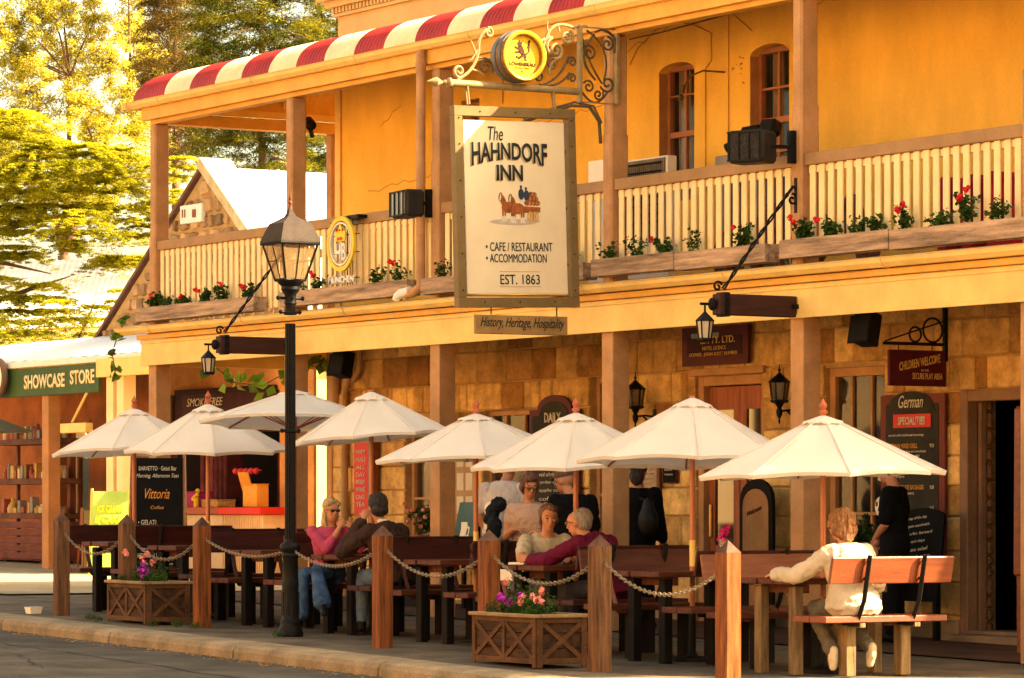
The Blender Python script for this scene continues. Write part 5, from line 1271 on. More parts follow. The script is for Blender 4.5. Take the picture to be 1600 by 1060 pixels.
# children welcome, on its own bracket square to the wall
t = thing('play_area_sign', 'plum sign reading Children Welcome hung from a black scrolled bracket', 'sign', (-3.0, 5.95, 2.9)); xs_ = -3.06
mb = MB(); mb.bx(xs_ - .02, xs_ + .02, 5.28, 5.96, 2.46, 2.80, .006); b_ = mb.obj('sign_board', M('plum sign paint', (.085, .012, .022), .5, .1, 4, .08), t)
text('CHILDREN WELCOME', gold, .1, (xs_ + .02, 5.64, 2.685), Vector((0, 1, .18)).normalized(), FZ, sub_of=b_, width=.50, height=.085, bold=.02); text('IN THE', gold, .1, (xs_ + .02, 5.70, 2.61), FY, FZ, sub_of=b_, width=.09, height=.02); text('SECURE PLAY AREA', gold, .1, (xs_ + .02, 5.73, 2.555), FY, FZ, sub_of=b_, width=.36, height=.06, bold=.01)
bk2 = MB(); bk2.bx(xs_ - .015, xs_ + .015, 5.22, 6.07, 2.845, 2.875, .003); bk2.bx(xs_ - .02, xs_ + .02, 5.94, 5.98, 2.70, 3.22, .003); bk2.tube([(xs_, 5.24, 2.88), (xs_, 5.93, 3.08)], .008, 5)
for cy, r_ in ((5.60, .07), (5.81, .115)): bk2.tube([(xs_, cy + r_ * math.cos(a), 2.88 + r_ + r_ * math.sin(a)) for a in [2 * math.pi * i / 20 for i in range(21)]], .011, 6)
for y_ in (5.4, 5.8): bk2.tube([(xs_, y_, 2.845), (xs_, y_, 2.80)], .006, 5)
bk2.obj('bracket', iron, t)
# daily specials board
t, b_, y = fboard('specials_board', 'dark arched Daily Specials board beside the shop window', -10.42, -9.40, 1.25, 2.40, 5.95, slate, plum, .07, .16)
text('DAILY', cal, .1, (-9.92, y, 2.31), FX, FZ, sub_of=b_, width=.34, height=.11, bold=.03); text('SPECIALS', cal, .1, (-9.9, y, 2.13), FX, FZ, sub_of=b_, width=.55, height=.11, bold=.03)
for k in range(7): text(['pumpkin soup', 'lamb shanks', 'beef and ale pie', 'veal schnitzel', 'garden salad', 'apple cake', 'coffee'][k], cal, .1, (-10.2, y, 1.95 - .09 * k), FX, FZ, sub_of=b_, width=.4 + .06 * (k % 3), height=.045, center=False)
# red poster column
t = thing('red_poster_board', 'tall narrow red poster board with white lettering by the inn corner', 'poster', (-14.1, 5.85, 1.2)); mb = MB()
mb.bx(-14.26, -13.92, 5.84, 5.90, 1.22, 2.12, .004); pk = mb.obj('board_face', redE, t); mb = MB(); mb.poly([(-14.26, 2.121), (-13.92, 2.121), (-14.09, 2.24)], (0, 5.90, 0), FX, FZ, .05); mb.bx(-13.918, -13.85, 5.84, 5.95, 1.1, 2.12); mb.obj('board_edge', woodOr, t)
for k in range(8): text('WARM MEALS ALL DAY BEER WINE CAKE TEA COFFEE'.split()[k], cal, .1, (-14.09, 5.838, 1.98 - .09 * k), FX, FZ, sub_of=pk, width=.22, height=.05)
# notices, framed picture
t = thing('notice_panel', 'pale panel of pinned notices between shop window and post', 'notice board', (-11.95, 5.95, 1.2)); mb = MB(); mb.bx(-12.25, -11.62, 5.93, 5.96, 1.1, 2.0, .004); pk = mb.obj('board_face', M('tan pinboard', (.45, .28, .14), .8, .1, 5, .1), t)
for i in range(3):
    for j in range(3):
        mb = MB(); mb.bx(-12.2 + i * .2, -12.05 + i * .2, 5.924, 5.929, 1.78 - j * .27, 1.98 - j * .27); sh = mb.obj('notice_sheet', M('paper', (.68, .58, .42), .8, .05, 6, 0), t)
t, b_, y = fboard('framed_menu', 'framed pale menu hung left of the double doors', -8.24, -7.86, 1.36, 1.80, 5.96, M('faded menu paper', (.42, .30, .19), .7, .15, 6, 0), woodOr, .03)
for k in range(7): text('menu of the season'.upper()[:14 - k], inkgrey, .1, (-8.05, y, 1.72 - .05 * k), FX, FZ, sub_of=b_, width=.22 - .02 * (k % 3), height=.018)
t, b_, y = fboard('dark_notice', 'small black notice right of the framed menu', -7.78, -7.54, 1.57, 1.77, 5.96, blackb, plum, .008)
text('PLEASE WAIT', cal, .1, (-7.66, y, 1.71), FX, FZ, sub_of=b_, width=.15, height=.022); text('TO BE SEATED', cal, .1, (-7.66, y, 1.66), FX, FZ, sub_of=b_, width=.16, height=.018)
for n_, (z, lab) in enumerate(((1.62, 'grey round sticker on the casement glass'), (1.32, 'white round sticker below it on the casement glass'))):
    mb = MB(); mb.lathe([(0, 6.02), (.10, 6.02), (.10, 6.012), (0, 6.012)], (-4.12, 0, z), 24, axis='Y'); o = mb.obj('round_sticker', [slate, whitep][n_]); tag(o, ['grey round sticker on the casement frame', 'white round sticker below the grey one on the casement frame'][n_], 'sticker')
    k_ = MB(); k_.poly([(-.05, -.04), (-.02, .05), (.0, .0), (.04, .06), (.05, -.03), (.02, -.06)], (-4.12, 6.011, z), FX, FZ, .003); sub(k_, 'emblem', [cal, inkblk][n_], o)
# brown sandwich board by the doors
t = thing('arched_menu_stand', 'brown arched menu stand right of the double doors', 'menu stand', (-5.6, 5.7, 0)); mb = MB()
mb.poly([(-.28, 0), (.28, 0), (.28, 1.25)] + [(.28 * math.cos(math.pi * i / 10), 1.3 + .22 * math.sin(math.pi * i / 10)) for i in range(1, 10)] + [(-.28, 1.25)], (-5.75, 5.72, .08), FX, FZ, .04); mb.obj('stand_frame', woodLeg, t)
mb = MB(); mb.poly([(-.22, .08), (.22, .08), (.22, 1.22)] + [(.22 * math.cos(math.pi * i / 10), 1.25 + .17 * math.sin(math.pi * i / 10)) for i in range(1, 10)] + [(-.22, 1.22)], (-5.75, 5.678, .08), FX, FZ, .006); b_ = mb.obj('menu_face', M('ochre menu face', (.40, .19, .07), .7, .12, 4, .1), t)
text('Welcome', woodLeg, .1, (-5.76, 5.67, 1.28), Vector((1, 0, .3)).normalized(), FZ, sub_of=b_, width=.26, height=.05, shear=.3)
# blue green board with a white jug
t = thing('jug_board', 'blue green board painted with a white jug behind the benches', 'board', (-10.7, 5.3, 0)); mb = MB(); mb.box((-10.74, 5.3, 1.10), (.46, .03, .55), rx=R(-12), bev=.006); b_ = mb.obj('board_face', M('blue green paint', (.07, .13, .12), .6, .15, 4, .1), t)
mb = MB(); mb.poly([(-.07, -.12), (.05, -.12), (.07, .05), (.05, .1), (-.08, .1), (-.06, .02)], (-10.76, 5.27, 1.05), FX, Vector((0, .2, .98)), .006); mb.poly([(.06, .06), (.12, .04), (.12, -.06), (.06, -.08), (.06, -.06), (.1, -.04), (.1, .02), (.06, .04)], (-10.76, 5.27, 1.05), FX, Vector((0, .2, .98)), .006); sub(mb, 'painted_jug', whitep, b_)
mb = MB(); mb.bx(-10.9, -10.85, 5.32, 5.36, .1, 1.1); mb.bx(-10.6, -10.55, 5.32, 5.36, .1, 1.1); mb.obj('leg', woodLeg, t)
# tall cafe chalkboard and green A-frame at the left
def aframe(name, lab, c, w_, h_, face, fm, cat, yaw, zg):
    t = thing(name, lab, cat, (c[0], c[1], zg)); Rr = Vector((math.cos(yaw), math.sin(yaw), 0)); nn = Rr.cross(Vector((0, 0, 1))); U = (Vector((0, 0, 1)) - nn * .13).normalized(); o_ = Vector((c[0], c[1], zg + .06)) + nn * .16
    mb = MB(); mb.poly([(-w_ / 2, 0), (w_ / 2, 0), (w_ / 2 * .93, h_), (-w_ / 2 * .93, h_)], o_, Rr, U, .02); b_ = mb.obj('board_face', face, t)
    mb = MB()
    for s_ in (-1, 1):
        p, q = o_ + Rr * (s_ * (w_ / 2 + .015)), o_ + Rr * (s_ * (w_ / 2 * .93 + .015)) + U * (h_ + .04); mb.tube([p - U * .06, q], .02, 4)
        p2 = o_ + Rr * (s_ * (w_ / 2 + .015)) - nn * .45; mb.tube([p2 - U * .06, q - nn * .03], .018, 4)
    mb.obj('stand_frame', fm, t)
    return t, b_, lambda s, z: o_ + Rr * s + U * z + nn * .022, Rr, U
t, b_, pt, Rr, U = aframe('cafe_chalkboard', 'tall black chalkboard of cafe drinks behind the left benches', (-14.05, 3.1), .62, 1.62, blackb, woodOr, 'chalkboard', R(58), .22)
zz = 1.50
for s, m_, w_, h_, sh in (('BARVETTO \u00b7 Gelati Bar', cal, .46, .05, 0), ('Morning, Afternoon Teas', cal, .52, .06, .3), ('', cal, 0, .06, 0), ('Vittoria', calO, .30, .12, .4), ('Coffee', calO, .16, .04, .2), ('', cal, 0, .05, 0), ('\u2022 GELATI', cal, .22, .055, 0), ('\u2022 CAPPUCCINO', cal, .36, .055, 0), ('\u2022 MILK SHAKES', cal, .37, .055, 0), ('\u2022 HOT CHOCOLATE', cal, .42, .055, 0), ('HOT APPLE STRUDEL', cal, .46, .055, 0), ('with fresh cream', cal, .40, .03, .3), ('', cal, 0, .03, 0), ('Homemade', cal, .2, .035, .3), ('BISCUITS and CAKES', cal, .5, .055, .1)):
    if s: text(s, m_, .1, pt(-.22 if s[0] == '\u2022' else 0.0, zz), Rr, U, sub_of=b_, width=w_ * .95, height=h_, shear=sh, center=(s[0] != '\u2022'))
    zz -= h_ + .042
t, b_, pt, Rr, U = aframe('green_sandwich_board', 'lime green sandwich board with yellow lettering at the left', (-22.55, 6.6), .52, 1.13, M('lime board', (.34, .50, .10), .5, .1, 2, .05), M('yellow trim', (.75, .55, .12), .5, .1, 3, .1), 'sandwich board', R(58), .36)
ylw = M('lemon yellow paint', (.85, .72, .02), .5, .05, 4, 0)
text('ICE CREAM', ylw, .1, pt(0, .88), Rr, U, sub_of=b_, width=.36, height=.11, bold=.06); text('& CAKES', ylw, .1, pt(0, .73), Rr, U, sub_of=b_, width=.42, height=.12, bold=.06); text('OPEN DAILY', whitep, .1, pt(0, .36), Rr, U, sub_of=b_, width=.34, height=.045, bold=.05); text('FRESH AND COLD', whitep, .1, pt(0, .29), Rr, U, sub_of=b_, width=.28, height=.03, bold=.03)
mb = MB(); nn = Rr.cross(U); mb.poly([(-.16, .44), (-.05, .50), (.05, .60), (.12, .52), (.2, .48), (.1, .44), (.0, .46)], pt(0, 0), Rr, U, .004); sub(mb, 'painted_shape', M('pale lime paint', (.55, .62, .28), .5, .05, 4, 0), b_)
t, b_, pt, Rr, U = aframe('small_orange_board', 'smaller olive and orange board standing left of the lime board', (-23.3, 6.7), .34, .85, M('olive board', (.16, .12, .04), .6, .15, 3, .05), woodOr, 'sandwich board', R(75), .37)
mb = MB(); mb.poly([(-.13, .05), (.13, .05), (.12, .25), (-.12, .25)], pt(0, 0), Rr, U, .004); sub(mb, 'orange_panel', orangeP, b_)
# balcony clutter
t = thing('old_refrigerator', 'old refrigerator showing its black coils on the balcony', 'refrigerator', (-6.5, 4.95, 3.5)); mb = MB(); mb.bx(-6.86, -6.12, 4.85, 4.97, 3.48, 4.86, .01); mb.obj('cabinet', whitep, t)
mb = MB()
mb.bx(-6.83, -6.15, 4.835, 4.849, 4.0, 4.84)
mb.obj('back_plate', M('dull grey plate', (.16, .12, .08), .6, .2, 6, .2), t)
mb = MB()
for k in range(8):
    z = 4.2 + .085 * k; mb.tube([(-6.79, 4.82, z), (-6.19, 4.82, z)], .008, 5)
for k in range(18): x = -6.79 + k * .035; mb.tube([(x, 4.822, 4.05), (x, 4.822, 4.81)], .003, 4)
mb.obj('coil', iron, t)
mb = MB(); mb.bx(-7.50, -7.08, 4.8, 4.85, 3.48, 4.90, .005); o = mb.obj('display_screen', whitep); tag(o, 'plain white screen standing on the balcony left of the refrigerator', 'screen')
t = thing('spotlight_bar', 'black stage spotlights on a grey box on the balcony', 'spotlight', (-5.0, 4.9, 3.5)); mb = MB(); mb.bx(-5.15, -4.5, 4.75, 5.05, 4.62, 4.76, .01); mb.bx(-5.1, -5.0, 4.8, 5.0, 3.48, 4.61); mb.bx(-4.6, -4.5, 4.8, 5.0, 3.48, 4.61); mb.obj('stand', M('grey plastic', (.22, .18, .14), .5, .1, 5, .05), t)
mb = MB(); mb.tube([(-4.95, 4.75, 4.82), (-4.78, 4.85, 4.90)], [.05, .06], 12); mb.box((-4.62, 4.88, 4.93), (.3, .2, .2), rx=.2, bev=.03); mb.box((-4.4, 4.88, 4.98), (.2, .15, .16), rx=-.3, rz=.3, bev=.03); mb.obj('lamp_head', iron, t)
mb = MB()
for k in range(7): mb.sph((-4.9 + k * .38, 4.7 + .1 * (k % 2), 3.75 + .12 * (k % 3)), (.14, .12, .26), 10, 8)
o = mb.obj('stacked_bags', attr_tint(M('mixed dark cloth', (.16, .08, .05), .9, .4, 4, .3), lo=(1, 1, 1), hi=(1, 1, 1))); tag(o, 'jumble of dark bags glimpsed behind the right hand balcony pales', 'bags')
mb = MB()
for k, x in enumerate((-1.9, -1.55, -1.2)): mb.box((x, 5.2, 3.95), (.12, .5, .75), bev=.05)
o = mb.obj('red_cloths', M('red cloth', (.40, .02, .03), .9, .2, 6, .3)); tag(o, 'red cloths hanging behind the right hand balcony pales', 'cloth')
mb = MB(); pts = [(-5.72, 4.12, 5.93), (-5.4, 4.3, 5.98), (-4.9, 4.8, 6.15)]; mb.tube(pts, .008, 6); mb.tube([(-6.70, 5.97, 5.82), (-6.85, 5.8, 5.84), (-7.0, 5.75, 5.80), (-7.08, 5.72, 5.70)], .010, 6); mb.tube([(-7.08, 5.72, 5.71), (-7.10, 5.71, 5.62)], .022, 8); mb.sph((-7.11, 5.70, 5.58), (.03, .03, .035), 8, 8)
o = mb.obj('wall_light_fitting', ironG, smooth=True); tag(o, 'bare bulb on a curved conduit between the upper windows', 'light fitting')
mb = MB(); mb.tube([(-15.5, 5.9, 6.1), (-15.35, 5.85, 6.02)], [.05, .07], 12); mb.sph((-15.35, 5.84, 6.02), .03, 8, 6); mb.tube([(-15.45, 5.9, 5.98), (-15.5, 5.95, 5.9)], .03, 8); o = mb.obj('security_camera', iron, smooth=True); tag(o, 'small black lamp cluster under the left end of the verandah roof', 'light fitting')
# orange upright at the right edge of the picture
t = thing('orange_door_frame_post', 'orange timber upright at the right edge of the photo', 'post', (-.8, 5.0, 0)); 
mb = MB(); mb.box((-.80, 5.0, 1.45), (.13, .08, 1.52), ry=R(.5), bev=.03); mb.box((-.70, 5.0, 1.45), (.06, .05, 1.2), bev=.02); mb.box((-.8, 5.0, .35), (.05, .05, .75), bev=.01); mb.obj('upright', woodOr, t)
# ============================================================ STREET LAMP
LX, LY = -6.05, 0.50; lz = GZ(LX)
lamp = thing('street_lamp', 'tall black fluted street lamp with square glass lantern at the kerb', 'street lamp', (LX, LY, lz))
mb = MB()
mb.lathe([(.120, 0), (.124, .03), (.115, .07), (.098, .10), (.098, .14), (.082, .16), (.078, .46), (.082, .50), (.076, .53), (.072, .74), (.084, .76), (.076, .79), (.096, .82), (.100, .85), (.086, .875), (.060, .89), (.056, .92)], (LX, LY, lz), 24)
for k in range(8): a = 2 * math.pi * k / 8; mb.box((LX + math.cos(a) * .080, LY + math.sin(a) * .080, lz + .31), (.012, .03, .22), rz=a, bev=.004)
mb.obj('base', iron, lamp, smooth=True)
mb = MB(); mb.lathe([(.052, .90), (.050, 2.95)], (LX, LY, lz), 36, flute=lambda k: 1.0 if k % 3 else .84); mb.obj('fluted_shaft', iron, lamp)
mb = MB()
for z in (1.92, 3.03): mb.lathe([(.05, z), (.066, z + .01), (.066, z + .03), (.05, z + .04)], (LX, LY, lz), 20)
for z, s_ in ((1.93, .09), (3.05, .10), (3.18, .13)):
    mb.tube([(LX - .56 * s_, LY - .83 * s_ * .0, lz + z + .01), (LX + .56 * s_ * 1.0, LY, lz + z + .01)], .014, 8); mb.tube([(LX, LY - s_, lz + z + .01), (LX, LY + s_, lz + z + .01)], .014, 8)
    mb.sph((LX, LY - s_, lz + z + .01), .022, 8, 6); mb.sph((LX, LY + s_, lz + z + .01), .022, 8, 6)
mb.lathe([(.05, 3.06), (.048, 3.12), (.06, 3.14), (.052, 3.18), (.055, 3.22), (.09, 3.27), (.085, 3.30), (.12, 3.335), (.13, 3.36)], (LX, LY, lz), 20)
mb.obj('collar', iron, lamp, smooth=True)
mb = MB(); z0, z1 = lz + 3.36, lz + 3.70; a0, a1 = .105, .192
for sx in (-1, 1):
    for sy in (-1, 1): mb.tube([(LX + sx * a0, LY + sy * a0, z0), (LX + sx * a1, LY + sy * a1, z1)], .011, 5)
def sqring(mb, a, z, r_=.009): mb.tube([(LX - a, LY - a, z), (LX + a, LY - a, z), (LX + a, LY + a, z), (LX - a, LY + a, z), (LX - a, LY - a, z)], r_, 5)
sqring(mb, a0, z0, .014); sqring(mb, a1 + .012, z1, .014); am = (a0 + a1) / 2 - .003; sqring(mb, am, (z0 + z1) / 2 + .01, .006)
for sx, sy in ((0, -1), (1, 0), (0, 1), (-1, 0)): mb.tube([(LX + sx * a0, LY + sy * a0, z0), (LX + sx * a1, LY + sy * a1, z1)], .006, 5)
mb.tube([(LX, LY, z0 - .05), (LX, LY, z0 + .02)], .08, 10)
mb.obj('lantern_frame', iron, lamp)
mb = MB()
for (ax, ay) in ((0, -1), (1, 0), (0, 1), (-1, 0)):
    px_, py_ = -ay, ax
    mb.add([(LX + ax * a0 + px_ * a0, LY + ay * a0 + py_ * a0, z0), (LX + ax * a0 - px_ * a0, LY + ay * a0 - py_ * a0, z0), (LX + ax * a1 - px_ * a1, LY + ay * a1 - py_ * a1, z1), (LX + ax * a1 + px_ * a1, LY + ay * a1 + py_ * a1, z1)], [(0, 1, 2, 3)])
mb.obj('lantern_glass', lampglass, lamp)
mb = MB(); mb.lathe([(0.0, 0), (.045, 0), (.05, .13), (.035, .17), (0, .18)], (LX, LY, z0 + .02), 14); mb.lathe([(.10, .26), (.06, .30), (.0, .32)], (LX, LY, z0), 14); mb.obj('lamp_bulb', M('grey lamp gear', (.22, .17, .12), .5, .1, 5, .05), lamp, smooth=True)
mb = MB(); mb.lathe([(.302, z1 + .012), (.296, z1 + .03), (.21, z1 + .19), (.11, z1 + .235), (.06, z1 + .26), (.035, z1 + .30), (.02, z1 + .34), (0, z1 + .35)], (LX, LY, 0), 4, phase=.5)
mb.obj('lantern_roof', M('dull black roof iron', (.05, .035, .025), .8, .15, 6, .1, spec=.15), lamp)
mb = MB(); mb.lathe([(.02, z1 + .33), (.012, z1 + .37), (.022, z1 + .39), (.01, z1 + .41), (.016, z1 + .43), (.006, z1 + .46), (.002, z1 + .54)], (LX, LY, 0), 10); mb.obj('finial', M('rusty finial', (.14, .05, .03), .6, .2, 6, .1), lamp, smooth=True)

# ============================================================ BOLLARDS AND CHAINS
BOL = [(-11.0, .45, 'greyish timber bollard furthest along the kerb to the left', woodBolG), (-9.58, .52, 'timber bollard just behind the left flower planter box', woodBolG), (-8.06, .60, 'timber bollard just right of the left flower planter box', woodBol),
       (-3.86, .24, 'timber bollard between the street lamp and the right planter box', woodBol), (-1.86, .12, 'timber bollard just behind the right flower planter box', woodBol), (0.02, 0.0, 'timber bollard just right of the right flower planter box', woodBolG), (1.97, -.13, 'orange faced timber bollard nearest the camera on the kerb', woodBol)]
for i, (x, y, lab, m_) in enumerate(BOL):
    z = GZ(x); w_ = .142; rz = R([-7, -5, -4, 0, 0, 0, 3][i])
    t = thing('bollard', lab, 'bollard', (x, y, z), 'timber bollards along the kerb')
    tw = random.Random(i)
    mb = MB(); rings = []
    for hh in (-.05, .25, .5, .75, 1.0): 
        s_ = w_ / 2 * (1 + tw.uniform(-.012, .012)); c_ = .006
        q = [(-s_, -s_ + c_), (-s_ + c_, -s_), (s_ - c_, -s_), (s_, -s_ + c_), (s_, s_ - c_), (s_ - c_, s_), (-s_ + c_, s_), (-s_, s_ - c_)]
        rings.append([(x + a * math.cos(rz) - b * math.sin(rz) + tw.uniform(-.001, .001), y + a * math.sin(rz) + b * math.cos(rz), z + hh) for a, b in q])
    mb.loft(rings)
    mb.obj('post', m_, t)
    mb = MB(); s_ = w_ / 2; mb.add([(x + a * math.cos(rz) - b * math.sin(rz), y + a * math.sin(rz) + b * math.cos(rz), z + 1.0005) for a, b in ((-s_, -s_), (s_, -s_), (s_, s_), (-s_, s_))] + [(x, y, z + 1.095)], [(0, 1, 4), (1, 2, 4), (2, 3, 4), (3, 0, 4), (3, 2, 1, 0)])
    mb.obj('pyramid_cap', M('greyed cap timber', (.10, .052, .034), .8, .25, 6, .4), t)
def chain(p, q, sag, label):
    p, q = Vector(p), Vector(q); L = (q - p).length; n = int(L * 1.06 / .040)
    pts = [p.lerp(q, i / n) - Vector((0, 0, sag * 4 * (i / n) * (1 - i / n))) for i in range(n + 1)]
    mb = MB()
    for i in range(n):
        c = (pts[i] + pts[i + 1]) / 2; d_ = (pts[i + 1] - pts[i]).normalized(); side = d_.cross(Vector((0, 0, 1))).normalized(); up = side.cross(d_)
        ax = side if i % 2 else up; ax = (ax + (up if i % 2 else side) * .15).normalized()
        loop = [c + d_ * (.027 * math.cos(a)) + ax * (.0155 * math.sin(a)) for a in [2 * math.pi * k / 10 for k in range(11)]]
        mb.tube(loop, .0042, 5, cap=False)
    o = mb.obj('chain', chainM); tag(o, label, 'chain', 'chains strung between the bollards')
def bh(i, s_): x, y = BOL[i][:2]; return (x + s_ * .073, y, GZ(x) + .87)
chain(bh(0, 1), bh(1, -1), .20, 'chain strung between the two leftmost bollards')
chain(bh(1, 1), bh(2, -1), .22, 'chain sagging above the left planter box')
chain(bh(2, 1), (LX - .1, LY, lz + .80), .10, 'chain running from the left planter bollard to the street lamp')
chain((LX + .1, LY, lz + .80), bh(3, -1), .14, 'chain running right from the street lamp to the next bollard')
chain(bh(3, 1), bh(4, -1), .20, 'chain crossing empty benches left of the right planter box')
chain(bh(4, 1), bh(5, -1), .20, 'chain sagging above the right planter box')
chain(bh(5, 1), bh(6, -1), .22, 'chain strung between the two rightmost bollards')

# ============================================================ PLANTS
def flower(mb, c, r_=.03, n=6):
    c = Vector(c)
    for k in range(n):
        d_ = Vector(rng.normal(size=3)).normalized(); p = c + d_ * r_ * .6
        a_ = d_.orthogonal().normalized(); b_ = d_.cross(a_); mb.add([p + a_ * r_ * .7, p + b_ * r_ * .6, p - a_ * r_ * .7, p - b_ * r_ * .6], [(0, 1, 2, 3)])
def leafy(name, c, w3, n, L, parent, mat=None, stems=7):
    P = []; 
    for s_ in range(stems):
        a = rng.uniform(0, 6.28); h_ = w3[2] * rng.uniform(.5, 1.0); dx, dy = math.cos(a) * w3[0] * rng.uniform(.2, 1), math.sin(a) * w3[1] * rng.uniform(.2, 1)
        for j in range(n // stems):
            t_ = rng.uniform(.15, 1) ** .8; P.append((c[0] + dx * t_ + rng.normal(0, L * .5), c[1] + dy * t_ + rng.normal(0, L * .4), c[2] + h_ * t_ + rng.normal(0, L * .3)))
    return leaf_mesh(name, P, L, L * .85, mat or leafM, parent, up=.3)
# balcony window boxes
bx_ends = [(-15.95, -12.9), (-12.28, -9.42), (-9.14, -5.98), (-5.84, -4.41), (-4.39, -2.92), (-2.70, -1.09), (-1.07, 0.9), (0.95, 3.2)]
boxlab = ['leftmost long weathered planter box on the balcony ledge', 'weathered planter box on the ledge below the round crown emblem', 'weathered planter box on the ledge behind the inn sign', 'weathered planter box just right of the inn sign on the ledge', 'weathered planter box on the ledge behind the right twisted stay', 'weathered planter box on the ledge below the right handrail, its left half', 'weathered planter box with a big knot at the right end of the ledge', 'weathered planter box on the ledge beyond the last one']
for i, (a, b) in enumerate(bx_ends):
    if i == 7: continue
    t = thing('window_box', boxlab[i], 'planter', ((a + b) / 2, 3.83, 3.55), 'weathered planter boxes on the balcony ledge')
    z0, z1 = 3.565 + (.012 if i % 2 else 0), 3.735 + (.012 if i % 2 else 0)
    mb = MB(); mb.bx(a, b, 3.745, 3.770, z0, z1, .004); mb.bx(a, b, 3.895, 3.917, z0, z1, .004); mb.bx(a, a + .02, 3.771, 3.894, z0, z1 - .004, .003); mb.bx(b - .02, b, 3.771, 3.894, z0, z1 - .004, .003); mb.bx(a + .021, b - .021, 3.771, 3.894, z0 + .01, z0 + .03)
    mb.obj('box_boards', woodPl, t)
    mb = MB(); mb.bx(a + .021, b - .021, 3.771, 3.894, z1 - .06, z1 - .04); mb.obj('soil', soil, t)
GP = [(-15.62, .20, 1), (-15.3, .16, 0), (-14.85, .13, 1), (-14.3, .17, 1), (-13.85, .2, 1), (-13.2, .18, 1), (-12.0, .17, 1), (-11.5, .2, 1), (-10.2, .22, 0), (-9.75, .24, 1), (-8.85, .2, 0), (-6.35, .2, 1), (-5.68, .19, 0), (-5.18, .23, 0), (-4.7, .20, 1), (-4.2, .26, 0), (-3.4, .22, 1), (-2.45, .22, 1), (-2.02, .2, 1), (-1.62, .19, 0), (-1.35, .18, 0), (-.98, .24, 1), (-.45, .2, 0), (-.1, .3, 1), (.33, .22, 0)]
for i, (x, h_, fl) in enumerate(GP):
    t = thing('geranium_plant', 'geranium %s in the balcony boxes, the %s from the left' % ('with red blooms' if fl else 'without open blooms', (ORD + ['twenty first', 'twenty second', 'twenty third', 'twenty fourth', 'twenty fifth'])[i]), 'plant', (x, 3.83, 3.7), 'geraniums in the balcony planter boxes')
    leafy('foliage', (x, 3.83, 3.70), (rng.uniform(.14, .24), .06, h_ * 1.1), int(rng.uniform(120, 230)), rng.uniform(.036, .052), t, stems=9)
    if fl:
        mb = MB()
        for q in range(1 + i % 2): fx, fz = x + rng.uniform(-.13, .13), 3.70 + h_ * rng.uniform(.8, 1.15); [flower(mb, (fx + rng.normal(0, .012), 3.76 + rng.normal(0, .01), fz + rng.normal(0, .012)), .026, 5) for _ in range(5)]
        mb.obj('red_bloom', redfl, t)
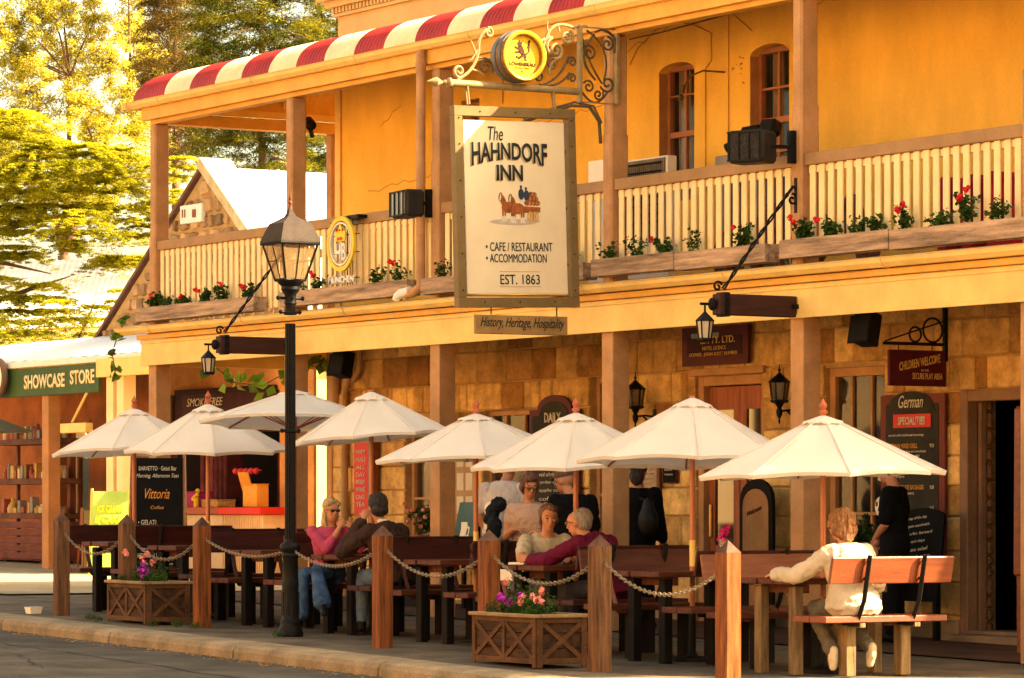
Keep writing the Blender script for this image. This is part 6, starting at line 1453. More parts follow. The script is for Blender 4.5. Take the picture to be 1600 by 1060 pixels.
# low planter boxes with cross-braced panels
def cross_box(x0, y0, rz, lab, flab, lush):
    z = GZ(x0) ; t = thing('cross_braced_planter', lab, 'planter', (x0, y0, z), 'cross braced planter boxes on the pavement')
    L_, Wd, H_ = 1.06, .46, .42; M4 = Matrix.Translation((x0, y0, z)) @ Matrix.Rotation(rz, 4, 'Z')
    def B(mb, a, b, c, d, e, f, bev=.003): 
        c0 = M4 @ Vector(((a + b) / 2, (c + d) / 2, (e + f) / 2)); return mb.box(c0, (abs(b - a), abs(d - c), abs(f - e)), rz=rz, bev=bev)
    mb = MB()
    for k in range(3): 
        e, f = .03 + .125 * k, .03 + .125 * (k + 1) - .004
        B(mb, -L_ / 2 + .01, L_ / 2 - .01, -Wd / 2, -Wd / 2 + .02, e, f); B(mb, -L_ / 2 + .01, L_ / 2 - .01, Wd / 2 - .02, Wd / 2, e, f); B(mb, L_ / 2 - .02, L_ / 2, -Wd / 2 + .021, Wd / 2 - .021, e, f); B(mb, -L_ / 2, -L_ / 2 + .02, -Wd / 2 + .021, Wd / 2 - .021, e, f)
    mb.obj('box_boards', boxwood, t)
    mb = MB()
    for xx in (-L_ / 2 - .005, L_ / 2 - .045, -.02): B(mb, xx, xx + .05 if xx != -.02 else .02, -Wd / 2 - .018, -Wd / 2 - .001, .0 if xx != -.02 else .05, H_ - .02)
    B(mb, -L_ / 2 + .046, L_ / 2 - .046, -Wd / 2 - .017, -Wd / 2 - .002, .03, .075); B(mb, -L_ / 2 + .046, L_ / 2 - .046, -Wd / 2 - .017, -Wd / 2 - .002, H_ - .06, H_ - .02)
    for yy in (-Wd / 2, Wd / 2 - .05): B(mb, L_ / 2 + .001, L_ / 2 + .018, yy, yy + .05, 0, H_ - .02)
    B(mb, L_ / 2 + .002, L_ / 2 + .017, -Wd / 2 + .051, Wd / 2 - .051, .03, .075); B(mb, L_ / 2 + .002, L_ / 2 + .017, -Wd / 2 + .051, Wd / 2 - .051, H_ - .06, H_ - .02)
    mb.obj('corner_trim', boxtrim, t)
    mb = MB()
    def diag(p, q, off): 
        p, q = M4 @ Vector(p), M4 @ Vector(q); d_ = (q - p).normalized(); n_ = (M4.to_3x3() @ Vector(off)).normalized(); s_ = d_.cross(n_) * .019; A = [p + s_, q + s_, q - s_, p - s_]; Bv = [v_ + n_ * .012 for v_ in A]; mb.add(A + Bv, [(0, 1, 2, 3), (7, 6, 5, 4), (0, 4, 5, 1), (1, 5, 6, 2), (2, 6, 7, 3), (3, 7, 4, 0)])
    for a, b in ((-L_ / 2 + .05, -.025), (.025, L_ / 2 - .05)):
        diag((a, -Wd / 2 - .002, .08), (b, -Wd / 2 - .002, H_ - .065), (0, -1, 0)); diag((a, -Wd / 2 - .0035, H_ - .065), (b, -Wd / 2 - .0035, .08), (0, -1, 0))
    diag((L_ / 2 + .002, -Wd / 2 + .055, .08), (L_ / 2 + .002, Wd / 2 - .055, H_ - .065), (1, 0, 0)); diag((L_ / 2 + .0035, -Wd / 2 + .055, H_ - .065), (L_ / 2 + .0035, Wd / 2 - .055, .08), (1, 0, 0))
    mb.obj('cross_brace', boxtrim, t)
    mb = MB(); B(mb, -L_ / 2 - .035, L_ / 2 + .035, -Wd / 2 - .04, -Wd / 2 + .03, H_ - .018, H_ + .012, .006); B(mb, -L_ / 2 - .035, L_ / 2 + .035, Wd / 2 - .03, Wd / 2 + .04, H_ - .018, H_ + .012, .006); B(mb, L_ / 2 - .03, L_ / 2 + .04, -Wd / 2 + .031, Wd / 2 - .031, H_ - .018, H_ + .012, .006); B(mb, -L_ / 2 - .04, -L_ / 2 + .03, -Wd / 2 + .031, Wd / 2 - .031, H_ - .018, H_ + .012, .006); mb.obj('top_rim', boxrim, t)
    mb = MB(); B(mb, -L_ / 2 + .031, L_ / 2 - .031, -Wd / 2 + .031, Wd / 2 - .031, H_ - .08, H_ - .05, 0); mb.obj('soil', soil, t)
    f = thing('petunia_bed', flab, 'flowers', (x0, y0, z + H_), 'flowers growing in the cross braced planters')
    c0 = Vector((x0, y0, z + H_ - .04)); rot = Matrix.Rotation(rz, 3, 'Z'); P = []
    for q in range(34 if lush else 22):
        cx_, cy_ = rng.uniform(-.44, .44), rng.uniform(-.17, .17); hh = .10 + .16 * (1 - abs(cx_ - .02) / .55) * rng.random() + (.14 * rng.random() if lush and -.05 < cx_ < .32 else 0)
        cc = c0 + rot @ Vector((cx_, cy_, 0)); P.append(clump((cc.x, cc.y, cc.z + hh * .55), 1, 75, (.07, .06, hh * .6)))
    leaf_mesh('foliage', np.concatenate(P), .032, .014, leafM, f, up=.2)
    for nm, m_, spots_ in (('purple_flower', purfl, [(-.22, .16), (-.12, .14), (-.02, .15), (.05, .17), (-.28, .1), (-.05, .12)] if lush else [(-.05, .16), (.0, .12), (.06, .13), (.03, .19), (-.12, .12), (.1, .09)]), ('salmon_flower', pinkfl, [(.14, .14), (.2, .17), (.1, .11), (.36, .15), (.42, .22), (.4, .14), (-.28, .28)] if lush else [(.18, .26), (.26, .22), (.22, .29), (-.42, .33), (-.4, .3)])):
        mb = MB()
        for sx_, sz_ in spots_:
            cc = c0 + rot @ Vector((sx_, -.15 + rng.uniform(0, .1), sz_ + .02))
            for _ in range(3): flower(mb, cc + Vector(rng.normal(0, .014, 3)), .030, 6)
        mb.obj(nm, m_, f)
cross_box(-9.08, .52, R(-5), 'dark cross braced planter box at the left with few flowers', 'sparse petunias with one purple cluster in the left planter box', False)
cross_box(-1.00, -.02, R(-3), 'dark cross braced planter box full of lush flowers near the frame centre', 'lush petunias and salmon flowers in the right planter box', True)
# terracotta trough of pink flowers and green pot by the doors
t = thing('terracotta_trough', 'terracotta trough of pink geraniums below the shop window', 'planter', (-11.5, 5.2, .2)); mb = MB(); mb.lathe([(.0, .80), (.17, .80), (.23, .98), (.24, 1.0), (.215, 1.0), (.2, .95), (0, .95)], (-11.55, 5.2, 0), 4, phase=.5, sq=1); mb.obj('trough', M('terracotta', (.42, .16, .08), .8, .1, 4, .1), t)
mb = MB(); mb.bx(-11.8, -11.3, 5.05, 5.35, .2, .78); mb.obj('stand', woodLeg, t)
leafy('foliage', (-11.5, 5.2, .98), (.28, .2, .36), 420, .05, t, stems=18); mb = MB()
for q in range(12): flower(mb, (-11.5 + rng.uniform(-.26, .26), 5.08, 1.05 + rng.uniform(0, .3)), .035, 7)
mb.obj('pink_bloom', pinkfl, t)
t = thing('door_side_planter', 'maroon box of dense green shrub between window and waiter', 'planter', (-3.6, 5.3, 0)); mb = MB(); mb.bx(-3.75, -3.2, 5.1, 5.5, .45, .85, .01); mb.bx(-3.7, -3.25, 5.15, 5.45, 0, .45); mb.obj('box', M('maroon planter', (.13, .03, .03), .6, .15, 4, .1), t); leafy('foliage', (-3.5, 5.3, .84), (.30, .22, .42), 620, .05, t, stems=26)

# ============================================================ TABLES, BENCHES, UMBRELLAS
TY0, TY1 = 1.0, 2.2
SETS = [(.87, 1.0), (-.95, 1.0), (-2.72, 1.0), (-4.46, 1.0), (-6.26, 1.02), (-8.0, 1.05), (-9.85, 1.05), (-11.55, 1.1)]
places = ['nearest the camera, with the sweatshirted boy', 'that is empty, behind the two rightmost bollards', 'where the burgundy shirted man leans', 'that is empty, left of the right planter box', 'where the blonde woman and dark jacketed man sit', 'just left of the street lamp', 'behind the left planter box', 'at the far left end of the row']
def table(xc, y0, lab, m_, legm):
    z = GZ(xc); t = thing('cafe_table', lab, 'table', (xc, y0 + .6, z), 'long plank cafe tables')
    for k in range(3):
        mb = MB(); x0 = xc - .335 + k * .226; mb.bx(x0, x0 + .212, y0 + (.012 if k == 1 else 0), y0 + 1.2, z + .715, z + .762, .006); mb.obj('top_board', m_, t)
    for y in (y0 + .18, y0 + .95): mb = MB(); mb.bx(xc - .29, xc + .29, y, y + .05, z + .645, z + .714, .004); mb.obj('bearer', m_, t)
    for sx in (-1, 1):
        for y in (y0 + .10, y0 + .88): mb = MB(); mb.bx(xc + sx * .23 - .048, xc + sx * .23 + .048, y, y + .08, z, z + .70, .005); mb.obj('leg', legm, t)
    return t
def bench(xc, y0, side, lab, m_, legm, backm, brm, leg=True):
    """side +1: the bench on the right of the table, its back leaning to the right"""
    z = GZ(xc); s = side; t = thing('bench', lab, 'bench', (xc + s * .6, y0 + .6, z), 'plank benches with single board backs')
    for k in range(2):
        mb = MB(); a = xc + s * (.375 + k * .222); mb.bx(min(a, a + s * .21), max(a, a + s * .21), y0, y0 + 1.2, z + .425, z + .475, .006); mb.obj('seat_board', m_, t)
    for y in (y0 + .32, y0 + .86):
        mb = MB(); xx = xc + s * .60; mb.bx(xx - .052, xx + .052, y, y + .095, z, z + .40, .005); mb.bx(xc + s * .40, xc + s * .80, y + .02, y + .075, z + .385, z + .424, .003) ; mb.obj('leg', legm, t)
    mb = MB(); c = Vector((xc + s * .865, y0 + .6, z + .835)); mb.box(c, (.032, 1.2, .215), ry=s * R(13), bev=.008); mb.obj('backrest', backm, t)
    for y in (y0 + .33, y0 + .87):
        mb = MB(); x1_, x2_, x3_ = xc + s * .74, xc + s * .835, xc + s * .925
        mb.tube([(xc + s * .60, y, z + .415), (x1_ + s * .03, y, z + .41), (x2_ + s * .03, y, z + .60), (x3_ + s * .015, y, z + .95)], .024, 4, flat=.9); 
        for zz_ in (.77, .90): mb.sph((xc + s * (.872 + (zz_ - .77) * .3), y, z + zz_), .012, 6, 5)
        mb.obj('back_bracket', brm, t)
    return t
for i, (xc, y0) in enumerate(SETS):
    first = i == 0
    table(xc, y0, 'plank cafe table ' + places[i], woodSeat, woodLegL if first else woodLeg)
    bench(xc, y0, 1, ['orange backed bench the sweatshirted boy sits on, nearest the camera', 'dark bench right of the empty table behind the two rightmost bollards', 'dark bench the burgundy shirted man sits on', 'dark empty bench just left of the right planter box', 'dark bench the man in the dark jacket sits on', 'dark bench directly behind the street lamp', 'dark bench right of the table behind the left planter box', 'dark bench right of the far left table'][i],
          woodOr if first else (woodSeat if i % 2 else woodDk), woodLegL if first else woodLeg, woodOr if first else woodDk, iron)
    bench(xc, y0, -1, ['pale red backed empty bench facing the boy across the nearest table', 'plum backed bench left of the empty table behind the two rightmost bollards', 'dark bench the woman in the cream T-shirt sits on', 'dark empty bench left of the empty table beside the right planter box', 'dark bench the blonde woman sits on', 'dark bench left of the table just left of the street lamp', 'dark bench left of the table behind the left planter box', 'dark bench at the far left end of the row'][i],
          woodSeat, woodLeg, M('pinkish back board', (.25, .095, .05), .5, .15, 3, .2, grain=(6, .6, 6)) if first else (M('plum worn back board', (.095, .033, .022), .45, .2, 3, .2, grain=(6, .6, 6)) if i == 1 else woodDk), woodOr if i < 3 else woodDk)  # nearest bench gets a paler, pinker back board than the rest

UM = [(-11.55, 1.57, .92, 2.41, 1.92, 1, .1), (-9.85, 1.59, .88, 2.42, 1.90, 1, .5), (-8.0, 1.61, .96, 2.51, 2.17, 0, .35), (-6.26, 1.5, .79, 2.45, 1.98, 0, .05), (-4.46, 1.58, .93, 2.20, 1.77, 1, .42), (-2.72, 1.55, .94, 2.17, 1.68, 1, .15), (-.95, 1.57, .98, 2.26, 1.69, 0, .30), (.87, 1.58, 1.01, 2.07, 1.57, 1, .45)]
ulab = ['ivory umbrella at the far left end of the terrace row', 'ivory umbrella over the table behind the left planter, wood finial', 'ivory umbrella without finial directly behind the street lamp', 'ivory umbrella without finial just right of the street lamp', 'ivory umbrella over the empty table left of the right planter box', 'ivory umbrella over the man in the burgundy shirt', 'wide ivory umbrella without finial behind the two rightmost bollards', 'large ivory umbrella over the sweatshirted boy at the right']
for i, (x, y, Ru, zt, zr, fin, ph) in enumerate(UM):
    zg = GZ(x); t = thing('umbrella', ulab[i], 'umbrella', (x, y, zg), 'ivory market umbrellas on the terrace'); n = 8; rr_ = random.Random(i + 20)
    tilt = Vector((rr_.uniform(-.05, .05), rr_.uniform(-.05, .05), 0))
    def P_(u, r_):                                    # u: angle in ribs, r_: 0..1 along the slope
        k = u % 1.0; a = 2 * math.pi * (u + ph) / n; chord = math.cos(math.pi / n) / math.cos(math.pi / n * (2 * k - 1)) if True else 1
        sag = math.sin(math.pi * k); r_ = r_ * (1 - .045 * sag * r_); rad = Ru * r_ * chord
        z = zt - .02 - (zt - .02 - zr) * r_ - .018 * sag * r_ * (1 - r_) * 4
        rad -= .012 * sag * r_
        return Vector((x + math.cos(a) * rad, y + math.sin(a) * rad, z + tilt.x * math.cos(a) * r_ + tilt.y * math.sin(a) * r_))
    mb = MB(); NS, NR = 8, 10; vs = []
    for j in range(NR + 1):
        for k in range(n * NS): vs.append(P_(k / NS, .05 + .95 * j / NR))
    m0 = n * NS; fs = [(j * m0 + k, j * m0 + (k + 1) % m0, (j + 1) * m0 + (k + 1) % m0, (j + 1) * m0 + k) for j in range(NR) for k in range(m0)]
    hem = [v_ - Vector((0, 0, .028)) + Vector((x - v_.x, y - v_.y, 0)) * .01 for v_ in vs[NR * m0:]]
    o_ = len(vs); vs += hem; fs += [(NR * m0 + k, NR * m0 + (k + 1) % m0, o_ + (k + 1) % m0, o_ + k) for k in range(m0)]
    mb.add(vs, fs); cn = mb.obj('canopy', canvas, t, smooth=True)
    mb = MB()                                         # raised seams over the ribs
    for k in range(n): mb.tube([P_(k, .12 + .88 * q / 6) + Vector((0, 0, .004)) for q in range(7)], .006, 5)
    sub(mb, 'rib_seam', canvas, cn)
    mb = MB(); vs = []                                # vent cap lying just proud of the canopy, with a ruffled lip
    for j, (r_, dz) in enumerate(((.022, .004), (.07, .010), (.12, .014), (.168, .016), (.172, .002))):
        for k in range(64):
            a = 2 * math.pi * (k / 8 + ph) / n; sag = math.sin(math.pi * ((k / 8) % 1)); rr2 = r_ * (1 - .07 * sag)
            vs.append((x + math.cos(a) * rr2, y + math.sin(a) * rr2, zt - .02 - (zt - .02 - zr) * rr2 / Ru + dz + (.010 * abs(math.sin(k * 1.1)) * sag if j > 2 else 0)))
    mb.add(vs, [(j * 64 + k, j * 64 + (k + 1) % 64, (j + 1) * 64 + (k + 1) % 64, (j + 1) * 64 + k) for j in range(4) for k in range(64)] + [tuple(range(64))]); mb.obj('vent_cap', canvas, t, smooth=True)
    mb = MB()
    for k in range(n): mb.tube([P_(k, .04) - Vector((0, 0, .02)), P_(k, .99) - Vector((0, 0, .014))], .009, 4)
    hub = Vector((x, y, zt - .42))
    for k in range(n): mb.tube([hub, P_(k, .52) - Vector((0, 0, .02))], .007, 4)
    mb.obj('ribs', poleW, t)
    mb = MB(); mb.tube([(x, y, zg + .02), (x, y, zt - .01)], .0225, 12); mb.lathe([(.045, zt - .44), (.045, zt - .38)], (x, y, 0), 12); mb.obj('pole', poleW, t, smooth=True)
    mb = MB(); mb.tube([(x, y, zg + .005), (x, y, zg + .42)], .030, 12); mb.lathe([(.20, zg + .003), (.20, zg + .03), (.05, zg + .05), (.03, zg + .08)], (x, y, 0), 16); mb.obj('stand', iron, t, smooth=True)
    if i in (1, 4, 6): mb = MB(); mb.tube([(x, y, zg + .80), (x, y, zg + 1.02)], .0245, 12); mb.obj('pole_sleeve', M('brass sleeve', (.80, .52, .14), .3, .05, 5, 0), t)
    if fin: mb = MB(); mb.lathe([(.0, .0), (.032, .0), (.036, .02), (.020, .035), (.030, .055), (.034, .07), (.018, .095), (.006, .115), (0, .13)], (x, y, zt - .012), 14); mb.obj('finial', M('turned wood finial', (.40, .11, .05), .4, .1, 6, .05), t, smooth=True)
# small white tub on the kerb at the left
mb = MB(); c = (-11.55, .38, GZ(-11.55)); mb.lathe([(.0, .0), (.085, 0), (.105, .07), (.11, .072), (.10, .066), (.08, .01), (0, .01)], c, 4, phase=.5); o = mb.obj('plastic_tub', whitep); tag(o, 'small white plastic tub at the foot of the leftmost bollard', 'tub')
# cup, papers on tables
def tabletop(i): return GZ(SETS[i][0]) + .763
mb = MB(); z = tabletop(2); mb.box((-2.95, 1.12, z + .012), (.18, .13, .02), rz=.3, bev=.003); mb.box((-2.85, 1.22, z + .035), (.12, .09, .02), rz=-.2, bev=.003); o = mb.obj('folded_papers', whitep); tag(o, 'folded white papers on the table before the burgundy shirted man', 'papers')
mb = MB(); mb.box((-3.02, .985, z - .09), (.24, .012, .10), rz=.1, rx=.2, bev=.004); o = mb.obj('white_napkin', whitep); tag(o, 'white napkin hanging over the table end by the cream shirted woman', 'napkin')
mb = MB(); z = tabletop(0); mb.lathe([(0, 0), (.018, 0), (.018, .13), (0, .13)], (.95, 1.95, z), 10); o = mb.obj('candle_holder', whitep); tag(o, 'thin white candle standing on the nearest table', 'candle')
t = thing('magenta_flower_pot', 'small magenta flowers in a glass on the back to back benches', 'flowers', (-.05, 1.35, .95)); mb = MB(); mb.lathe([(0, 0), (.03, 0), (.04, .12), (.035, .12), (.025, .01)], (-.04, 1.25, .93), 12); mb.obj('glass', glass('tumbler glass', (.5, .4, .3), .1, alpha=.4), t); mb = MB()
for q in range(9): flower(mb, (-.04 + rng.normal(0, .05), 1.25 + rng.normal(0, .03), 1.10 + rng.normal(0, .03)), .035, 6)
mb.obj('petals', M('magenta petals', (.6, .02, .16), .6, .1, 9, 0), t)
# weeds along the kerb edge
P = []
for (x, y) in ((-8.15, .38), (-8.35, .2), (-9.6, .2), (-10.0, .3), (-5.95, .32), (-7.9, .45)):
    P.append(clump((x, y, GZ(x) + .03), .10, 120, (1.2, .5, .35)))
o = leaf_mesh('weeds', np.concatenate(P), .03, .008, leafM, None, up=.1); tag(o, 'small green weeds at the feet of planter, bollard and lamp', 'weeds', None, 'stuff')
# ============================================================ PEOPLE
def remesh(mb, name, mat, parent, voxel=.011, smooth=6, displace=None):
    o = mb.obj(name, mat)
    m = o.modifiers.new('r', 'REMESH'); m.mode = 'VOXEL'; m.voxel_size = voxel; m.use_smooth_shade = True
    s = o.modifiers.new('s', 'SMOOTH'); s.factor = .5; s.iterations = smooth
    bpy.context.view_layer.update()
    me = bpy.data.meshes.new_from_object(o.evaluated_get(bpy.context.evaluated_depsgraph_get())); o.modifiers.clear()
    old = o.data; o.data = me; bpy.data.meshes.remove(old); me.name = name
    if displace:
        amp, fr = displace
        n = len(me.vertices); 
        for v_ in me.vertices:
            if 'hair' in name: q_ = Vector((v_.co.x * fr * 1.6, v_.co.y * fr * 1.6, v_.co.z * fr * .45)); d_ = noise.noise(q_) * amp + noise.noise(q_ * 3) * amp * .45
            else: q_ = v_.co * fr; d_ = noise.noise(q_) * amp * .6 + (.30 - abs(noise.noise(q_ * 1.9 + Vector((3, 1, 7))))) * amp * 1.7 + (.3 - abs(noise.noise(q_ * 4.1))) * amp * .5
            v_.co += v_.normal * d_
    me.polygons.foreach_set('use_smooth', [True] * len(me.polygons)); me.update()
    if parent is not None: put(o, parent)
    return o
def ellring(c, side, fwd, a, b, n=20, back=1.0):
    c, side, fwd = Vector(c), Vector(side), Vector(fwd); out = []
    for k in range(n):
        t = 2 * math.pi * k / n; sn = math.sin(t); out.append(c + side * (a * math.cos(t)) + fwd * (b * sn * (1 if sn > 0 else back)))
    return out
class Fig:
    """joints in world space; fw = facing (unit, horizontal). Builds one continuous body plus clothes and hair as children"""
    def __init__(s, name_label, J, fw, sc=1.0, group=None, cat='person'):
        s.J = {k: Vector(v) for k, v in J.items()}; s.f = Vector(fw).normalized(); s.l = Vector((0, 0, 1)).cross(s.f).normalized(); s.sc = sc
        s.t = thing('person', name_label, cat, (s.J['pel'].x, s.J['pel'].y, 0)); 
    def torso(s, mb, infl=0.0, lo=0.0, hi=1.0):
        J = s.J; k = s.sc; p, c, n = J['pel'], J['chest'], J['neck']; sl = (J['shL'] - J['shR']).normalized(); hl = (J['hipL'] - J['hipR']).normalized()
        ax1 = (c - p).normalized(); mid = p.lerp(c, .5) 
        def fr(side, ax): f_ = side.cross(ax); return f_.normalized()
        rows = [(p - ax1 * .09 * k, hl, .145, .105), (p, hl, .165, .115), (p.lerp(c, .30), hl.lerp(sl, .3), .150, .105), (p.lerp(c, .55), hl.lerp(sl, .5), .145, .102), (p.lerp(c, .80), sl, .165, .115), (c, sl, .180, .120), (c.lerp(n, .42), sl, .185, .108), (c.lerp(n, .72), sl, .15, .085), (c.lerp(n, .92), sl, .085, .070)]
        rings = []
        for i, (q, side, a, b) in enumerate(rows):
            t_ = i / (len(rows) - 1)
            if t_ < lo - 1e-6 or t_ > hi + 1e-6: continue
            ax = ax1 if i < 5 else (n - c).normalized(); side = side.normalized(); f_ = -side.cross(ax).normalized()
            if f_.dot(s.f) < 0: f_ = -f_
            rings.append(ellring(q, side, f_, (a * s.wd + infl) , (b * s.dp + infl)))
        mb.loft(rings)
    wd = 1.0; dp = 1.0; limb = 1.0
    def seg(s, mb, a, b, ra, rb, infl=0.0): mb.cone(s.J[a], s.J[b], (ra * s.limb + infl) * s.sc, (rb * s.limb + infl) * s.sc, 14)
    def arm(s, mb, S, infl=0.0, to=1.0):
        J = s.J; sh, el, wr = J['sh' + S], J['el' + S], J['wr' + S]
        mb.cone(sh, sh.lerp(el, .4), (.054 + infl) * s.sc, (.048 * s.limb + infl) * s.sc, 14)
        e2 = sh.lerp(el, min(1, to * 2)); mb.cone(sh.lerp(el, .4 if to * 2 > .4 else 0), e2, (.048 * s.limb + infl) * s.sc, (.039 * s.limb + infl * 1.15) * s.sc, 14)
        if to > .5:
            w_ = el.lerp(wr, (to - .5) * 2); mb.cone(el, el.lerp(w_, .35), (.039 * s.limb + infl) * s.sc, (.039 * s.limb + infl) * s.sc, 14); mb.cone(el.lerp(w_, .35), w_, (.039 * s.limb + infl) * s.sc, ((.026 if to >= 1 else .030) * s.limb + infl) * s.sc, 14)
    def leg(s, mb, S, infl=0.0, to=1.0, flare=0.0):
        J = s.J; h, k_, a = J['hip' + S], J['kn' + S], J['an' + S]
        mb.cone(h, k_, (.082 * s.limb + infl) * s.sc, (.056 * s.limb + infl) * s.sc, 14)
        if to > .5: a2 = k_.lerp(a, (to - .5) * 2); mb.cone(k_, k_.lerp(a2, .35), (.056 * s.limb + infl) * s.sc, (.054 * s.limb + infl) * s.sc, 14); mb.cone(k_.lerp(a2, .35), a2, (.054 * s.limb + infl) * s.sc, (.036 * s.limb + infl + flare) * s.sc, 14)
    def hand(s, mb, S, curl=.5, point=None):
        J = s.J; w = J['wr' + S]; d = (J['hd' + S] - w).normalized(); k = s.sc
        up = Vector(point) if point else Vector((0, 0, 1)); side = d.cross(up); side = side.normalized() if side.length > .1 else s.l; pn = side.cross(d).normalized()
        pc = w + d * .045 * k; rot = Matrix((d, side, pn)).transposed()
        mb.sph(pc, (.050 * k, .040 * k, .017 * k), 12, 8, rot=rot); mb.cone(w, pc, .024 * k, .020 * k, 10)
        for i, (off, ln) in enumerate(((-.027, .066), (-.009, .075), (.010, .070), (.027, .055))):
            b0 = pc + d * .035 * k + side * off * k; c1 = curl * .8; d1 = (d * math.cos(c1) - pn * math.sin(c1)); d2 = (d * math.cos(c1 * 2.2) - pn * math.sin(c1 * 2.2))
            p1 = b0 + d1 * ln * .5 * k; p2 = p1 + d2 * ln * .5 * k; mb.cone(b0, p1, .0088 * k, .0080 * k, 8); mb.cone(p1, p2, .0080 * k, .0065 * k, 8)
        th0 = pc - side * .032 * k - d * .015 * k; th1 = th0 - side * .020 * k + d * .030 * k - pn * .012 * k; th2 = th1 + d * .026 * k - pn * .006 * k; mb.cone(th0, th1, .012 * k, .0095 * k, 8); mb.cone(th1, th2, .0095 * k, .0075 * k, 8)
    def head_axes(s): 
        J = s.J; f = s.hf.normalized(); u = s.hu; u = (u - f * u.dot(f)).normalized(); return f, u.cross(f).normalized(), u
    def H(s, a, b, c): f, l, u = s.head_axes(); return s.J['head'] + (f * a + l * b + u * c) * s.sc
    def head(s, mb):
        f, l, u = s.head_axes(); rot = Matrix((f, l, u)).transposed(); k = s.sc; H = s.H
        S_ = lambda p, r: mb.sph(p, tuple(q * k for q in r), 18, 12, rot=rot)
        S_(H(-.012, 0, .022), (.097, .077, .092)); S_(H(.022, 0, -.035), (.066, .058, .075)); S_(H(.030, 0, .03), (.066, .066, .066)); S_(H(.050, 0, -.088), (.026, .030, .022)); S_(H(.035, 0, -.066), (.045, .046, .040))
        mb.cone(H(.088, 0, .010), H(.108, 0, -.026), .009 * k, .0135 * k, 8); S_(H(.097, .010, -.031), (.010, .008, .007)); S_(H(.097, -.010, -.031), (.010, .008, .007))
        S_(H(.084, 0, .036), (.012, .045, .011)); S_(H(.078, .034, -.012), (.018, .018, .016)); S_(H(.078, -.034, -.012), (.018, .018, .016)); S_(H(.086, 0, -.056), (.012, .022, .0065)); S_(H(.084, 0, -.066), (.012, .019, .0065))
        for q in (-1, 1): S_(H(-.008, q * .077, -.008), (.016, .009, .028))
        mb.cone(s.J['neck'] - Vector((0, 0, .02)), H(-.012, 0, -.07), .056 * k, .052 * k, 14)
    def face(s, glasses=None):
        f, l, u = s.head_axes(); rot = Matrix((f, l, u)).transposed(); k = s.sc; mb = MB()
        for q in (-1, 1):
            if not glasses: mb = MB(); mb.sph(s.H(.083, q * .030, .010), (.007 * k, .014 * k, .0075 * k), 10, 6, rot=rot); s.part(mb, 'eye', M('dark eye', (.03, .02, .015), .3, .1, 5, 0))
            mb = MB(); mb.tube([s.H(.091, q * .014, .031), s.H(.092, q * .03, .037), s.H(.082, q * .048, .032)], .0042 * k, 5); s.part(mb, 'eyebrow', s.hairm)
        mb = MB(); mb.sph(s.H(.094, 0, -.0575), (.006 * k, .022 * k, .0042 * k), 10, 6, rot=rot); mb.sph(s.H(.093, 0, -.066), (.006 * k, .018 * k, .005 * k), 10, 6, rot=rot); s.part(mb, 'lips', M('lip', (.48, .13, .10), .5, .05, 8, 0))
        if glasses:
            for q in (-1, 1): mb = MB(); mb.sph(s.H(.101, q * .031, .008), (.006 * k, .025 * k, .017 * k), 12, 8, rot=rot); s.part(mb, 'lens', glasses)
            mb = MB(); mb.tube([s.H(.106, -.01, .014), s.H(.108, 0, .016), s.H(.106, .01, .014)], .004 * k, 5)
            for q in (-1, 1): mb.tube([s.H(.098, q * .055, .014), s.H(.05, q * .078, .012), s.H(-.01, q * .082, .006)], .0035 * k, 5)
            s.part(mb, 'glasses_frame', s.gf if hasattr(s, 'gf') else iron)
    def part(s, mb, name, mat, **k): o = mb.obj(name, mat, s.t, smooth=True, **k); return o
    def body(s, hands=('L', 'R'), curl=.5, arms=True, legs=True, legto=1.0, points=None):
        mb = MB(); s.torso(mb); 
        if arms:
            for S in 'LR': s.arm(mb, S)
        if legs:
            for S in 'LR': s.leg(mb, S, to=legto)
        s.head(mb)
        for S in hands: s.hand(mb, S, curl, (points or {}).get(S))
        return remesh(mb, 'body', s.skinm, s.t, .0075, 4)
    def top(s, mat, infl=.012, sleeve=.5, name='shirt', voxel=.010, disp=(.006, 9), extra=None, hi=1.0, sl_infl=None):
        mb = MB(); s.torso(mb, infl, 0, hi)
        for S in 'LR': s.arm(mb, S, (sl_infl if sl_infl is not None else infl), sleeve)
        if extra: extra(mb)
        return remesh(mb, name, mat, s.t, voxel, 5, disp)
    def bottoms(s, mat, infl=.013, to=.96, name='trousers', flare=0.0, disp=(.006, 9), hi=.26):
        mb = MB(); s.torso(mb, infl + .002, 0, hi)
        for S in 'LR': s.leg(mb, S, infl, to, flare)
        return remesh(mb, name, mat, s.t, .012, 5, disp)
    def shoes(s, mat):
        for S in 'LR':
            mb = MB(); a = s.J['an' + S]; t_ = s.J['to' + S]; mb.cone(a - Vector((0, 0, .03)), a + (t_ - a) * .4, .045 * s.sc, .045 * s.sc, 12); mb.cone(a + (t_ - a) * .3, t_, .043 * s.sc, .034 * s.sc, 12); mb.cone(a, a + Vector((0, 0, .03)), .045 * s.sc, .045 * s.sc, 12)
            remesh(mb, 'shoe', mat, s.t, .011, 3)
    def hair(s, mat, blobs, disp=(.012, 22), voxel=.0085, name='hair'):
        f, l, u = s.head_axes(); rot = Matrix((f, l, u)).transposed(); mb = MB()
        for c, r in blobs: mb.sph(s.H(*c), tuple(q * s.sc for q in r), 16, 12, rot=rot)
        return remesh(mb, name, mat, s.t, voxel, 3, disp)
    hairm = None; skinm = skin; hf = Vector((1, 0, 0)); hu = Vector((0, 0, 1))
def hairmat(name, c, c2=None): return M(name, c, .55, .35, 10, .8, grain=(9, 9, .8), c2=c2, spec=.4, fine=120)
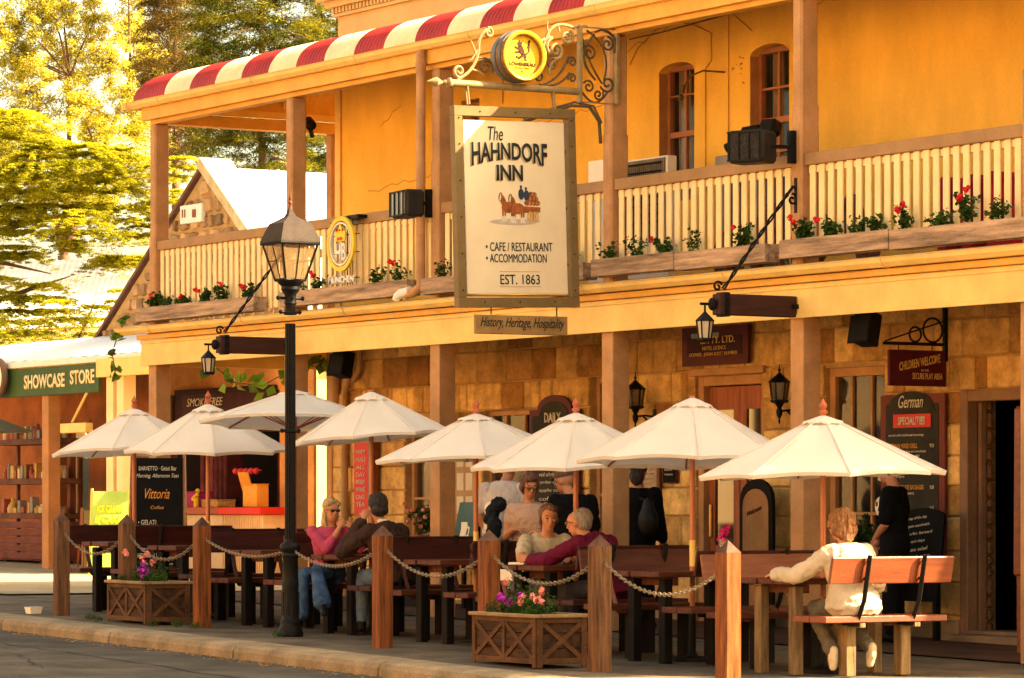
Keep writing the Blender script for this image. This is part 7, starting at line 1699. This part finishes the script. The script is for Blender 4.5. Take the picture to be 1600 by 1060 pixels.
def seated(pel, fw, lean=.12, k=1.0, turn=0):
    """default seated joints from a pelvis point and facing"""
    f = Vector(fw).normalized(); l = Vector((0, 0, 1)).cross(f).normalized(); p = Vector(pel); u = Vector((0, 0, 1))
    sp_ = (u + f * lean).normalized(); ch = p + sp_ * .33 * k; nk = ch + (u + f * lean * 1.3).normalized() * .20 * k; hd = nk + (u + f * lean * 1.2).normalized() * .145 * k + f * .02
    sh = ch + sp_ * .115 * k
    J = dict(pel=p, chest=ch, neck=nk, head=hd, shL=sh + l * .185 * k, shR=sh - l * .185 * k, hipL=p + l * .09 * k, hipR=p - l * .09 * k)
    for S, q in (('L', 1), ('R', -1)):
        J['kn' + S] = p + l * q * .11 * k + f * .42 * k + u * .0; J['an' + S] = J['kn' + S] - u * (.42 * k) + f * .02; J['to' + S] = J['an' + S] + f * .17 * k - u * .05
        J['el' + S] = J['sh' + S] - u * .24 * k + f * .14 * k + l * q * .05; J['wr' + S] = J['el' + S] + f * .22 * k + u * .04; J['hd' + S] = J['wr' + S] + f * .08
    return J, f, l, u
def standing(g, fw, k=1.0, lean=.03):
    f = Vector(fw).normalized(); l = Vector((0, 0, 1)).cross(f).normalized(); u = Vector((0, 0, 1)); g = Vector(g); p = g + u * .92 * k
    ch = p + (u + f * lean).normalized() * .34 * k; nk = ch + (u + f * lean).normalized() * .21 * k; hd = nk + u * .15 * k + f * .015; sh = ch + u * .12 * k
    J = dict(pel=p, chest=ch, neck=nk, head=hd, shL=sh + l * .185 * k, shR=sh - l * .185 * k, hipL=p + l * .09 * k, hipR=p - l * .09 * k)
    for S, q in (('L', 1), ('R', -1)):
        J['kn' + S] = g + l * q * .10 * k + u * .48 * k + f * .02; J['an' + S] = g + l * q * .11 * k + u * .08 * k; J['to' + S] = J['an' + S] + f * .16 * k - u * .045
        J['el' + S] = J['sh' + S] - u * .27 * k + l * q * .05 * k - f * .01; J['wr' + S] = J['el' + S] - u * .20 * k + f * .12 * k; J['hd' + S] = J['wr' + S] - u * .06 + f * .05
    return J, f, l, u
TOCAM = Vector((.848, -.529, 0))

# --- blonde woman, pink top, jeans, legs out to the street side of her bench
DY = Vector((0, .10, 0)); z = GZ(-6.7); pel = (-6.66, 1.16, z + .565)
J, f, l, u = seated(pel, (.93, -.36, 0), .20, .93)
tb = z + .763
J['elR'] = Vector((-6.46, 1.02, tb + .045)); J['elL'] = Vector((-6.36, 1.34, tb + .05)); J['wrR'] = Vector((-6.40, 1.13, tb + .25)); J['wrL'] = Vector((-6.33, 1.23, tb + .235)); J['hdR'] = J['wrR'] + Vector((-.02, .03, .08)); J['hdL'] = J['wrL'] + Vector((-.05, -.01, .08))
J['hipR'] = Vector((-6.69, 1.07, z + .56)); J['hipL'] = Vector((-6.62, 1.22, z + .56))
J['knR'] = Vector((-6.52, .80, z + .56)); J['anR'] = Vector((-6.60, .80, z + .13)); J['toR'] = J['anR'] + Vector((.10, -.12, -.07))
J['knL'] = Vector((-6.40, .88, z + .60)); J['anL'] = Vector((-6.10, .78, z + .26)); J['toL'] = J['anL'] + Vector((.13, -.06, -.06))
for q_ in list(J): J[q_] = J[q_] + DY
p = Fig('blonde woman in pink top and jeans sitting with clasped hands at her chin', J, f, .93); p.hf = Vector((.98, -.10, -.08)); p.hu = Vector((.1, 0, 1)); p.hairm = hairmat('blonde hair', (.46, .29, .12), (.66, .45, .20)); p.dp = .95; p.wd = .93
p.body(curl=.75); p.top(M('pink knit', (.42, .06, .12), .85, .08, 8, .2), .012, .76, 'pink_top')
p.bottoms(M('blue denim', (.030, .058, .12), .85, .2, 9, .3, c2=(.06, .11, .20)), .014, .93, 'jeans', .045); p.shoes(iron)
p.hair(p.hairm, [((-.03, 0, .04), (.102, .088, .095)), ((-.045, .0, -.03), (.075, .088, .09)), ((-.03, .062, -.06), (.045, .03, .10)), ((-.03, -.062, -.06), (.045, .03, .10)), ((-.05, .05, -.13), (.05, .035, .08)), ((-.05, -.05, -.13), (.05, .035, .08)), ((.04, .05, .075), (.05, .03, .035)), ((.04, -.05, .075), (.05, .03, .035)), ((.02, 0, .10), (.06, .05, .03))])
p.face(glass('dark lens', (.01, .01, .01), .05))
# --- man in a dark jacket opposite, back to us
z = GZ(-5.7); pel = (-5.62, 1.42, z + .57)
J, f, l, u = seated(pel, (-.97, -.18, 0), .42, 1.03)
J['elL'] = Vector((-5.98, 1.02, z + .80)); J['elR'] = Vector((-6.05, 1.72, z + .80)); J['wrL'] = Vector((-6.08, 1.10, z + .99)); J['wrR'] = Vector((-6.22, 1.55, z + .82)); J['hdL'] = J['wrL'] + Vector((.0, .06, .07)); J['hdR'] = J['wrR'] + Vector((-.06, -.06, .01))
J['head'] = J['neck'] + Vector((-.04, -.03, .155)); J['wrL'] = J['head'] + Vector((-.02, -.13, -.10)); J['hdL'] = J['head'] + Vector((-.06, -.09, -.03))
J['knL'] = Vector((-6.0, 1.25, z + .56)); J['anL'] = Vector((-5.95, 1.22, z + .11)); J['toL'] = J['anL'] + Vector((-.16, -.03, -.05)); J['knR'] = Vector((-6.02, 1.5, z + .56)); J['anR'] = Vector((-6.0, 1.5, z + .11)); J['toR'] = J['anR'] + Vector((-.16, 0, -.05))
p = Fig('dark haired man in a brown black jacket leaning on the table, back turned', J, f, 1.03); p.hf = Vector((-.95, .1, -.05)); p.wd = 1.12; p.dp = 1.1; p.hairm = hairmat('black hair', (.014, .010, .008), (.03, .022, .018))
p.body(curl=.5); p.top(M('dark brown jacket', (.042, .022, .016), .8, .15, 6, .25), .026, .93, 'jacket', disp=(.014, 7))
p.bottoms(M('grey blue denim', (.10, .13, .17), .85, .2, 9, .3), .016, .95, 'jeans'); p.shoes(iron)
p.hair(p.hairm, [((-.03, 0, .045), (.105, .090, .098)), ((-.06, 0, -.02), (.07, .083, .07)), ((.03, 0, .10), (.07, .06, .035))], (.010, 30)); p.face()
mb = MB(); mb.lathe([(.062, 0), (.066, .02), (.058, .035)], J['neck'] + Vector((0, 0, .015)), 18); p.part(mb, 'shirt_collar', whitep)
# --- woman in a cream T-shirt, forearms on the table, looking at the camera side
z = GZ(-3.1); tb = z + .763; pel = (-3.27, 1.52, z + .56)
J, f, l, u = seated(pel, (.97, -.22, 0), .38, .96)
J['head'] = J['neck'] + Vector((.055, -.02, .135)); J['elR'] = Vector((-2.98, 1.14, tb + .045)); J['elL'] = Vector((-2.95, 1.62, tb + .045)); J['wrR'] = Vector((-2.76, 1.24, tb + .04)); J['wrL'] = Vector((-2.75, 1.50, tb + .04)); J['hdR'] = J['wrR'] + Vector((.06, .05, 0)); J['hdL'] = J['wrL'] + Vector((.06, -.06, 0))
for S, q in (('L', .1), ('R', -.12)): J['kn' + S] = Vector((-2.90, 1.42 + q, z + .56)); J['an' + S] = Vector((-2.92, 1.42 + q, z + .1)); J['to' + S] = J['an' + S] + Vector((.15, 0, -.05))
p = Fig('woman in a cream T-shirt resting her forearms on the table', J, f, .98); p.hf = Vector((.93, -.34, -.10)); p.hairm = hairmat('brown hair', (.12, .055, .03), (.22, .11, .06)); p.wd = 1.08; p.limb = 1.12
p.body(curl=.3); p.top(M('cream cotton', (.50, .44, .30), .9, .05, 5, .15), .016, .33, 'cream_tshirt', disp=(.010, 8), sl_infl=.022)
p.bottoms(M('grey trousers', (.11, .10, .10), .9, .15, 9, .3), .014, .93); p.shoes(iron)
p.hair(p.hairm, [((-.035, 0, .045), (.10, .086, .092)), ((-.06, 0, -.03), (.06, .078, .07)), ((.03, .02, .095), (.06, .055, .03)), ((.0, .075, .0), (.03, .014, .05)), ((.0, -.075, .0), (.03, .014, .05))], (.008, 30)); p.face()
# --- grey haired man in burgundy shirt facing her
z = GZ(-2.2); tb = z + .763; pel = (-2.10, 1.55, z + .57)
J, f, l, u = seated(pel, (-.97, -.24, 0), .62, 1.03)
J['head'] = J['neck'] + Vector((-.09, -.05, .12)); J['elL'] = Vector((-2.55, 1.14, tb + .06)); J['elR'] = Vector((-2.50, 1.80, tb + .05)); J['wrL'] = Vector((-2.80, 1.10, tb + .045)); J['wrR'] = Vector((-2.72, 1.62, tb + .045)); J['hdL'] = J['wrL'] + Vector((-.08, .03, 0)); J['hdR'] = J['wrR'] + Vector((-.06, -.06, 0))
for S, q in (('R', .12), ('L', -.12)): J['kn' + S] = Vector((-2.52, 1.52 + q, z + .56)); J['an' + S] = Vector((-2.48, 1.52 + q, z + .1)); J['to' + S] = J['an' + S] + Vector((-.16, 0, -.05))
p = Fig('grey haired man with glasses and burgundy shirt leaning across the table', J, f, 1.03); p.hf = Vector((-.86, -.46, -.12)); p.hairm = hairmat('grey hair', (.22, .17, .12), (.36, .29, .22)); p.wd = 1.12; p.dp = 1.12
p.body(curl=.3); p.top(M('burgundy shirt', (.11, .006, .028), .8, .12, 6, .2), .022, .93, 'burgundy_shirt', disp=(.013, 7))
p.bottoms(M('dark trousers', (.03, .025, .03), .9, .15, 9, .3), .014, .95); p.shoes(iron)
p.hair(p.hairm, [((-.045, 0, .040), (.092, .084, .088)), ((-.06, 0, -.02), (.055, .078, .06))], (.006, 30)); p.gf = M('thin gilt frame', (.4, .25, .1), .3, .1, 5, 0, metal=.5); p.face(glass('clear lens', (.5, .42, .32), .05, alpha=.45))
# --- boy in a pale sweatshirt, back to us
z = GZ(1.4); tb = z + .763; pel = (1.50, 1.40, z + .56)
J, f, l, u = seated(pel, (-.99, -.06, 0), .16, .93)
J['head'] = J['neck'] + Vector((-.055, -.015, .13)); J['elL'] = Vector((1.22, 1.05, tb + .03)); J['elR'] = Vector((1.28, 1.80, tb - .05)); J['wrL'] = Vector((1.00, 1.02, tb + .035)); J['wrR'] = Vector((1.05, 1.62, tb + .035)); J['hdL'] = J['wrL'] + Vector((-.08, .01, 0)); J['hdR'] = J['wrR'] + Vector((-.07, -.04, 0))
J['knL'] = Vector((1.15, 1.30, z + .53)); J['knR'] = Vector((1.15, 1.55, z + .53)); J['anL'] = Vector((1.40, 1.28, z + .18)); J['anR'] = Vector((1.45, 1.62, z + .20)); J['toL'] = J['anL'] + Vector((.0, .0, -.10)); J['toR'] = J['anR'] + Vector((-.02, 0, -.10))
p = Fig('tousle haired boy in a pale sweatshirt seated on the orange bench, back turned', J, f, .95); p.hf = Vector((-.97, -.12, -.16)); p.hairm = hairmat('sandy red hair', (.13, .048, .015), (.36, .155, .05)); p.wd = 1.06; p.dp = 1.12
def sweat(mb):
    mb.loft([ellring(Vector(pel) + Vector((0, 0, dz)), Vector((0, 1, 0)), Vector((-1, 0, 0)), a, b) for dz, a, b in ((-.07, .20, .16), (-.02, .235, .20), (.05, .225, .185), (.12, .20, .16))])
p.body(curl=.3); p.top(M('pale sweatshirt', (.52, .43, .30), .95, .05, 6, .3), .030, .97, 'sweatshirt', disp=(.014, 7), extra=sweat)
mb = MB(); mb.lathe([(.085, -.015), (.098, .01), (.085, .035), (.07, .02)], J['neck'] + Vector((0, 0, -.02)), 20); remesh(mb, 'collar', MATS['pale sweatshirt'], p.t, .012, 2)
p.bottoms(M('olive grey trousers', (.12, .10, .07), .9, .15, 9, .3), .022, .95, disp=(.012, 8)); p.shoes(M('pale shoe', (.60, .48, .30), .6, .1, 5, .05))
hb_ = [((-.03, 0, .05), (.120, .110, .110)), ((-.05, 0, -.03), (.085, .108, .085)), ((-.07, 0, -.09), (.05, .075, .05))]
for q in range(26): a = rng.uniform(0, 6.28); e = rng.uniform(-1.0, 1.2); hb_.append(((-.03 + .085 * math.cos(a) * math.cos(e), .09 * math.sin(a) * math.cos(e), .03 + .095 * math.sin(e)), (.034, .034, .036)))
hb_ = [b for b in hb_ if not (b[0][0] > .045 and b[0][2] < .06)]
p.hair(p.hairm, hb_, (.020, 24)); p.face()
# --- laughing woman with sunglasses, standing behind
g = (-5.78, 3.0, GZ(-5.8)); J, f, l, u = standing(g, (.80, -.60, 0), .875, .16)
J['elR'] = J['shR'] + Vector((-.03, -.05, -.26)); J['elL'] = J['shL'] + Vector((.03, .03, -.26)); J['wrR'] = J['elR'] + f * .18 - l * -.07 + Vector((0, 0, .06)); J['wrL'] = J['elL'] + f * .17 - l * .10 + Vector((0, 0, .04)); J['hdR'] = J['wrR'] + (f * .3 + l * .7) * .08; J['hdL'] = J['wrL'] + (f * .3 - l * .7) * .08
J['head'] = J['neck'] + Vector((.04, -.02, .14)); p = Fig('laughing short haired woman in sunglasses and sleeveless blouse standing', J, f, .95); p.hf = Vector((.86, -.30, -.22)); p.hairm = hairmat('auburn hair', (.10, .035, .02), (.20, .08, .04)); p.wd = 1.1; p.limb = 1.15
p.body(curl=.7); p.top(M('pale blouse', (.46, .31, .23), .85, .06, 6, .25), .014, .10, 'blouse', disp=(.010, 9)); p.bottoms(M('mauve skirt cloth', (.34, .22, .20), .85, .1, 6, .2), .03, .8, 'trousers'); p.shoes(iron)
p.hair(p.hairm, [((-.03, 0, .05), (.112, .096, .100)), ((-.05, 0, -.02), (.075, .094, .08)), ((.04, 0, .10), (.065, .07, .035)), ((.0, .08, .01), (.045, .02, .06)), ((.0, -.08, .01), (.045, .02, .06))], (.014, 26)); p.face(glass('amber lens', (.16, .07, .02), .05))
# --- person in a white shirt carrying a jacket, back turned
g = (-7.25, 3.6, GZ(-7.2)); J, f, l, u = standing(g, (-.75, .66, 0), 1.01, .26)
J['head'] = J['neck'] + Vector((-.06, .08, .11)); J['elL'] = J['shL'] + Vector((-.05, -.05, -.27)); J['wrL'] = J['elL'] + Vector((-.02, .12, -.17)); J['elR'] = J['shR'] + Vector((.08, .06, -.27)); J['wrR'] = J['elR'] + Vector((-.10, .18, .02)); J['hdL'] = J['wrL'] + Vector((0, .05, -.07)); J['hdR'] = J['wrR'] + Vector((-.05, .07, 0))
p = Fig('man in a white shirt bending away with a jacket under his arm', J, f, 1.0); p.hf = Vector((-.7, .7, -.3)); p.hairm = hairmat('dark brown hair', (.05, .03, .02)); p.wd = 1.15
p.body(); p.top(M('white shirt cotton', (.50, .43, .38), .85, .05, 6, .2), .022, .36, 'white_shirt', disp=(.012, 8)); p.bottoms(M('pale trousers', (.50, .42, .33), .85, .08, 6, .2), .022, .96); p.shoes(iron)
p.hair(p.hairm, [((-.03, 0, .045), (.10, .088, .092))], (.008, 30)); p.face()
mb = MB(); c = Vector((-7.03, 3.38, 1.22))
for q in range(7): mb.sph(c + Vector((rng.uniform(-.05, .05), rng.uniform(-.05, .05), -.07 * q + .12)), (.09 - .004 * q, .07, .075), 12, 8)
o = remesh(mb, 'carried_jacket', M('navy jacket cloth', (.012, .014, .02), .85, .2, 6, .3), None, .014, 3, (.02, 9)); tag(o, 'black jacket draped over the arm of the white shirted man', 'jacket')
mb = MB(); 
for q in range(4): mb.sph(c + Vector((-.09, .0, -.075 * q + .08)), (.055, .06, .07), 12, 8)
o = remesh(mb, 'white_bag', whitep, None, .014, 3, (.02, 9)); tag(o, 'white cloth bag hanging beside the black draped jacket', 'bag')
# --- man in black with a cap, behind
g = (-5.38, 3.25, GZ(-5.3)); J, f, l, u = standing(g, (-.9, .2, 0), .93, .12); J['head'] = J['neck'] + Vector((-.07, -.04, .12))
p = Fig('broad man in a black shirt and brown cap standing behind the diners', J, f, 1.02); p.hf = Vector((-.9, -.35, -.25)); p.hairm = hairmat('dark brown hair', (.05, .03, .02)); p.wd = 1.3; p.dp = 1.25
p.body(); p.top(M('black cloth', (.004, .0035, .0035), .9, .15, 6, .2), .024, .6, 'black_shirt', disp=(.012, 8)); p.bottoms(M('black trousers', (.005, .0045, .0045), .9, .15, 6, .2), .02, .96); p.shoes(iron)
p.hair(M('brown cap cloth', (.16, .09, .06), .9, .15, 8, .3), [((-.02, 0, .07), (.105, .092, .072)), ((.10, 0, .055), (.055, .06, .012))], (.004, 20), name='cap'); p.face()
# --- person in black with shoulder bag beyond the post
g = (-6.28, 4.6, GZ(-6.2)); J, f, l, u = standing(g, (-.5, .8, 0), .97, .02); p = Fig('person in a dark coat half hidden behind the middle verandah post', J, f, 1.0); p.hf = Vector((-.6, .8, -.1)); p.hairm = hairmat('dark brown hair', (.05, .03, .02))
p.body(); p.top(MATS['black cloth'], .03, .93, 'coat'); p.bottoms(MATS['black trousers'], .02, .96); p.shoes(iron); p.hair(p.hairm, [((-.03, 0, .045), (.10, .09, .095)), ((-.06, 0, -.05), (.06, .08, .09))]); p.face()
mb = MB(); c = Vector((-6.02, 4.55, GZ(-6) + 1.08)); mb.sph(c, (.13, .09, .16), 14, 10); mb.sph(c + Vector((0, 0, .12)), (.08, .06, .12), 12, 8); mb.tube([c + Vector((-.02, 0, .2)), J['shL'] + Vector((0, 0, .05))], .014, 6)
o = remesh(mb, 'shoulder_bag', M('black leather', (.012, .010, .010), .5, .1, 6, .1), None, .012, 3); tag(o, 'rounded black shoulder bag hanging right of the middle verandah post', 'bag')
# --- waiter in black by the menu board, hands crossed
g = (-2.60, 5.0, GZ(-2.6) + .012); J, f, l, u = standing(g, (-.80, -.60, 0), 1.0, .02)
J['elL'] = J['shL'] + Vector((-.02, -.03, -.28)); J['elR'] = J['shR'] + Vector((.02, .0, -.28)); c = J['pel'] + f * .20 + Vector((0, 0, -.02)); J['wrL'] = c - l * .02 + Vector((0, 0, .06)); J['wrR'] = c + l * .04; J['hdL'] = J['wrL'] - l * .07 - Vector((0, 0, .04)); J['hdR'] = J['wrR'] + l * .05 - Vector((0, 0, .08)); J['head'] = J['neck'] + Vector((-.04, -.03, .13))
p = Fig('waiter in black T-shirt and trousers standing with hands crossed by the menu', J, f, 1.0); p.hf = Vector((-.9, -.4, -.1)); p.hairm = hairmat('dark brown hair', (.05, .03, .02))
p.body(curl=.8); p.top(MATS['black cloth'], .018, .40, 'black_tshirt', sl_infl=.026); p.bottoms(MATS['black trousers'], .024, .96); p.shoes(iron); p.hair(p.hairm, [((-.03, 0, .045), (.10, .088, .092))], (.008, 30)); p.face()
mb = MB(); q = J['chest'] + l * .0 + Vector((0, 0, .03)) + f * .148; mb.box(q - l * .08 * -1, (.06, .008, .045), rz=math.atan2(f.y, f.x) + math.pi / 2, bev=.004); p.part(mb, 'name_badge', gold)
